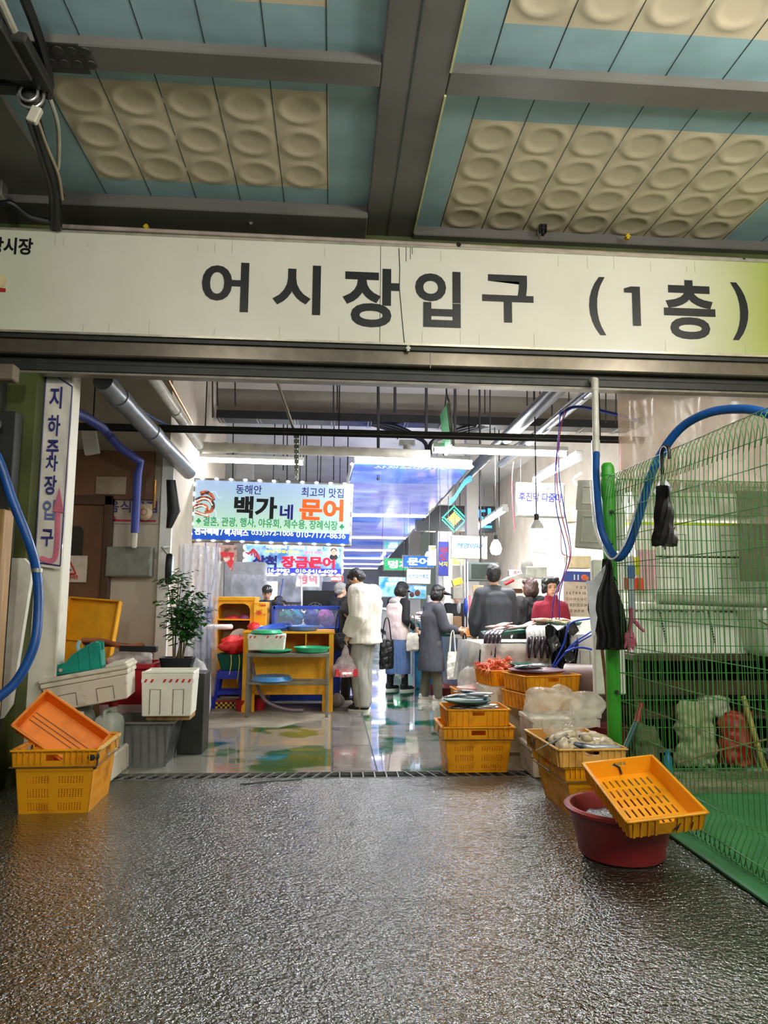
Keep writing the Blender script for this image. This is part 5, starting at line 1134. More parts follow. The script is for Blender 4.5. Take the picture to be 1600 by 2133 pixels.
# steel table
st=thing('steel_table','grey steel frame table with a lower rail in front of the yellow counter','table',(-.49,8.75,0))
for x in (-.46,.46):
    for y in (-.16,.16): box_part('leg',(x-.018,y-.015,0),(x+.018,y+.015,.70),M_steelp,st)
box_part('top_frame',(-.48,-.18,.69),(.48,.18,.735),M_steelp,st); box_part('lower_rail',(-.48,-.18,.375),(.48,-.15,.405),M_steelp,st); box_part('lower_rail',(-.48,.15,.375),(.48,.18,.405),M_steelp,st)
def roundtray(loc,r,mat,label,h=.04,sx=1,rot=0,inner=None):
    t=thing('round_tray',label,'tray',loc,rot); b=MB(); b.lathe([(0,0),(r*.86,0),(r,h),(r*1.03,h),(r*1.03,h+.006),(r*.98,h+.006),(r*.84,.008),(0,.008)],n=32,sx=sx); b.build('dish',mat,t,smooth=True); return t
M_gtray=pm('green_tray',(40,170,120),.35); M_btray=pm('blue_tray',(70,140,200),.35); M_btr2=pm('royal_blue_tray',(44,90,190),.35)
roundtray((-.66,8.72,.742),.20,M_gtray,'green round tray lying under the foam box on the steel table',.02)
roundtray((-.22,8.75,.742),.21,M_gtray,'green round tray on the right half of the steel table',.05)
t=roundtray((-.68,8.75,.455),.24,M_btray,'blue oval tray resting upside down on the lower rail of the steel table',.045); t.rotation_euler=(R(180),0,0); t.location.z=.462
fb=thing('foam_box','small white foam box with red marked tape on the steel table','box',(-.75,8.74,.764)); foambox(fb,.44,.28,.19,M_foam,lid=False,tape=(.14,),recess=False)
t=roundtray((-.76,8.74,.955),.19,M_gtray,'green round tray lying upside down on the small foam box',.03,1.0); t.rotation_euler=(R(180),0,0); t.location.z=.995
t=roundtray((-.70,9.2,.972),.2,M_btr2,'dark blue tray leaning on the yellow counter behind the green one',.04,1.1,(R(8),R(-8),0))
roundtray((-.36,9.2,.972),.21,pm('pale_blue_tray',(90,130,210),.35),'pale blue round tray on the yellow counter top',.05)
# second yellow booth
y2=thing('yellow_booth','tall yellow booth with an arched opening holding a round scale','booth',(-1.28,10.0,.09))
for x in (-.24,.24): box_part('side_panel',(x-.03,-.28,0),(x+.03,.28,1.26),M_ypaint,y2)
box_part('top',(-.28,-.30,1.24),(.28,.30,1.29),M_ypaint,y2); box_part('shelf',(-.22,-.28,.98),(.22,.28,1.0),M_ypaint,y2); box_part('back_panel',(-.22,.25,0),(.22,.28,1.25),pm('beige_board',(190,170,130),.6),y2); box_part('lower_shelf',(-.22,-.26,.62),(.22,.26,.64),M_ypaint,y2)
box_part('lower_front',(-.22,-.26,.05),(.22,-.24,.62),M_ypaint,y2)
box_part('side_extension',(.26,-.30,.0),(.42,.28,1.22),M_ypaint,y2)
b=MB(); b.prism([(-.22,1.24),(-.22,1.10),(-.19,1.17),(-.14,1.20),(.14,1.20),(.19,1.17),(.22,1.10),(.22,1.24)],(0,-.285,0),(1,0,0),(0,0,1),-.02); b.build('arch',M_ypaint,y2)
b=MB(); b.bb((.265,-.305,1.05),(.42,-.30,1.19)); b.build('red_label',pm('red_label',(200,70,40),.4,c2=(240,200,60),scale=9),y2)
sc=thing('round_scale','white round dial scale standing inside the yellow booth','scale',(-1.2,9.82,.64)); b=MB(); b.lathe([(0,-.02),(.15,-.02),(.155,0),(.15,.02),(0,.02)],n=32)
for v in b.v: v.xyz=(v.x,v.z,v.y+.17)
b.build('dial',M_wht,sc,smooth=True); b=MB(); b.bb((-.004,-.028,.10),(.004,-.022,.25)); b.bb((-.08,-.028,.168),(-.06,-.024,.172)); b.build('needle',pm('dial_red',(170,60,60),.4),sc); b=MB(); b.bb((-.10,-.03,0),(.1,.1,.03)); b.build('base',M_steel,sc)
b=MB(); b.rings([rr(.17,.14,0),rr(.19,.16,.05),rr(.18,.15,.05),rr(.16,.13,.01)]); o=b.build('black_tray',M_blk); o.location=(-1.24,9.9,1.003); tag(o,'black tray with colourful bags on the upper shelf of the yellow booth','tray')
blob('bag_pile',(-1.31,9.88,1.09),(.10,.1,.045),pm('pink_bag',(220,60,90),.4),'bright pink plastic bag in the black tray of the booth','bag',.3,12,3); blob('bag_pile',(-1.14,9.88,1.09),(.09,.1,.045),pm('lilac_bag',(190,110,190),.4),'lilac plastic bag in the black tray of the booth','bag',.3,12,5)
b=MB(); b.tube(spl([V((-1.66,9.6,.99)),V((-1.5,9.6,.99)),V((-1.36,9.6,.99)),V((-1.3,9.66,.99))],4),.035,10); tag(b.build('white_pipe',M_wht,smooth=True),'thick white pipe stub sticking out left of the yellow booth','pipe')
b=MB(); b.tube([V((-.92,9.64,.98)),V((-.76,9.64,.98)),V((-.72,9.64,.95)),V((-.76,9.64,.88))],.028,10); tag(b.build('white_pipe',M_wht,smooth=True),'bent white pipe stub sticking out right of the yellow booth','pipe')
box=MB(); box.bb((-1.76,9.98,.55),(-1.56,10.2,1.25)); tag(box.build('blue_crate',pm('blue_crate',(20,80,170),.4),bevel=.01),'upright blue plastic crate left of the yellow booth','crate')
b=MB(); b.bb((-1.76,9.9,0),(-1.56,10.2,.55)); tag(b.build('dark_box',M_dgrey),'dark box under the upright blue crate','box')
# stool, green basket, red bag
sl=thing('plastic_stool','blue plastic stool with four splayed legs before the yellow booth','stool',(-1.26,9.45,0))
M_stool=pm('stool_blue',(34,54,180),.4)
b=MB(); b.rings([rr(.15,.15,.42),rr(.155,.155,.43),rr(.15,.15,.46),rr(.1,.1,.462)]); b.build('seat',M_stool,sl,smooth=True)
for sx_ in (-1,1):
    for sy in (-1,1): b=MB(); b.tube([(sx_*.13,sy*.13,.44),(sx_*.19,sy*.17,0)],[.026,.034],4); b.build('leg',M_stool,sl)
for s in (-1,1): b=MB(); b.bb((-.16,s*.15-.008,.17),(.16,s*.15+.008,.21)); b.build('stretcher',M_stool,sl)
b=MB(); b.bb((-.13,-.155,.36),(.13,-.145,.44)); b.build('apron',M_stool,sl)
gb=thing('green_basin','dark green basin on the blue stool filled with a red bag','basin',(-1.24,9.45,.464)); b=MB(); b.rings([rr(.13,.11,0),rr(.18,.15,.19),rr(.19,.16,.2),rr(.17,.14,.2),rr(.12,.1,.01)]); b.build('basin',pm('dark_green_plastic',(10,90,74),.4),gb,smooth=True)
M_rbag=pm('red_bag',(232,40,44),.35,bump=.6,bs=40)
blob('red_bag',(-1.22,9.45,.76),(.19,.15,.12),M_rbag,'crumpled red plastic bag piled in the dark green basin','bag',.45,9,6); blob('red_bag',(-.97,9.35,.98),(.08,.08,.08),M_rbag,'small red bag hanging at the left corner of the yellow counter','bag',.5,12,8)
b=MB()
for dx in (0,.10): b.tube(spl([V((-1.24+dx,9.27,.66)),V((-1.23+dx,9.25,.56)),V((-1.25+dx,9.26,.42-dx))],4),.006,5)
tag(b.build('twine',pm('pale_twine',(226,214,120),.6)),'two pale yellow strings hanging from the red bag over the basin','string')
# checkered kerb
kb=thing('checkered_step','low step edged with black and yellow checks left of the counter','step',(-1.34,9.30,0))
b=MB(); b.bb((-.45,.0,0),(.42,1.9,.09)); b.build('platform',M_bare,kb); b=MB(); b.bb((-.45,-.012,0),(.42,0,.09)); b.build('edge_strip',M_blk,kb)
b=MB()
for i in range(30):
    for j in range(3):
        if (i+j)%2: x=-.45+i*.029; b.bb((x,-.015,.003+j*.026),(x+.029,-.012,.003+(j+1)*.026))
b.build('yellow_checks',pm('check_yellow',(230,180,60),.5),kb); b=MB(); b.bb((-.45,-.014,.08),(.42,.03,.095)); b.build('red_edge',M_red,kb)
b=MB(); b.lathe([(0,0),(.07,0),(.09,.14),(.08,.14),(.065,.01)],n=20); o=b.build('red_bucket',M_red,smooth=True); o.location=(-.87,9.22,0); tag(o,'dark red bucket in shadow under the yellow counter at its left leg','bucket')
b=MB(); b.lathe([(0,0),(.07,0),(.09,.14),(.08,.14),(.065,.01)],n=20); o=b.build('red_bucket',M_red,smooth=True); o.location=(-1.06,9.08,0); tag(o,'dark red bucket on the floor left of the yellow counter beside the checkered step','bucket')
blob('grey_stone',(.10,9.35,.09),(.09,.08,.09),pm('grey_weight',(120,116,112),.5),'grey round weight on the floor at the right foot of the yellow counter','weight',.15,6,2,flat=-.09)
# blue water tank with coloured bags
tk=thing('glass_tank','blue framed glass tank behind the yellow counter','tank',(-.33,10.2,0)); M_bfr=pm('blue_frame',(40,80,200),.4)
b=MB()
for x in (-.45,.45):
    for y in (-.25,.25): b.bb((x-.02,y-.02,0),(x+.02,y+.02,1.26))
for z in (.95,1.24):
    for y in (-.25,.25): b.bb((-.45,y-.02,z-.02),(.45,y+.02,z+.02))
    for x in (-.45,.45): b.bb((x-.02,-.25,z-.02),(x+.02,.25,z+.02))
b.build('frame',M_bfr,tk); b=MB(); b.bb((-.44,-.262,.97),(.44,-.258,1.22)); b.build('glass',film('tank_glass',(190,210,240),.22,.05,0.05,4),tk); b=MB(); b.bb((-.44,-.23,.0),(.44,.23,.96)); b.build('cabinet',M_bfr,tk)
for i,(x,cc,nm) in enumerate(((-.62,(40,160,150),'teal'),(-.48,(60,150,190),'sky blue'),(-.27,(50,60,170),'indigo'),(-.07,(200,110,190),'pink violet'))):
    blob('tied_bag',(x,10.16,1.10),(.105,.10,.10+.01*i),pm('bag_'+nm.replace(' ','_'),cc,.3,c2=tuple(int(v*.6) for v in cc),scale=18,mixs=(.35,.6)),'%s net bag of seafood standing in the glass tank, %s'%(nm,('leftmost','second from left','third from left','rightmost')[i]),'bag',.3,12,i+11)
# monitor, post, lamps behind
mo=thing('black_monitor','black monitor seen from behind above the tied bags','monitor',P(664,1262,Y=11.5)); b=MB(); b.bb((-.25,-.03,.0),(.25,.03,.24)); b.build('screen',M_blk,mo,bevel=.01); b=MB(); b.bb((-.02,0,-1.2),(.02,.03,.02)); b.build('stand',M_dgrey,mo)
pipe('white_pole',[P(628,1205,Y=11.3),P(629,1290,Y=11.3)],.013,M_wht,'thin white pole beside the black monitor',8,cat='pole')
pipe('blue_frame_pole',[P(712,1200,Y=12.0),P(712,1206,Y=12)],.02,M_bfr,'short blue rod under the blue canopy edge',8,cat='rod') if False else None
b=MB(); p=P(480,1222,Y=12); b.bb((p.x-.12,12.02,0),(p.x+.55,12.5,1.95)); tag(b.build('grey_fridge',pm('grey_enamel2',(150,152,158),.4),bevel=.02),'grey refrigerator cabinet standing behind the yellow booth','refrigerator')
fan=thing('desk_fan','desk fan with a wire cage behind the pink bag','fan',P(656,1290,Y=11)); b=MB()
for r_ in (.05,.09,.13): b.tube([(math.cos(k*math.pi/12)*r_,0,.12+math.sin(k*math.pi/12)*r_) for k in range(24)],.004,5,closed=True)
for k in range(12): b.tube([(0,0,.12),(math.cos(k*math.pi/6)*.13,0,.12+math.sin(k*math.pi/6)*.13)],.003,4)
b.build('cage',M_steel,fan); b=MB(); b.cyl((0,.02,0),(0,.02,-1.0),.02,n=8); b.cyl((0,.0,.12),(0,.08,.12),.04); b.build('stand',M_wht,fan)
# ---- far hall: stalls, signs and counters down the aisle (each with parts)
random.seed(31)
M_cnt=[pm('counter_blue',(24,96,190),.4),pm('counter_white',(206,208,206),.5),pm('counter_steel',(150,156,160),.3,metal=.6),pm('counter_teal',(30,140,150),.4)]
def stall(x0,x1,y0,y1,h,mat,label,goods):
    t=thing('market_stall',label,'stall',((x0+x1)/2,(y0+y1)/2,0)); w=(x1-x0)/2; d=(y1-y0)/2
    box_part('cabinet',(-w,-d,.08),(w,d,h-.05),mat,t); box_part('worktop',(-w-.04,-d-.04,h-.05),(w+.04,d+.04,h),M_steel,t); box_part('plinth',(-w+.05,-d+.05,0),(w-.05,d-.05,.08),M_blk,t)
    b=MB()
    for i in range(goods):
        x=random.uniform(-w,w)*.8; y=random.uniform(-d,d)*.8; r_=random.uniform(.08,.16); b.ell((x,y,h+r_*.35),(r_,r_*1.1,r_*.4),n=8)
    b.build('seafood_heap',pm('seafood_mix',(200,150,140),.4,c2=(80,84,96),scale=14,mixs=(.4,.55)),t)
stall(-1.7,-.15,12.6,14.2,.9,M_cnt[0],'blue stall counter just behind the glass tank',7)
stall(-2.0,-.1,14.9,17.5,.9,M_cnt[1],'white stall counter below the smaller octopus stall sign',9)
stall(-2.2,-.2,18.5,23,.95,M_cnt[3],'teal stall counter far back on the left of the aisle',12)
stall(-2.4,-.3,24.5,34,.95,M_cnt[1],'white stall counter farthest back on the left',12)
stall(1.75,3.0,9.9,11.3,.85,M_cnt[2],'steel stall counter in front of the coated visitor',6)
stall(1.9,3.4,12.2,15.5,.9,M_cnt[0],'blue stall counter behind the steel one at the right',9)
stall(2.0,3.6,16.5,22,.9,M_cnt[3],'teal stall counter far back on the right of the aisle',9)
stall(2.1,3.8,24,34,.9,M_cnt[1],'white stall counter farthest back on the right',9)
# far signs
cols=[((230,60,60),'red'),((40,110,220),'blue'),((240,240,236),'white'),((250,180,40),'amber'),((60,170,110),'green')]
k=0
for (x,y,z,w,h) in ((-.9,17,2.25,1.3,.4),(-1.0,21,2.3,1.5,.45),(-.8,26,2.35,1.2,.4),(-.6,33,2.3,1.2,.4),(2.9,18.2,2.2,.9,.5),(2.7,22.5,2.3,1.0,.4),(2.6,28,2.4,1.2,.5),(-.45,13.9,1.55,.5,.35),(.2,36,2.1,.8,.3)):
    cc,nm=cols[(k*3+1)%5]; t=thing('shop_sign','lit %s shop sign %s'%(nm,['nearest of the far signs on the left','second of the far signs on the left','third of the far signs on the left','farthest of the signs on the left','nearest of the far signs on the right','second of the far signs on the right','farthest of the signs on the right','low beside the black monitor','at the very end of the aisle'][k]),'sign',(x,y,z))
    b=MB(); b.bb((-w/2,-.05,0),(w/2,.05,h)); b.build('case',M_steel,t); b=MB(); b.bb((-w/2+.03,-.056,.03),(w/2-.03,-.05,h-.03)); b.build('face',pm('shop_face_'+nm,cc,.4,emit=.5,var=.1),t)
    text('lettering',['수산','대게','횟집','건어물','활어','문어','멍게','영덕','회'][k],I_wh if nm!='white' else I_red,t,-w*.35,w*.35,h*.2,h*.8,y=-.058,bold=.04)
    b=MB(); b.cyl((-w*.4,0,h),(-w*.4,0,3.0-z+1.8),.01,n=5); b.cyl((w*.4,0,h),(w*.4,0,3.0-z+1.8),.01,n=5); b.build('hangers',M_rod,t); k+=1
# columns on right side of aisle and clutter
for i,(x,y,r_) in enumerate(((2.35,12.0,.1),(2.5,16,.16),(-2.2,18,.2),(-2.2,27,.2),(2.7,23.5,.18))):
    b=MB(); b.bb((x-r_,y-r_,0),(x+r_,y+r_,4.9)); struct(b.build('trim_%d'%(5+i),M_concl,local=True))
# right-hand clutter around the coated woman: TV, boxes, hanging bags, poles
tv=thing('tv_set','old dark television set hanging behind the man in the dark jacket','television',P(1005,1210,Y=10.2)); b=MB(); b.bb((-.21,-.05,0),(.23,.35,.26)); b.build('case',pm('grey_green_case',(90,100,98),.5),tv,bevel=.01); b=MB(); b.bb((-.17,-.058,.03),(.20,-.05,.235)); b.build('screen',pm('crt_screen',(40,50,46),.15),tv); b=MB(); b.cyl((0,.1,.26),(0,.1,3.2),.015,n=6); b.build('hanger',M_rod,tv)
def hang(name,px0,py0,px1,py1,Y,mat,label,cat,amp=.1,ff=8,seed=1):
    a=P(px0,py0,Y=Y);c_=P(px1,py1,Y=Y); cx=(a.x+c_.x)/2; cz=(a.z+c_.z)/2; o=blob(name,(cx,Y,cz),((c_.x-a.x)/2,.06,(a.z-c_.z)/2),mat,label,cat,amp,ff,seed,n=14); return o
def sl_(name,px0,py0,px1,py1,Y,mat,label,cat,d=.2,bev=.006):
    a=P(px0,py0,Y=Y);c_=P(px1,py1,Y=Y); b=MB(); b.bb((a.x,Y,c_.z),(c_.x,Y+d,a.z)); return tag(b.build(name,mat,bevel=bev),label,cat)
M_card=pm('cardboard',(176,146,110),.8)
for a in (('carton',915,1277,930,1296,10.6,M_foam,'white carton with a yellow band standing on the steel stall counter','box'),
 ('foam_box',928,1278,944,1315,10.3,M_foam,'tall white foam box beside the small black bag on the counter','box'),
 ('carton',945,1284,962,1306,10.4,M_card,'open brown carton behind the small black bag','box'),
 ('wall_board',985,1219,1008,1242,10.0,M_card,'brown clipboard hanging left of the dark-jacketed man','board',.03),
 ('grey_box',944,1222,964,1248,9.9,pm('grey_box',(140,136,126),.6),'grey metal box hanging below the orange card','box'),
 ('fuse_box',1187,1055,1205,1087,8.9,pm('beige_fuse',(196,182,160),.6),'beige fuse box on the right wall below the menu sign','box'),
 ('scale_head',1096,1180,1140,1205,8.9,M_steel,'steel hopper hanging above the brown-haired woman','hopper'),
 ('beige_case',1186,1157,1232,1184,8.8,pm('beige_case',(176,160,124),.6),'beige plastic case on the wall above the calendar','case'),
 ('shelf_plank',1060,1226,1110,1236,9.3,M_brown,'brown shelf plank between the two women and the dark-jacketed man','shelf'),
 ('foam_box',858,1350,880,1408,10.4+1.2,M_foam,'low white foam box on the floor behind the coated visitor','box'),
 ('grey_bin',836,1345,858,1385,12.3,pm('grey_bin',(90,92,96),.5),'dark grey bin behind the vest woman','bin'),
 ('white_pail',893,1240,905,1262,11.9,M_wht,'white pail hanging beside the visor wearer','pail')):
    sl_(*a[:9],d=(a[9] if len(a)>9 else .2))
hang('grey_cloth_bag',1085,1165,1110,1200,9.2,pm('grey_bagcloth',(120,118,112),.7),'grey cloth bag hanging below the smaller bulb at the right','bag')
hang('white_bag',1120,1160,1140,1195,9.0,M_bagc,'white bag hanging between the two women at the top','bag')
hang('blue_bag',965,1245,975,1285,9.9,pm('blue_hang',(30,60,150),.5),'blue bag hanging beside the tall white foam box','bag',seed=3)
hang('clear_bag',952,1250,960,1278,9.95,M_bagw,'clear bag hanging left of the blue one','bag',seed=4)
for i,(x,y0,y1,c_,w) in enumerate(((968,1165,1330,(176,176,170),.012),(974,1170,1340,(214,214,210),.01),(979,1240,1310,(220,120,130),.02),(985,1250,1330,(40,60,160),.014),(960,1165,1225,(150,150,146),.02),(918,1200,1300,(200,200,196),.05),(1008,1110,1120,(60,60,60),.01))):
    yy_=11.6 if x==918 else 9.95+.02*i
    pipe('thin_pole',[P(x,y0,Y=yy_),P(x+1,y1,Y=yy_)],w,pm('pole_%d'%i,c_,.5),['grey pole nearest the television, behind the steel counter','white pole right of the grey one','pink cloth strip hanging at the steel counter','blue strip hanging beside the dark-jacketed man','wide grey strap above the orange card','wide pale post behind the visor wearer','short dark wire above the white sign'][i],8,cat='pole')
pipe('red_tube',[P(1052,1217,Y=9.0),P(1070,1208,Y=9.0)],.02,M_red,'short red tube on the steel lamp shade behind the man')
b=MB(); b.prism([(0,0),(.55,.18),(.55,.24),(.1,.09),(0,.04)],P(1049,1216,Y=9.1),(1,0,0),(0,0,1),-.25); tag(b.build('steel_hood',M_steel),'slanting steel lamp shade behind the man in the dark jacket','shade')
pipe('bent_conduit',spl([P(1212,985,Y=9.5),P(1195,1000,Y=9.5),P(1215,1020,Y=9.0)],5),.02,M_ipipe,'bent ivory conduit on the ceiling right of the lamps')
# ================================================================= RIGHT FOREGROUND
M_gfl=pm('bright_green_floor',(52,124,72),.55,c2=(38,92,50),mixs=(.3,.6),scale=3,bump=.2,bs=20)
b=MB(); b.bb((2.02,1.5,0),(4.95,5.15,.03)); struct(b.build('floor_green_paint',M_gfl,bevel=.01,local=True))
b=MB(); b.bb((2.12,5.15,0),(4.95,5.6,.07)); struct(b.build('floor_kerb',pm('muddy_kerb',(110,112,84),.7,var=.25),local=True))
post=thing('fence_post','round bright green steel fence post with domed cap right of the entrance','post',(2.10,5.32,0))
b=MB(); b.lathe([(.052,0),(.052,2.38),(.048,2.41),(.03,2.435),(0,2.44)],n=24); b.build('pole',M_green,post,smooth=True)
b=MB(); b.lathe([(.054,2.33),(.056,2.335),(.056,2.35),(.054,2.355)],n=24); b.build('cap_band',M_green,post,smooth=True)
for z in (2.05,1.55,.72): b=MB(); b.cyl((-.0,-.05,z),(0,-.07,z),.014,n=10); b.tube([(0,-.065,z),(.02,-.075,z-.02),(.03,-.06,z-.05)],.004,5); b.build('bolt',M_dgrey,post)
def fence(label,o,dirv,Ln,sp_,side,top=2.30,group=None):
    t=thing('wire_fence',label,'fence',o); d=V(dirv).normalized(); s=V(side)
    r=.0027
    def pt(a,off,z): return d*a+s*off+V((0,0,z))
    pf=[pt(0,.085,top-.17),pt(0,.06,top-.03),pt(0,.035,top+.02),pt(0,.005,top+.005),pt(0,-.01,top-.06),pt(0,0,top-.25),pt(0,0,.30),pt(0,-.02,.22),pt(0,.03,.12),pt(0,.02,.05),pt(0,-.02,.04),pt(0,-.05,.14)]
    b=MB(); b.tube(pf,r,6); w0=b.build('vertical_wire',M_gwire,t,smooth='all')
    n=int(Ln/sp_)
    for i in range(1,n+1):
        c=w0.copy(); c.location=d*sp_*i; COL.objects.link(c); c.parent=t
    for off,z in ((.035,top+.02),(0,top-.24),(-.01,top-.1)): b=MB(); b.tube([pt(-.02,off,z),pt(Ln,off,z)],r*1.1,6); b.build('horizontal_wire',M_gwire,t)
    z=top-.44
    while z>.25: b=MB(); b.tube([pt(-.02,-.005,z),pt(Ln,-.005,z)],r*1.1,6); b.build('horizontal_wire',M_gwire,t); z-=.2
    for off,z in ((.03,.12),(-.0,.045)): b=MB(); b.tube([pt(-.02,off,z),pt(Ln,off,z)],r*1.2,6); b.build('horizontal_wire',M_gwire,t)
    return t
fence('green wire mesh fence running from the green post toward the viewer',(2.12,5.24,0),(0,-1,0),2.6,.05,(-1,0,0))
fence('green wire mesh fence panel behind the first, running right from the green post',(2.18,5.34,.04),(1,0,0),2.7,.05,(0,-1,0),top=2.25)
# transparent curtain upper right
b=MB(); b.sheet(lambda u,v:V((2.36+2.6*u,5.72+.03*math.sin(u*40)*(1-.6*u)+.02*math.sin(u*17),2.28+.86*v)),110,6)
tag(b.build('plastic_curtain',film('yellowed_curtain',(150,130,110),.66,.2,.5,6),smooth='all'),'yellowed clear plastic sheet hanging above the green fence at the upper right','curtain')
b=MB(); b.bb((3.35,5.70,1.55),(4.9,5.71,2.30)); tag(b.build('plastic_sheet',film('greyish_sheet',(130,128,104),.75,.3,.2,3)),'dull greenish plastic sheet hanging behind the fence at the far right edge','sheet')
# shelf unit behind fence + foam boxes
sf=thing('storage_shelf','dark storage shelf of rough planks under the foam boxes behind the fence','shelf',(3.55,6.35,0))
M_dwood=pm('dark_wood',(64,44,30),.7,var=.3,scale=3)
for x in (-.95,1.2):
    for y in (-.3,.3): box_part('leg',(x-.03,y-.03,0),(x+.03,y+.03,.90),M_dwood,sf)
box_part('top_board',(-1.0,-.35,.88),(1.3,.35,.93),M_dwood,sf); box_part('lower_board',(-1.0,-.35,.40),(1.3,.35,.43),M_dwood,sf); box_part('back_board',(-1.0,.33,0),(1.3,.36,.88),pm('black_brown',(30,22,18),.8),sf); box_part('front_plank',(-1.0,-.36,.60),(1.3,-.34,.72),M_dwood,sf); box_part('steel_rail',(-1.0,-.40,.14),(1.3,-.37,.17),M_steel,sf)
specs=[((3.15,6.3,.932),1.18,.46,.38,'foam box at the bottom of the stack behind the fence, taped with printed tape'),((3.20,6.3,1.375),1.30,.46,.34,'second foam box up behind the fence, above the grey pipe'),((3.24,6.3,1.775),1.30,.46,.30,'third foam box up behind the fence, under the yellow strap'),((3.22,6.3,2.135),1.22,.44,.26,'topmost foam box of the stack behind the fence')]
M_foamg=pm('greenish_foam',(236,236,222),.75,var=.05,scale=4)
for i,(l,a,c_,h,lab) in enumerate(specs):
    t=thing('foam_box',lab,'box',l,0); foambox(t,a,c_,h,M_foamg,lid=(i!=2))
    if i==0:
        b=MB()
        for k in range(22): b.bb((-.55+k*.05,-c_/2-.008,h-.02),(-.55+k*.05+.025,-c_/2-.004,h-.012))
        for k in range(12): b.bb((-.33+.004*k,-c_/2-.01,h-.04-k*.022),(-.32+.004*k,-c_/2-.004,h-.025-k*.022)); b.bb((.10+.004*k,-c_/2-.01,h-.04-k*.022),(.11+.004*k,-c_/2-.004,h-.025-k*.022))
        o=b.build('printed_tape',M_ink,t); o['kind']='stuff'
    if i==2: b=MB(); b.rings([[V((x,y,z)) for x,y in ((-a/2-.004,-c_/2-.004),(a/2+.004,-c_/2-.004),(a/2+.004,c_/2+.004),(-a/2-.004,c_/2+.004))] for z in (h-.03,h-.008)],caps=False); b.build('strap',pm('lime_strap',(190,214,20),.5),t)
pipe('thick_pipe',[V((2.70,5.85,1.40)),V((4.5,5.80,1.36))],.045,pm('grey_green_pipe',(150,150,132),.5),'thick grey pipe lying across behind the fence in front of the foam boxes',14)
wt=thing('white_tub','large rounded white tub on the shelf at the right edge behind the fence','tub',(3.98,5.98,.93))
b=MB(); b.rings([rr(.36,.17,0,.12),rr(.42,.2,.06,.12),rr(.47,.22,.36,.12),rr(.48,.23,.38,.12),rr(.44,.2,.38,.12),rr(.4,.18,.05,.12)]); b.build('tub',M_foamg,wt,smooth=True)
b=MB(); b.tube([(-.46,-.22,.30),(-.3,-.235,.22),(-.1,-.24,.18),(.2,-.24,.17)],.007,6); b.build('rope',pm('brown_rope',(110,90,60),.7),wt)
b=MB(); b.bb((3.0,5.62,.0),(4.9,5.66,.10)); 
def obj_at(name,fn,loc,label,cat,mat,rot=None,smooth=True,bevel=0):
    b=MB(); fn(b); o=b.build(name,mat,smooth=smooth,bevel=bevel); o.location=V(loc)+o.location
    if rot: o.rotation_euler=rot
    return tag(o,label,cat)
pipe('bamboo_pole',[P(1548,1450,Y=5.8),P(1600,1625,Y=5.6)],.022,pm('bamboo',(170,150,80),.5),'upright bamboo stick behind the fence at the right',10,cat='stick')
pipe('thin_stick',[P(1410,1590,Y=5.6),P(1500,1562,Y=5.6),P(1598,1540,Y=5.6)],.008,pm('brown_stick',(130,104,66),.6),'thin brown stick lying across behind the fence',8,cat='stick')
b=MB(); b.lathe([(0,0),(.03,0),(.03,.12),(.018,.14),(.018,.17),(0,.17)],n=14); o=b.build('blue_bottle',pm('cyan_bottle',(40,130,170),.3),smooth=True); o.location=P(1392,1590,Y=5.55); tag(o,'small blue bottle on the ground behind the fence near the post','bottle'); o.location.z=.07
pipe('wooden_pole',[P(1367,1583,Y=5.0),P(1457,1690,Y=4.0)],.016,pm('weathered_wood',(130,104,60),.7,var=.25,scale=10),'weathered wooden pole leaning along the fence behind the tilted crate',8,cat='pole')
pipe('tool_handle',[P(1298,1570,Y=4.9),P(1326,1505,Y=5.0)],.020,pm('dark_green_handle',(24,84,70),.5),'dark green tool handle leaning on the fence post',12,cat='handle')
pipe('handle_grip',[P(1326,1505,Y=5.0),P(1336,1466,Y=5.05)],[.022,.016],M_maroon,'red grip at the top of the dark green tool handle',12,cat='grip')
b=MB(); pts=[P(x,y,Y=5.6) for x,y in ((1239,1238),(1244,1275),(1252,1330),(1262,1420),(1276,1600))]; b.tube(pts,[.006,.018,.014,.013,.013],8); tag(b.build('wooden_stick',pm('reddish_wood',(120,74,46),.6,var=.2,scale=9),smooth=True),'long reddish wooden stick leaning left of the green fence post','stick')
# ---- hanging things on the fence
um=thing('umbrella','folded black umbrella hooked on top of the green fence','umbrella',P(1385,1135,X=2.06))
c_=P(1385,960,X=2.06)-um.location; L_=(P(1388,975,X=2.06)-um.location).z
b=MB(); 
for k in range(7):
    a0=k*2*math.pi/7; pts=[]
    for j in range(12):
        z=L_*.78*j/11; rad=.085*(1-.5*j/11)*(1+.15*math.sin(j*1.3)); a=a0+j*.22; pts.append((math.cos(a)*rad*.55,math.sin(a)*rad*.55,z))
    b.tube(pts,[.034*(1-.45*j/11) for j in range(12)],6)
b.build('canopy',pm('black_nylon',(20,20,22),.28,c2=(40,40,34),scale=20),um,smooth=True)
b=MB(); z=L_*.62; b.add([(0,-.035,z+.12),(0,-.13,z+.04),(.0,-.02,z-.03),(0.015,-.02,z+.05)],[(0,1,2),(0,3,1),(1,3,2),(0,2,3)]); b.add([(0,.035,z+.12),(0,.13,z+.06),(.0,.03,z-.03),(0.015,.03,z+.05)],[(0,1,2),(0,3,1),(1,3,2),(0,2,3)]); b.build('loose_flap',MC['black_nylon'],um)
b=MB(); b.cyl((0,0,-.03),(0,0,L_),.006,n=8); b.build('shaft',M_steel,um)
b=MB(); hk=[(0,0,L_-.03),(0,0,L_+.06)]+[(0,-.05+.05*math.cos(R(a)),L_+.09+.05*math.sin(R(a))) for a in range(0,200,20)]+[(0,-.10,L_+.05)]; b.tube(hk,.012,10); b.build('hooked_handle',M_blk,um,smooth=True)
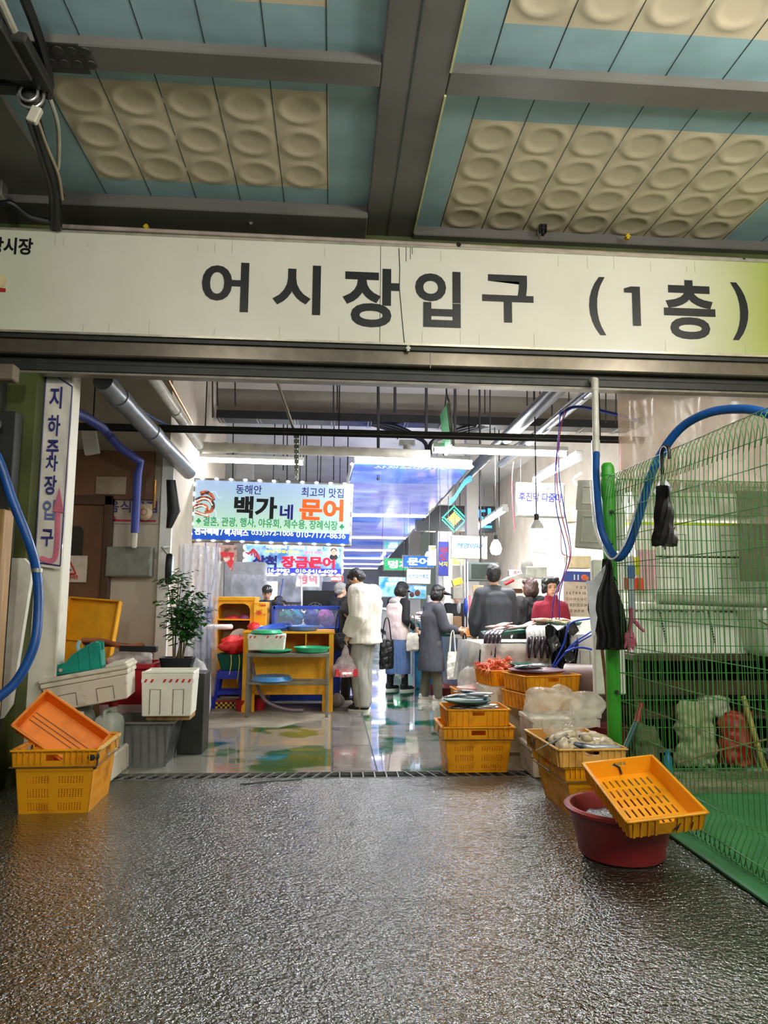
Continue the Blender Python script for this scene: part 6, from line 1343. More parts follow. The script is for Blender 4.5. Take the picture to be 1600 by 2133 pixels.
ap=thing('black_apron','long black rubber apron hanging on the green fence post','apron',(2.0,5.2,1.03))
b=MB()
prof=[(1.0,-.035,.03),(.9,-.04,.045),(.78,-.07,.05),(.62,-.13,.085),(.45,-.15,.12),(.3,-.12,.13),(.15,-.085,.14),(0,-.10,.15)]
def apf(u,v):
    k=v*(len(prof)-1); i=min(int(k),len(prof)-2); f=k-i; z,l,r_=[prof[i][j]*(1-f)+prof[i+1][j]*f for j in range(3)]
    return V((l+(r_-l)*u+.03,.02*math.sin(u*14+v*3)*v**.3-.03*math.sin(u*3.1),z*.66))
b.sheet(apf,22,24); b.build('sheet',pm('black_rubber',(18,18,20),.28,bump=.4,bs=14),ap,smooth='all',solid=.006)
b=MB(); b.tube([(.03,.0,.66),(.06,.02,.74),(.10,.06,.78)],.006,6); b.build('neck_strap',M_blk,ap)
b=MB(); pts=[(0,1.0),(.02,1.0),(.05,.0),(-.02,.05)]; 
b.prism([(-.14,.50),(-.10,.50),(.01,.62),(.0,.55),(-.09,.1),(-.11,.1)],(0,-.025,0),(1,0,0),(0,0,1),.004); b.build('pale_edge',pm('pale_lining',(190,194,198),.5),ap)
gl=thing('rubber_glove','pink rubber glove hanging from the green fence beside the apron','glove',P(1318,1345,Y=5.12))
b=MB(); b.tube([(0,0,.27),(-.01,0,.16),(-.02,0,.06)],[.025,.03,.035],10,flat=.5); b.ell((-.02,0,.06),(.04,.02,.05),n=10)
for x0,x1,z1,r_ in ((-.04,-.06,-.02,.011),(-.02,-.03,-.035,.012),(0,0,-.03,.012),(.015,.03,-.01,.011)): b.tube([(x0,0,.05),(x1,0,z1)],[r_,r_*.8],8)
b.tube([(0,0,.20),(.05,0,.14),(.09,0,.10)],[.016,.014,.011],8); fuse(b,'glove',pm('pink_rubber',(206,84,130),.45),gl,voxel=.004,smooth=3)
b=MB(); b.box(P(1315,1240,Y=5.15),(.045,.008,.40)); b.box(P(1316,1190,Y=5.14),(.05,.008,.09),mi=1); tag(b.build('cloth_strip',[pm('grey_strip',(150,158,170),.6),pm('blue_strip3',(50,90,160),.5)]),'grey and blue cloth strip hanging on the fence beside the pink glove','cloth')
b=MB(); a=P(1298,1160,Y=5.37); b.bb((a.x,5.36,a.z-.25),(a.x+.09,5.38,a.z)); b.bb((a.x+.0,5.355,a.z-.25),(a.x+.15,5.365,a.z-.16),mi=1); b.bb((a.x+.08,5.35,a.z-.14),(a.x+.12,5.36,a.z),mi=2)
tag(b.build('snack_bag',[pm('white_packet',(230,226,226),.4),pm('red_packet2',(220,60,30),.4),pm('yellow_packet',(230,210,40),.4)]),'white, red and yellow packet hanging behind the fence beside the post','packet')
b=MB(); a=P(1325,1145,Y=5.9); b.bb((a.x,5.9,a.z-.33),(a.x+.17,5.95,a.z)); tag(b.build('pink_packet',pm('pink_packet',(226,170,184),.5)),'pale pink packet behind the fence below the foam boxes','packet')
# foam lids on edge left of the post
for i,(x0,y0,x1,y1) in enumerate(((1226,1000,1268,1065),(1222,1062,1268,1145))):
    a=P(x0,y0,Y=5.9);c_=P(x1,y1,Y=5.9); t=thing('foam_sheet',('upper','lower')[i]+' white foam lid standing on edge left of the green post','lid',((a.x+c_.x)/2,5.9,c_.z),(0,R(6),R(-50))); h=a.z-c_.z
    b=MB(); b.bb((-.22,-.02,0),(.22,.02,h)); b.build('panel',M_foam,t,bevel=.015,seg=2,smooth=True); b=MB(); b.tube([(-.15,-.024,.06),(-.15,-.024,h-.06),(.15,-.024,h-.06),(.15,-.024,.06)],.006,6,closed=True); b.build('moulded_ring',M_foam,t)
b=MB(); b.bb((2.16,5.86,.62),(2.42,5.92,1.72)); tag(b.build('white_foam_panel',M_foam,bevel=.01),'tall white foam panel standing behind the black apron','panel')
b=MB(); b.lathe([(.0,0),(.06,0),(.10,.06),(.095,.06),(.055,.008)],n=20); o=b.build('blue_bowl',pm('sky_bowl',(120,200,230),.3),smooth=True); o.location=P(1216,1066,Y=6.1); o.rotation_euler=(0,R(120),0); tag(o,'light blue bowl hanging beside the white foam lids','bowl')
# ================================================================= FISH TABLE
_before=set(o.name for o in COL.objects)
ft=thing('fish_table','white covered fish table with plastic sheets hanging down its front','table',(2.0,7.0,0),R(3))
box_part('tabletop',(-.62,-.45,.86),(.66,.50,.92),M_foam,ft); 
for x in (-.55,.6):
    for y in (-.38,.42): box_part('leg',(x-.025,y-.025,0),(x+.025,y+.025,.86),M_steelp,ft)
b=MB(); b.sheet(lambda u,v:V((-.66+.95*u-.02*math.sin(v*3),-.47-.03*math.sin(u*34+v)*v-.05*v,.935-v*(.50-.25*u+.03*math.sin(u*9)))),70,14)
b.build('plastic_skirt',film('milky_sheet',(226,222,216),.85,.25,.6,16),ft,smooth='all')
b=MB(); b.sheet(lambda u,v:V((-.67-.03*math.sin(v*22)*u-.04*u,-.45+.95*v,.935-u*.42)),12,40); b.build('plastic_side',MC['milky_sheet'],ft,smooth='all')
# cutting boards / trays with fish
M_dgt=pm('dark_green_tray',(24,92,76),.35)
def gtray(loc,rot,l,w,label):
    b=MB(); b.rings([rr(l,w,0,.05),rr(l+.02,w+.02,.03,.05),rr(l+.01,w+.01,.03,.05),rr(l-.01,w-.01,.008,.05)]); o=b.build('green_tray',M_dgt,smooth=True); o.location=loc; o.rotation_euler=rot; return tag(o,label,'tray')
gtray((1.78,6.85,.99),(0,R(-6),R(8)),.28,.2,'long green tray of pink fish at the left end of the fish table')
gtray((2.20,6.95,1.04),(0,R(-6),R(4)),.26,.18,'green tray piled with pale fish before the woman in burgundy')
fb=thing('foam_box','white foam box with blue cords at the right end of the fish table','box',(2.46,6.55,.55)); foambox(fb,.5,.36,.46,M_foam,lid=False)
for s in range(3):
    q=[P(1252-s*4,1306,Y=6.3),P(1205,1318,Y=6.3),P(1190,1365,Y=6.32),P(1160,1425+4*s,Y=6.3)] if s==0 else [P(1258,1325+8*s,Y=6.25),P(1215,1355+6*s,Y=6.25),P(1185,1395,Y=6.28),P(1155+6*s,1428,Y=6.3)]
    pipe('blue_rope',spl(q,6),.008,M_bstr,('blue cord arching over the right end of the fish table','upper blue cord slanting down beside the fish table','lower blue cord slanting down beside the fish table')[s],8,cat='cord')
pipe('blue_rope',spl([P(1262,1378,Y=6.2),P(1225,1372,Y=6.2),P(1195,1382,Y=6.22)],5),.010,M_bstr,'short blue cord loop hanging at the right of the fish table',8,cat='cord')
# fish proto
def fish_mesh(name,L,hh,ww,mats):
    b=MB(); rs=[]
    for i in range(11):
        t=i/10; k=math.sin(math.pi*min(1,t*1.08+.03))**.7 if t<.93 else .28
        k=max(.12,k); x=-L/2+L*.85*t; rs.append([V((x,math.cos(a)*ww*k,math.sin(a)*hh*k)) for a in [2*math.pi*j/10 for j in range(10)]])
    b.rings(rs); x=-L/2+L*.84; b.add([(x,0.003,hh*.2),(x+L*.16,.003,hh*.9),(x+L*.10,.003,0),(x+L*.16,.003,-hh*.9),(x,.003,-hh*.2),(x,-.003,0)],[(0,1,2,5),(5,2,3,4)],1)
    b.add([(-L*.1,0,hh*.85),(L*.1,0,hh*1.5),(L*.2,0,hh*.7),(0,.004,hh*.8)],[(0,1,2,3)],1)
    o=b.build(name,mats,smooth='all',local=True)
    b=MB(); b.ell((-L*.40,ww*.42,hh*.25),(.007,.004,.007),n=6); b.ell((-L*.40,-ww*.42,hh*.25),(.007,.004,.007),n=6); b.build('eyes',M_ink,o); return o
M_fs=pm('silver_fish_skin',(176,180,186),.22,c2=(70,78,90),mixs=(.38,.55),scale=9,metal=.3); M_fp=pm('pink_fish_skin',(226,160,160),.28,c2=(236,214,206),mixs=(.4,.6),scale=8); M_ff=pm('fish_fin',(110,104,110),.4)
def scatter(proto,places,labels,cat,group,sc=(.9,1.15)):
    for i,(loc,rot) in enumerate(places):
        o=proto if i==0 else dup(proto); o.location=loc; o.rotation_euler=rot; s=random.uniform(*sc); o.scale=(s,s,s)
        tag(o,labels if isinstance(labels,str) else labels[i],cat,group)
random.seed(77)
pf=fish_mesh('pink_fish',.34,.045,.02,[M_fp,M_ff]); scatter(pf,[((1.60+.05*i+random.uniform(-.05,.05),6.80+random.uniform(-.1,.14),1.03+.012*(i%4)),(R(80),R(random.uniform(-8,8)),R(random.uniform(-30,60)))) for i in range(9)],'pink fish heaped on the long green tray of the fish table','fish','pink fish on the long green tray')
pf=fish_mesh('pale_fish',.30,.042,.02,[pm('pale_fish_skin',(226,216,190),.3,c2=(190,120,90),mixs=(.35,.5),scale=10),M_ff]); scatter(pf,[((2.08+.05*i+random.uniform(-.04,.04),6.92+random.uniform(-.1,.14),1.085+.012*(i%3)),(R(80),R(random.uniform(-8,8)),R(random.uniform(-40,40)))) for i in range(7)],'pale yellowish fish on the green tray before the woman in burgundy','fish','pale fish on the second green tray')
# long hanging squid / skate: limp shapes draping over the table front
def drape(pts,r,mat,label,flat=.4):
    b=MB(); s_=spl(pts,6); n=len(s_); b.tube(s_,[r*(.5+.9*math.sin(math.pi*min(1,(i+3)/(n+3)))) for i in range(n)],8,flat=flat); return tag(b.build('limp_fish',mat,smooth='all'),label,'fish')
M_lim=pm('grey_white_skin',(206,204,204),.25,c2=(130,126,134),mixs=(.35,.55),scale=18,stretch=(1,1,.3)); M_limd=pm('purple_black_skin',(56,44,58),.25,c2=(20,18,24),scale=20)
random.seed(9)
g1='silver fish draped over the front of the fish table'; 
for i in range(9):
    x=1.84+i*.055; o=drape([V((x+.16,6.82,1.05)),V((x+.05,6.62,1.04)),V((x+.02,6.52,.95)),V((x-.02+.01*random.random(),6.49,.72+.05*random.random()))],.035,M_lim,'long silver white fish draped over the front edge of the fish table'); o['group']=g1
for i in range(4):
    x=1.42+i*.04; o=drape([V((x+.14,6.75,1.02)),V((x+.04,6.62,1.0)),V((x,6.53,.92)),V((x-.01,6.50,.80-.02*i))],.022,M_limd,'dark limp tentacle hanging at the left end of the fish table'); o['group']='dark tentacles at the left table end'
for i in range(4):
    x=1.83+i*.06; o=drape([V((x+.06,6.6,1.0)),V((x+.02,6.5,.95)),V((x,6.46,.86)),V((x-.01,6.45,.76))],.018,M_limd,'dark limp tentacle hanging at the middle of the fish table'); o['group']='dark tentacles at the middle of the table'
t=thing('black_bag','torn black plastic bags hanging from the right part of the fish table','bag',(2.13,6.40,.66))
b=MB(); b.sheet(lambda u,v:V((-.16+.30*u+.05*v,.0+.03*math.sin(u*16+v*6)-.02*v,.40*(1-v)+.03*math.sin(u*11))),26,20); b.build('sheet',pm('glossy_black_film',(14,14,16),.12,bump=.8,bs=18),t,smooth='all',solid=.003)
b=MB()
for x0,z0 in ((-.16,.28),(-.02,.16),(.02,.42)): b.prism([(0,0),(.09,.05),(.13,-.05),(.04,-.12)],(x0,-.06,z0),(1,0,0),(0,.25,1),.004)
b.build('folded_pieces',MC['glossy_black_film'],t)
for o in list(COL.objects):
    if o.name not in _before and o.parent is None: o.location=o.location+V((.10,.52,.06 if not o.name.startswith('fish_table') else .02))
# steel barrel roll & dark things under table
rl=thing('rolled_mat','large brown rolled mat lying under the right end of the fish table','roll',(2.42,6.45,.62)); b=MB(); b.tube([(-.28,.1,0),(.10,-.1,0)],.19,24); b.build('roll',pm('brown_roll',(112,84,76),.45,var=.15),rl,smooth=True); b=MB(); b.tube([(.101,-.101,0),(.11,-.106,0)],.14,20); b.build('dark_end',M_blk,rl)
b=MB(); b.bb((2.2,6.3,.0),(2.75,6.8,.43)); tag(b.build('dark_crate',M_dwood,bevel=.01),'dark wooden crate under the rolled mat','crate')
b=MB(); b.lathe([(0,0),(.13,0),(.16,.36),(.15,.36),(.12,.02)],n=24); o=b.build('dark_red_bin',pm('wine_plastic',(96,18,28),.4),smooth=True); o.location=(2.30,5.98,0); tag(o,'dark wine red bin behind the wooden stick near the post','bin')
# ================================================================= CRATE GROUP
mb_=crate_thing('plastic_basket','yellow perforated basket with wire handles standing on the drain grating',basket,(1.20,6.10,0),0,.56,.42,.36,M_yel,taper=.04,cat='basket')
b=MB(); 
t=crate_thing('fish_crate','yellow ribbed fish crate on top of the middle basket, full of silver fish',tray,(1.20,6.08,.368),R(1),.51,.38,.135,M_yel,slots=('f',))
def fillfish(t,mat,z,n,L,seed,label,group,x0,x1,y0,y1):
    random.seed(seed); p_=fish_mesh('silver_fish',L,.038,.016,[mat,M_ff]); M=t.matrix_basis
    scatter(p_,[(M@V((random.uniform(x0,x1),random.uniform(y0,y1),z+.012*(i%3))),(R(85),R(random.uniform(-6,6)),R(random.uniform(-25,25)+(180 if i%2 else 0)))) for i in range(n)],label,'fish',group)
fillfish(t,M_fs,.125,9,.28,3,'silver fish lying in the yellow crate on the middle basket','silver fish in the middle crate',-.12,.12,-.13,.13)
gt_=roundtray((1.14,6.06,.535),.19,M_dgt,'dark green round tray of large fish on the fish crate of the middle basket',.02)
fillfish(gt_,M_fs,.05,6,.34,5,'larger silver fish on the dark green round tray above the middle basket','large fish on the round tray',-.07,.09,-.09,.09)
stx=thing('x','','x'); bpy.data.objects.remove(stx)
th=R(16); ux=V((math.cos(th),math.sin(th),0)); uy=V((-math.sin(th),math.cos(th),0)); fl=V((1.65,6.1,0)); cc=fl+ux*.275+uy*.2
crate_thing('fish_crate','lower yellow ribbed crate of the stack of two on the foam boxes',tray,(cc.x,cc.y,.452),th,.56,.42,.142,M_yel,slots=())
tp=crate_thing('fish_crate','upper yellow ribbed crate of the stack of two, a purple tray on top',tray,(cc.x,cc.y,.600),th,.54,.40,.142,M_yel,slots=('f',))
o=roundtray((cc.x-.04,cc.y,.748),.22,pm('purple_tray',(96,40,64),.35),'dark purple round tray on the upper crate of the stack',.02,1.1)
fillfish(o,M_fs,.04,7,.24,8,'small silver fish on the dark purple tray','fish on the purple tray',-.1,.12,-.08,.08)
c3=crate_thing('fish_crate','yellow crate heaped with orange crabs behind the stack of two',tray,(1.63,6.80,.60),R(14),.44,.34,.14,M_yel,slots=())
b=MB(); b.bb((1.40,6.6,0),(1.80,6.98,.598)); tag(b.build('foam_box',M_foam,bevel=.015),'tall foam box under the crate of orange crabs','box')
# orange crabs/shrimp
def crab():
    b=MB(); b.ell((0,0,0),(.022,.03,.014),n=8)
    o=b.build('orange_crab',pm('orange_shell',(240,120,70),.35,c2=(200,70,40),scale=20),smooth='all',local=True)
    for s in (-1,1):
        for k in range(4): bb_=MB(); bb_.tube([(s*.018,-.02+.013*k,0),(s*.05,-.03+.018*k,.018),(s*.08,-.035+.022*k,-.01)],[.005,.004,.002],5); l=bb_.build('leg',MC['orange_shell'],o,smooth='all')
    return o
cr=crab(); random.seed(12); M=c3.matrix_basis
places=[]
for i in range(46):
    x=random.uniform(-.2,.2); y=random.uniform(-.15,.15); z=.125+.09*max(0,1-(x/.22)**2)*max(0,1-(y/.17)**2)*random.random()
    places.append((M@V((x,y,z)),(random.uniform(-.7,.7),random.uniform(-.7,.7),random.uniform(0,6.28))))
scatter(cr,places,'orange crab in the heap behind the stack of two crates','crab','orange crabs heaped in the crate')
roundtray((1.77,6.63,.775),.12,M_dgt,'dark green dish at the front edge of the crab crate',.02)
c4=crate_thing('fish_crate','yellow crate with pink fish and a white bag left of the crab crate',tray,(1.38,7.12,.37),R(4),.34,.3,.15,M_yel,slots=())
b=MB(); b.bb((1.22,6.98,0),(1.54,7.26,.368)); tag(b.build('foam_box',M_foam,bevel=.015),'foam box under the small crate with the white bag','box')
blob('plastic_bag',(1.38,7.14,.60),(.13,.12,.13),M_bagc,'crumpled white plastic bag standing in the small yellow crate','bag',.35,8,14)
blob('pink_shrimp_heap',(1.38,7.04,.525),(.14,.1,.035),M_fp,'heap of pink shrimp in the small crate before the white bag','shrimp',.3,14,15)['kind']='stuff'
for a in (((1.59,5.72,.0),.32,.40,.20,'lower foam box behind the middle basket, on the floor'),((1.60,5.74,.235),.32,.40,.18,'upper foam box under the stack of two crates')):
    l,A,Bq,h,lab=a; t=thing('foam_box',lab,'box',V(l)+V((.16,.2,0))); foambox(t,A,Bq,h,M_foamd,lid=True)
t=thing('foam_box','dirty foam box right of the two stacked ones under the crate stack','box',(2.08,6.25,0)); foambox(t,.40,.36,.40,M_foamd,lid=True)
# big squid basket
tb=crate_thing('plastic_basket','tall yellow basket carrying the pale crate of whelks',basket,(1.73,5.00,0),R(2),.46,.66,.325,M_yel,taper=.06,cat='basket')
sq=crate_thing('fish_crate','pale yellow crate full of whelks under a clear plastic bag',tray,(1.665,4.97,.335),R(2),.45,.70,.115,M_yel2,slots=('f',))
text('crate_marking','주문진',M_ink,sq,-.30,-.12,.02,.09,y=-.0,bold=.02,face='x')
for o in sq.children:
    if o.name.startswith('crate_marking'): o.location=(-.228,0,0); o.rotation_euler=(0,0,0)
def whelk():
    b=MB(); b.ell((0,0,0),(.055,.042,.036),n=12)
    for v in b.v:
        v.z+=.012*math.sin(v.x*90)*(v.x+.055)/.11; k=1-.35*max(0,v.x/.055); v.y*=k; v.z*=k
    o=b.build('whelk',pm('whelk_flesh',(206,190,158),.35,c2=(120,110,96),mixs=(.3,.5),scale=14),smooth='all',local=True)
    b=MB(); b.ell((.045,0,.0),(.03,.022,.02),n=8); b.build('dark_foot',pm('whelk_foot',(60,54,50),.3),o,smooth='all'); return o
w=whelk(); random.seed(4); M=sq.matrix_basis
pl_=[]
for i in range(26):
    x=random.uniform(-.16,.17); y=random.uniform(-.28,.05) ; z=.10+.07*random.random()*(1-abs(x)/.2)
    pl_.append((M@V((x,y,z)),(random.uniform(-.5,.5),random.uniform(-.5,.5),random.uniform(0,6.28))))
scatter(w,pl_,'pale grey whelk in the heap inside the pale yellow crate','whelk','whelks in the pale crate',(.9,1.35))
bg=blob('plastic_bag',sq.matrix_basis@V((-.02,.12,.26)),(.22,.22,.17),film('crumpled_clear_bag',(226,222,206),.42,.12,1.0,16),'large crumpled clear plastic bag standing on the whelks','bag',.6,2.6,34,n=64,ridge=True)
pipe('steel_knife',[M@V((-.10,-.18,.17)),M@V((-.22,-.24,.14)),M@V((-.38,-.36,.11))],[.006,.006,.003],M_steel,'thin steel hook resting across the rim of the whelk crate',8,cat='hook')
b=MB(); b.rings([rr(.10,.02,0,.01),rr(.17,.05,.03,.02)]); 
drape([M@V((-.16,-.22,.14)),M@V((-.02,-.31,.118)),M@V((.14,-.32,.112)),M@V((.2,-.31,.115))],.016,M_fs,'thin silver fish along the front rim of the whelk crate',1)
# maroon basin and tilted crate
bs_=thing('rubber_basin','large maroon rubber basin under the tilted yellow crate','basin',(1.62,4.06,0))
b=MB(); b.lathe([(0,0),(.21,0),(.225,.01),(.272,.22),(.285,.235),(.30,.24),(.303,.255),(.29,.265),(.27,.262),(.255,.24),(.212,.02),(0,.02)],n=48); b.build('basin',M_maroon,bs_,smooth=True)
blob('dark_mussels',(1.60,4.10,.15),(.21,.21,.06),pm('black_shells',(24,24,26),.3,bump=.8,bs=60),'dark heap of mussels inside the maroon basin','mussels',.2,14,4)['kind']='stuff'
FL=V((1.454,3.55,.329)); FR=V((1.847,3.55,.369)); BL=V((1.301,4.1,.457))
tc=thing('fish_crate','empty yellow crate with slotted bottom tilted on the maroon basin','crate'); tray(tc,.40,.585,.10,M_yel,slots=('b','f')); 
X=(FR-FL).normalized(); Yv=(BL-FL); Yv=(Yv-X*Yv.dot(X)).normalized(); Z=X.cross(Yv); o_=FL+X*.20+Yv*.2925-Z*.10
place(tc,Matrix(((X.x,Yv.x,Z.x,o_.x),(X.y,Yv.y,Z.y,o_.y),(X.z,Yv.z,Z.z,o_.z),(0,0,0,1))))
b=MB(); b.tube([(-.03,.285,.075),(.0,.275,.06),(.01,.27,.02)],.006,6); b.prism([(.03,.03),(.065,.06),(.045,.02)],(0,-.297,0),(1,0,0),(0,0,1),.004); b.prism([(.115,.02),(.125,.055),(.13,.055),(.12,.02)],(0,-.297,0),(1,0,0),(0,0,1),.004); b.build('grime_marks',M_dirt,tc)
b=MB(); b.lathe([(0,0),(.24,0),(.33,.15),(.345,.16),(.32,.16),(.225,.02),(0,.02)],n=36); o=b.build('red_basin',M_maroon,smooth=True); o.location=(1.60,10.25,0); o.scale=(.78,.78,1); tag(o,'wide dark red basin on the wet floor at the feet of the visor wearer','basin')
t=roundtray((1.1,6,.7),.1,M_dgt,'') ; 
for c in list(t.children): bpy.data.objects.remove(c)
bpy.data.objects.remove(t)
# blue plastic bags/tanks behind the coated woman
b=MB(); b.bb((1.30,11.2,0),(1.62,11.5,.75)); tag(b.build('blue_tank',pm('blue_tank',(40,120,180),.2,c2=(90,170,210),scale=5,mixs=(.4,.6)),bevel=.02),'blue plastic covered tank behind the visor wearer','tank')
b=MB(); b.bb((1.62,8.9,0),(1.80,9.2,.85)); tag(b.build('blue_case',pm('case_blue',(30,100,190),.4),bevel=.01),'blue case standing left behind the fish table','case')
# small yellow basket on counter by the bags
b=MB(); b.bb((1.82,9.95,.86),(2.05,10.2,.98)); tag(b.build('wooden_box',pm('orange_wood',(200,130,60),.5,stretch=(8,1,1)),bevel=.004),'small orange wooden box on the steel stall counter','box')
gtray((1.55,10.1,.86),(0,0,0),.14,.1,'small teal tray on the steel stall counter')
# ================================================================= PEOPLE
M_skin=pm('skin',(214,164,136),.5,var=.05,scale=6); M_hairb=pm('black_hair',(20,17,17),.45,bump=.5,bs=120,stretch=(1,1,.3)); M_hairbr=pm('brown_hair',(58,34,28),.45,bump=.5,bs=120); M_hairg=pm('grey_hair',(150,146,142),.5,bump=.5,bs=120)
def joint_tube(b,pts,rs,n=14,flat=1):
    pts=[V(p) for p in pts]; s_=[];r_=[]
    for i in range(len(pts)-1):
        for k in range(6): t=k/6; s_.append(pts[i].lerp(pts[i+1],t)); r_.append(rs[i]*(1-t)+rs[i+1]*t)
    s_.append(pts[-1]); r_.append(rs[-1]); b.tube(s_,r_,n,flat=flat)
    for p,r in zip(pts[1:-1],rs[1:-1]): b.ell(p,r*.99,n=10)
def torso(b,secs,n=22):
    """secs: (x,y,z,rx,ry)"""
    rs=[]
    P_=secs
    for i in range(len(P_)-1):
        for k in range(4):
            t=k/4; t2=t*t*(3-2*t); c=[P_[i][j]*(1-t)+P_[i+1][j]*t if j<3 else P_[i][j]*(1-t2)+P_[i+1][j]*t2 for j in range(5)]; rs.append(c)
    rs.append(P_[-1])
    b.rings([[V((c[0]+math.cos(2*math.pi*k/n)*c[3],c[1]+math.sin(2*math.pi*k/n)*c[4],c[2])) for k in range(n)] for c in rs])
def hand(b,wr,d,side,curl=.6,s=1.0,palm=None):
    """wr wrist, d direction of forearm, side = thumb direction; five fingers curled"""
    d=V(d).normalized(); th=V(side); th=(th-d*th.dot(d)).normalized(); pn=V(palm) if palm else d.cross(th); pn=(pn-d*pn.dot(d)-th*pn.dot(th)).normalized()
    wr=V(wr); c=wr+d*.05*s
    joint_tube(b,[wr-d*.01,wr+d*.045*s,wr+d*.085*s],[.024*s,.034*s,.032*s],10,flat=.6)
    for k,(off,ln) in enumerate(((-.028,.055),(-.010,.072),(.009,.078),(.027,.070))):
        a=wr+d*.08*s+th*off*s; seg_=ln*s/3; dd=d.copy(); pts=[a-d*.02*s,a]
        for q in range(3):
            dd=(dd*math.cos(curl*.8)+pn*math.sin(curl*.8)).normalized(); pts.append(pts[-1]+dd*seg_)
            pn_=pn
        joint_tube(b,pts,[.010*s,.0095*s,.009*s,.0085*s,.007*s],8)
    a=wr+d*.025*s+th*.022*s; joint_tube(b,[a,a+th*.03*s+d*.022*s+pn*.01,a+th*.038*s+d*.055*s+pn*.022*s],[.013*s,.011*s,.008*s],8)
def head(b,c,M,s=1.0):
    """skull, jaw, nose, ears; local +y is the face direction"""
    def e(p,r,n=14): b.ell(V(c)+M@V(p)*s,tuple(x*s for x in r),M,n)
    e((0,-.008,.02),(.075,.092,.098)); e((0,.028,-.045),(.055,.062,.062)); e((0,.05,-.085),(.028,.028,.022),8)
    e((0,.094,-.012),(.012,.018,.022),8); e((0,.088,.02),(.008,.01,.03),8); e((0,.083,-.058),(.024,.012,.012),8)
    e((.076,-.008,-.012),(.012,.02,.032),8); e((-.076,-.008,-.012),(.012,.02,.032),8); e((.032,.08,.03),(.026,.012,.009),8); e((-.032,.08,.03),(.026,.012,.009),8)
def face_parts(root,c,M,s=1.0,brow=True):
    b=MB()
    for x in (-.03,.03): b.ell(V(c)+M@V((x,.083,.008))*s,(.012*s,.006*s,.005*s),M,8)
    b.build('eyes',M_ink,root,smooth='all')
    b=MB(); b.ell(V(c)+M@V((0,.092,-.058))*s,(.022*s,.008*s,.007*s),M,8); b.build('lips',pm('lips',(176,84,80),.4),root,smooth='all')
    if brow:
        b=MB()
        for x in (-.03,.03): b.ell(V(c)+M@V((x,.088,.03))*s,(.017*s,.006*s,.004*s),M,8)
        b.build('eyebrows',M_ink,root,smooth='all')
def hair(root,c,M,mat,kind='short',s=1.0,name='hair'):
    b=MB(); c=V(c)
    def e(p,r,n=16): b.ell(c+M@V(p)*s,tuple(x*s for x in r),M,n)
    e((0,-.022,.038),(.086,.098,.098))
    if kind=='short': e((0,-.045,-.005),(.078,.072,.075)); e((0,.045,.085),(.062,.045,.032))
    if kind=='bob': e((0,-.04,-.03),(.098,.085,.10)); e((.068,.0,-.03),(.03,.06,.085)); e((-.068,0,-.03),(.03,.06,.085)); e((0,.05,.08),(.07,.045,.035))
    if kind=='curly':
        random.seed(5)
        for i in range(70):
            a=random.uniform(0,6.28); z=random.uniform(-.05,.10); yy=math.sin(a)*.085-.03
            if yy>.03 and z<.075: continue
            e((math.cos(a)*.078,yy,z),(.034,.034,.034),8)
    if kind=='long': e((0,-.05,-.06),(.10,.08,.14)); e((.07,-.0,-.05),(.03,.06,.11)); e((-.07,0,-.05),(.03,.06,.11)); e((0,.05,.085),(.068,.04,.03))
    return fuse(b,name,mat,root,voxel=.007,smooth=2,fold=.006,ff=28)
def shoe(root,p,ang,mat,sole,L=.27,name='shoe'):
    M=Matrix.Rotation(ang,3,'Z'); p=V(p); b=MB()
    b.ell(p+M@V((0,.06,.045)),(.044,.10,.04),M,12); b.ell(p+M@V((0,-.035,.06)),(.040,.075,.055),M,12); b.ell(p+M@V((0,-.05,.09)),(.040,.052,.04),M,10)
    o=fuse(b,name,mat,root,voxel=.006,smooth=2)
    b=MB(); out=[(math.cos(a)*.046*(1+.12*math.sin(a)),math.sin(a)*L/2+.02) for a in [2*math.pi*k/20 for k in range(20)]]
    b.rings([[p+M@V((x,y,z)) for x,y in out] for z in (0,.028)]); s_=b.build('sole',sole,o,smooth=True); return o
def rotM(z=0,x=0,y=0): return (Matrix.Rotation(z,3,'Z')@Matrix.Rotation(x,3,'X')@Matrix.Rotation(y,3,'Y'))
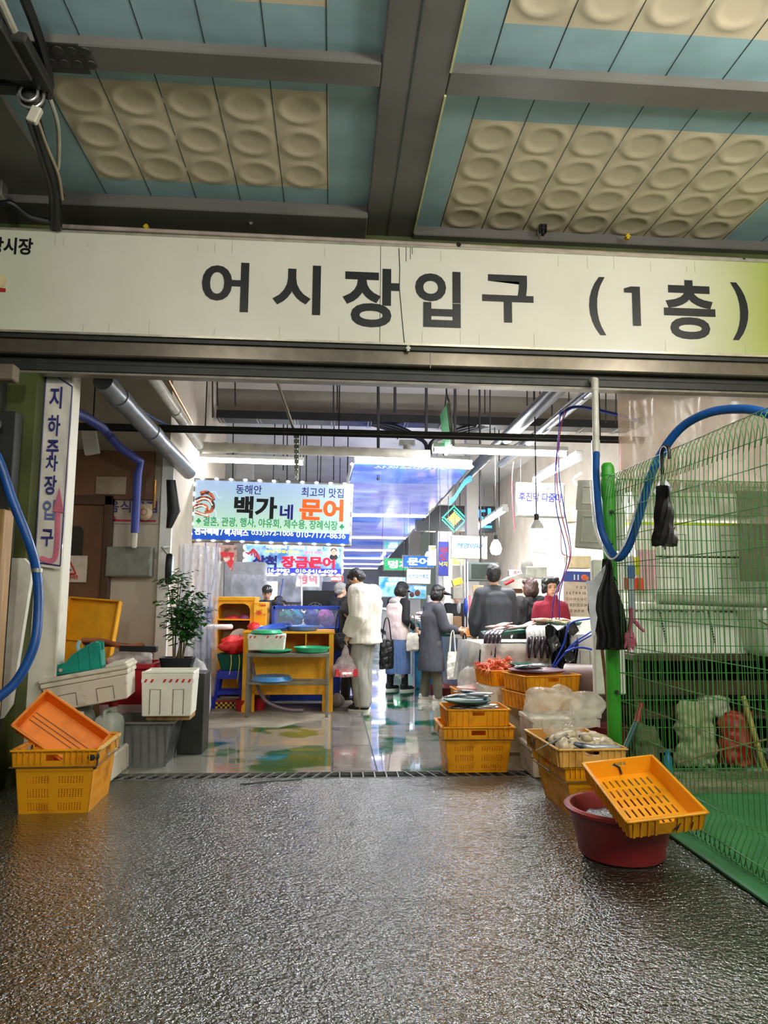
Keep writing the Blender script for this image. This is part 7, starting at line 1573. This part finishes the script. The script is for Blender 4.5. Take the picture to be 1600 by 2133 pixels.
def person(label,loc,rz,s,pose,clothes,hairk,hairm,face=True,vox=.008,group=None):
    """pose dict in local metres for a 1.72 m figure; +y forward, +x right"""
    t=thing('person',label,'person',loc,rz); t.scale=(s,s,s)
    p=dict(pelvis=(0,0,.93),chest=(0,.0,1.28),neck=(0,.01,1.45),head=(0,.03,1.60),hrot=rotM(),
      shL=(-.18,0,1.40),elL=(-.22,-.02,1.12),wrL=(-.22,.05,.88),shR=(.18,0,1.40),elR=(.22,-.02,1.12),wrR=(.22,.05,.88),
      hiL=(-.09,0,.90),knL=(-.10,.02,.50),anL=(-.10,-.01,.09),hiR=(.09,0,.90),knR=(.10,.02,.50),anR=(.10,-.01,.09),thL=(1,.3,0),thR=(-1,.3,0),curl=.6,ftL=0,ftR=0,build=1.0)
    p.update(pose); k=p['build']; b=MB(); pe,ch,nk=V(p['pelvis']),V(p['chest']),V(p['neck'])
    torso(b,[(pe.x,pe.y,pe.z-.10,.13*k,.09*k),(pe.x,pe.y,pe.z,.155*k,.11*k),(*(pe.lerp(ch,.45)),.13*k,.10*k),(*ch,.165*k,.115*k),(*(ch.lerp(nk,.6)),.165*k,.095*k),(*nk,.06,.06)])
    joint_tube(b,[ch.lerp(nk,.7),nk,V(p['head'])-V((0,0,.04))],[.07,.055,.052])
    for a in 'LR':
        sh,el,wr=V(p['sh'+a]),V(p['el'+a]),V(p['wr'+a]); joint_tube(b,[ch.lerp(nk,.6),sh,el,wr],[.08,.058*k,.042*k,.027]); hand(b,wr,(wr-el),p['th'+a],p['curl'],1.0,p.get('pn'+a))
        hi,kn,an=V(p['hi'+a]),V(p['kn'+a]),V(p['an'+a]); joint_tube(b,[hi,kn,an],[.085*k,.055*k,.038]); fa=p['ft'+a]; b.ell(an+rotM(fa)@V((0,.06,-.045)),(.038,.11,.03),rotM(fa),10)
    head(b,p['head'],p['hrot']); fuse(b,'body',M_skin,t,voxel=vox,smooth=3)
    if hairk: hair(t,p['head'],p['hrot'],hairm,hairk)
    if face: face_parts(t,p['head'],p['hrot'])
    for c in clothes: c(t,p)
    return t
def top(name,mat,hem,r=1.0,sleeve='LR',sl_end=1.0,fold=.012,thick=.022,flare=0,neckr=.075,vox=.009,ff=7,col=.03,cut=None,sw=.0):
    def f(t,p):
        k=p['build']*r; b=MB(); pe,ch,nk=V(p['pelvis']),V(p['chest']),V(p['neck']); hz=V((pe.x,pe.y,hem)) 
        torso(b,[(hz.x,hz.y,hz.z,(.165+flare)*k+thick,(.125+flare*.7)*k+thick),(pe.x,pe.y,max(pe.z,hem+.05),.16*k+thick,.115*k+thick),(*(pe.lerp(ch,.45)),.15*k+thick,.115*k+thick),(*ch,.175*k+thick,.125*k+thick),(*(ch.lerp(nk,.62)),.175*k+thick*.7,.10*k+thick*.6),(nk.x,nk.y,nk.z-.01,neckr+thick*.4,neckr+thick*.4),(nk.x,nk.y+.005,nk.z+col,neckr,neckr)])
        for a in 'LR':
            sh,el,wr=V(p['sh'+a]),V(p['el'+a]),V(p['wr'+a])
            if a in sleeve: e=el.lerp(wr,sl_end); joint_tube(b,[ch.lerp(nk,.6),sh,el,e],[.085,.062*k+thick+sw,.05*k+thick+sw,.036+thick*.9+sw])
            else: b.ell(sh.lerp(ch,.1),(.07*k,.075*k,.075*k),n=10)
        fuse(b,name,mat,t,voxel=vox,smooth=3,fold=fold,ff=ff,seed=hem*10,zs=.45)
    return f
def pants(name,mat,thick=.02,fold=.012,end=.07,wide=0,vox=.009):
    def f(t,p):
        k=p['build']; b=MB(); pe=V(p['pelvis']); torso(b,[(pe.x,pe.y,pe.z-.14,.14*k+thick,.11*k+thick),(pe.x,pe.y,pe.z,.155*k+thick,.115*k+thick),(pe.x,pe.y,pe.z+.06,.14*k+thick,.105*k+thick)])
        for a in 'LR':
            hi,kn,an=V(p['hi'+a]),V(p['kn'+a]),V(p['an'+a]); e=V((an.x,an.y,end)); joint_tube(b,[hi,kn,e],[.09*k+thick*.8,.062*k+thick+wide,.045+thick+wide],16)
        fuse(b,name,mat,t,voxel=vox,smooth=3,fold=fold,ff=8,seed=3,zs=.5)
    return f
def shoes(mat,sole,name='shoe'):
    def f(t,p):
        for a in 'LR': an=V(p['an'+a]); shoe(t,(an.x,an.y+.02,max(0,an.z-.09)),p['ft'+a],mat,sole,name=name)
    return f
def skirt(name,mat,z0,z1,r0,r1):
    def f(t,p):
        pe=V(p['pelvis']); b=MB(); torso(b,[(pe.x,pe.y,z0,r0,r0*.72),(pe.x,pe.y,(z0+z1)/2,(r0+r1)/2,(r0+r1)*.38),(pe.x,pe.y,z1,r1,r1*.75)]); fuse(b,name,mat,t,voxel=.01,smooth=2,fold=.02,ff=9,seed=2,zs=.15)
    return f
def gl_(t,c,extra=None): return t.matrix_basis@V(c)
def bag_shape(name,c,w,d,h,mat,label,cat='bag',rz=0,handles=True,hmat=None,hh=.2,top=.8,fold=.01,seed=1,solid=True,hx=.3):
    t=thing(name,label,cat,c,rz); b=MB(); torso(b,[(0,0,0,w/2*.9,d/2*.8),(0,0,.03,w/2,d/2),(0,0,h*.6,w/2*.96,d/2*.9),(0,0,h,w/2*top,d/2*.35)],20); fuse(b,'pouch',mat,t,voxel=.008,smooth=2,fold=fold,ff=14,seed=seed)
    if handles:
        for s in (-1,1): b=MB(); b.tube(spl([V((-w*hx,s*.01,h-.01)),V((-w*hx*.5,s*.01,h+hh*.8)),V((0,s*.005,h+hh)),V((w*hx*.5,s*.01,h+hh*.8)),V((w*hx,s*.01,h-.01))],5),.007,6); b.build('handle',hmat or mat,t,smooth=True)
    return t
# 1 --- man in cream jacket (standing side-on, head bowed)
M_cream=pm('cream_fleece',(214,206,194),.85,var=.05,scale=12,bump=.3,bs=90); M_gtr=pm('grey_trouser_cloth',(150,148,140),.8,var=.07,scale=9)
M_bshoe=pm('black_canvas',(24,24,26),.6); M_wsole=pm('white_sole',(226,224,212),.6)
man=person('person in a cream fleece jacket and grey trousers, head bowed, holding a plastic bag',(.42,9.12,0),R(62),1.035,
  dict(pelvis=(0,-.02,.93),chest=(0,-.03,1.28),neck=(0,.03,1.45),head=(0,.11,1.565),hrot=rotM(0,R(-42)),
       shL=(-.20,-.01,1.39),elL=(-.25,-.03,1.12),wrL=(-.22,.10,.90),shR=(.20,-.01,1.39),elR=(.24,.05,1.12),wrR=(.14,.20,1.10),
       anL=(-.10,-.03,.09),anR=(.11,.04,.09),knR=(.11,.06,.5),thL=(.6,.6,0),build=1.0,ftL=R(8),ftR=R(-10)),
  [pants('trousers',M_gtr,.024,.018,.06,.020),top('fleece_jacket',M_cream,.80,1.12,fold=.018,thick=.045,sw=.012,col=.05,flare=.02),shoes(M_bshoe,M_wsole)],'short',M_hairb)
w=man.matrix_basis@V((-.215,.12,.82))
pb=thing('carrier_bag','clear plastic carrier bag with a red box held by the person in the cream jacket','bag',(w.x-.02,w.y-.02,w.z-.42),R(14))
b=MB(); torso(b,[(0,0,.0,.165,.09),(0,0,.10,.17,.09),(0,0,.18,.12,.06),(0,0,.27,.05,.03),(0,0,.38,.016,.016)],22)
for v in b.v: v.xyz=v+V((noise.noise(v*14),noise.noise(v*14+V((5,0,0))),0))*.012
b.build('bag_film',film('carrier_film',(236,230,232),.45,.12,.8,22),pb,smooth='all')
b=MB(); b.bb((-.14,-.075,.005),(.14,.075,.095)); b.build('red_box',pm('red_box',(190,44,50),.4,c2=(226,130,120),mixs=(.3,.36),scale=11),pb,bevel=.004)
text('box_writing','선물세트',I_wh,pb,-.06,.06,.035,.06,y=-.077,bold=.02)
# 2 --- black clothed visitor behind, hand at face
M_blkc=pm('black_cloth',(20,20,24),.75,var=.1)
p2=person('person in black with hands raised to the face, behind the cream jacket',(.25,9.75,0),R(-70),.94,
  dict(head=(0,.05,1.60),hrot=rotM(0,R(-12)),elL=(-.18,.16,1.18),wrL=(-.08,.22,1.42),elR=(.18,.18,1.18),wrR=(.06,.22,1.42),curl=.2,anR=(.1,.1,.09)),
  [pants('trousers',M_blkc,.02),top('black_top',M_blkc,.72,1.05,thick=.025,sl_end=.8),shoes(M_bshoe,M_wsole)],'short',M_hairb,vox=.011)
bag_shape('shoulder_bag',(.12,9.60,.70),.22,.12,.22,M_blkc,'black shoulder bag hanging at the side of the person in black',hh=.3,rz=R(20))
p3=person('grey-haired person standing behind the person in black, face turned right',(.12,10.9,0),R(-60),.93,dict(),[pants('trousers',pm('navy_jeans',(44,60,92),.8),.02),top('dark_coat',pm('dark_navy_coat',(30,34,44),.8),.6,1.05,thick=.03),shoes(pm('grey_shoe',(110,106,100),.6),M_wsole)],'short',M_hairg,vox=.012)
# 3 --- vest woman
M_vest=pm('blush_vest',(232,212,206),.8,var=.04,scale=10); M_dsk=pm('denim_skirt',(96,122,166),.8,var=.08,scale=14)
p4=person('person in a blush hooded vest, black sleeves, black cap and long blue skirt',(1.02,11.0,0),R(-58),.945,
  dict(chest=(0,-.02,1.28),head=(0,.07,1.585),hrot=rotM(0,R(-22)),shR=(.19,0,1.39),elR=(.25,-.04,1.12),wrR=(.22,.16,.98),elL=(-.24,0,1.12),wrL=(-.16,.2,1.0),anL=(-.1,-.08,.09),anR=(.1,.06,.09),thR=(-.3,.3,1)),
  [top('black_sleeves',M_blkc,.9,.96,thick=.015,sl_end=.92),skirt('skirt',M_dsk,.27,1.0,.235,.20),shoes(pm('black_boot',(30,30,32),.5),M_wsole)],'bob',M_hairb)
b=MB(); pe=V((0,0,.9)); torso(b,[(0,-.0,.80,.225,.17),(0,-.01,.92,.225,.175),(0,-.02,1.15,.215,.17),(0,-.02,1.32,.215,.155),(0,-.0,1.42,.14,.11),(0,.0,1.47,.09,.09)]); fuse(b,'vest',M_vest,p4,voxel=.009,smooth=3,fold=.012,ff=7)
b=MB(); b.ell((0,-.10,1.41),(.11,.05,.05)); b.ell((0,-.04,1.45),(.10,.08,.03)); fuse(b,'hood',pm('grey_hood',(190,184,176),.8),p4,voxel=.009,smooth=3)
hm=rotM(0,R(-22)); hc=V((0,.07,1.585)); b=MB(); b.ell(hc+hm@V((0,-.015,.06)),(.092,.105,.085),hm,16); b.ell(hc+hm@V((0,.11,.035)),(.06,.06,.012),hm,12); fuse(b,'cap',M_blkc,p4,voxel=.008,smooth=2)
for s in (-1,1): b=MB(); b.lathe([(.045,.02),(.055,.05),(.052,.25),(.05,.25)],(s*.1,(-.08 if s<0 else .06),.05),16); b.build('boot_shaft',MC['black_boot'] if True else None,p4,smooth=True)
q=p4.matrix_basis@V((.26,.08,.66)); bag_shape('handbag',(q.x,q.y-.05,q.z-.02),.20,.12,.27,pm('ivory_bag',(226,218,200),.6),'ivory bucket handbag on the arm of the person in the blush vest',hmat=pm('tan_strap',(150,130,110),.5),hh=.27,rz=R(8),top=.8)
q=p4.matrix_basis@V((.1,.30,.64)); bag_shape('carrier_bag',(q.x,q.y,q.z-.02),.22,.13,.3,pm('dark_film_bag',(50,50,54),.3,bump=.5),'dark grey carrier bag held in front of the person in the blush vest',hh=.12,top=.3,rz=R(20))
bag_shape('tote_bag',(.80,10.4,.38),.22,.08,.42,pm('black_leather',(18,18,20),.35),'large black tote bag hanging between the cream jacket and the blue skirt',hh=.3,top=.9,rz=R(10))
# 4 --- visor woman in dark coat
M_coat=pm('charcoal_coat',(66,66,74),.8,var=.08,scale=12,bump=.2,bs=120)
p5=person('person in a charcoal coat, dark visor and white mask reaching out over the counter',(1.38,9.85,0),R(-72),.90,
  dict(pelvis=(0,-.02,.93),chest=(0,.0,1.27),neck=(0,.05,1.45),head=(0,.10,1.61),hrot=rotM(0,R(-10)),
    shR=(.19,.02,1.38),elR=(.23,.10,1.10),wrR=(.16,.36,1.06),shL=(-.18,.02,1.38),elL=(-.2,.1,1.1),wrL=(-.12,.34,1.02),anL=(-.09,-.10,.09),knL=(-.1,-.03,.5),anR=(.1,.04,.09),thR=(-.3,0,1),curl=.9,build=1.02),
  [pants('trousers',pm('olive_grey_trousers',(104,98,84),.8),.02),top('long_coat',M_coat,.46,1.03,thick=.03,flare=.05,fold=.016,sl_end=.82),shoes(pm('pale_shoe',(206,200,190),.6),M_wsole)],'bob',M_hairb)
hm=rotM(0,R(-10)); hc=V((0,.10,1.61)); b=MB(); b.sheet(lambda u,v:hc+hm@V((math.sin((u-.5)*2.6)*(.092+.06*v),.0+math.cos((u-.5)*2.6)*(.105+.14*v)-.01,.062-.05*v)),18,6); b.build('visor',pm('black_visor',(24,24,28),.25),p5,solid=.006,smooth='all')
b=MB(); b.ell(hc+hm@V((0,.075,-.052)),(.052,.042,.05),hm,12); b.build('face_mask',pm('white_mask',(232,228,220),.7),p5,smooth='all')
b=MB(); b.tube([V((.0+math.cos(a)*.062,.055+math.sin(a)*.062,1.445)) for a in [k*.4 for k in range(16)]],.016,8,closed=True); b.build('red_collar',pm('red_scarf',(150,60,60),.7),p5,smooth=True)
q=p5.matrix_basis@V((.16,.44,1.02)); bag_shape('black_bag',(q.x+.02,q.y,q.z-.25),.19,.13,.17,pm('glossy_black_film',(14,14,16),.12),'small knotted black plastic bag in the outstretched hand of the visor wearer',hh=.07,top=.15,hx=.12)
q=p5.matrix_basis@V((.21,.22,1.02)); bag_shape('tote_bag',(q.x,q.y-.06,q.z-.60),.17,.08,.36,pm('canvas_tote',(226,222,208),.8,bump=.2,bs=80),'long white canvas tote bag hanging from the forearm of the visor wearer',hh=.28,top=.75,hx=.25,rz=R(15))
# 5 --- man in dark jacket, back to us
M_djk=pm('dark_slate_jacket',(58,62,70),.7,var=.06,scale=10,bump=.15,bs=60)
p6=person('person with short black hair in a dark slate jacket seen from behind the fish table',(1.88,8.25,0),R(6),1.03,
  dict(head=(0,.04,1.60),hrot=rotM(R(-14),R(-8)),shL=(-.165,0,1.385),shR=(.165,0,1.385),elL=(-.215,.05,1.10),wrL=(-.17,.22,.95),elR=(.215,.05,1.10),wrR=(.17,.22,.95)),
  [pants('trousers',M_blkc,.02),top('jacket',M_djk,.86,1.02,thick=.026,fold=.016,flare=.0,col=.05),shoes(M_bshoe,M_bshoe)],'short',M_hairb)
# 6 --- brown haired woman in black
p7=person('person with reddish brown bobbed hair in a black padded jacket, turned away',(2.45,8.75,0),R(30),.95,
  dict(hrot=rotM(R(20))),[pants('trousers',M_blkc,.02),top('padded_jacket',M_blkc,.7,1.05,thick=.035,fold=.02,ff=14),shoes(M_bshoe,M_bshoe)],'bob',M_hairbr,vox=.011)
# 7 --- burgundy woman
M_burg=pm('burgundy_knit',(142,28,52),.85,var=.06,scale=16,bump=.2,bs=90)
p8=person('person with curly black hair in a burgundy sweater facing the viewer behind the fish table',(2.50,8.12,0),R(172),.95,
  dict(hrot=rotM(R(4),R(-6)),shL=(-.145,0,1.37),shR=(.145,0,1.37),elL=(-.19,-.02,1.12),wrL=(-.15,.15,.95),elR=(.19,-.02,1.12),wrR=(.15,.15,.95),build=.92),
  [pants('trousers',M_blkc,.02),top('sweater',M_burg,.85,.97,thick=.014,fold=.01,col=.055),shoes(M_bshoe,M_bshoe)],'curly',M_hairb)
# 8 --- capped man left stall, 9 seated woman
p9=person('person in a black cap and dark jacket standing behind the yellow booth',P(551,1400,Y=11.3)*1.0,R(200),.90,dict(hrot=rotM(R(-20),R(-14))),[pants('trousers',M_blkc,.02),top('dark_jacket',pm('navy_jacket',(34,38,52),.7),.8,1.05,thick=.03),shoes(M_bshoe,M_bshoe)],'short',M_hairb,vox=.011)
p9.location.z=0
hm=rotM(R(-20),R(-14)); hc=V((0,.03,1.60)); b=MB(); b.ell(hc+hm@V((0,-.01,.06)),(.092,.105,.08),hm,16); b.ell(hc+hm@V((0,.11,.045)),(.065,.06,.012),hm,12); fuse(b,'cap',M_bshoe,p9,voxel=.008,smooth=2); text('cap_writing','M.L',M_wht,p9,-.05,.05,1.66,1.70,y=.15)
p10=person('person with black bobbed hair in dark clothes bending behind the yellow counter',P(567,1400,Y=10.75)*1.0,R(-60),.82,dict(head=(0,.10,1.57),neck=(0,.05,1.45),hrot=rotM(0,R(-30))),[pants('trousers',M_blkc,.02),top('dark_top',pm('plum_top',(44,30,42),.8),.8,1.05,thick=.03),shoes(M_bshoe,M_bshoe)],'bob',M_hairb,vox=.011)
p10.location.z=0
# 10 --- distant people
for x,Y,mt,lab,rz in ((-.0,19,pm('red_coat',(200,70,40),.7),'distant person in an orange red jacket far down the left of the aisle',30),(.10,16,pm('yellow_coat',(220,180,90),.7),'distant person in a yellowish jacket partly behind the person in black',-40),(2.0,11.75,M_blkc,'distant person whose black hair shows above the white foam box on the counter',180)):
    person(lab,(x+.05,Y,0),R(rz),.88,dict(),[pants('trousers',M_blkc,.02,vox=.014),top('jacket',mt,.75,1.05,thick=.03,vox=.014),shoes(M_bshoe,M_bshoe)],'short',M_hairb,face=False,vox=.016)

def sack(name,loc,w,d,h,mat,label,cat,rz=0,seed=1):
    t=thing(name,label,cat,loc,rz); b=MB(); torso(b,[(0,0,0,w*.46,d*.46),(0,0,.04,w*.5,d*.5),(.01,0,h*.5,w*.5,d*.48),(-.01,0,h*.85,w*.42,d*.36),(.01,0,h,w*.40,d*.16)],22); fuse(b,'body',mat,t,voxel=.01,smooth=2,fold=.035,ff=9,seed=seed); return t
sack('woven_sack',(2.98,5.86,.07),.32,.2,.50,pm('greenish_sack',(150,156,120),.7,bump=.4,bs=30),'pale greenish sack standing on the floor behind the fence','sack',R(8),2)
sack('woven_sack',(3.26,6.08,.432),.30,.2,.22,pm('white_sack',(190,190,172),.6),'white bag on the lower shelf board behind the red bag','bag',0,5)
sack('red_sack',(3.33,5.84,.07),.30,.2,.42,pm('red_sack',(150,40,34),.5),'red bag standing right of the greenish sack behind the fence','bag',R(-10),7)
sack('woven_sack',(2.60,5.95,.07),.24,.2,.30,pm('drab_sack',(96,92,70),.7,bump=.4,bs=30),'drab small sack on the ground just behind the green post','sack',R(5),9)
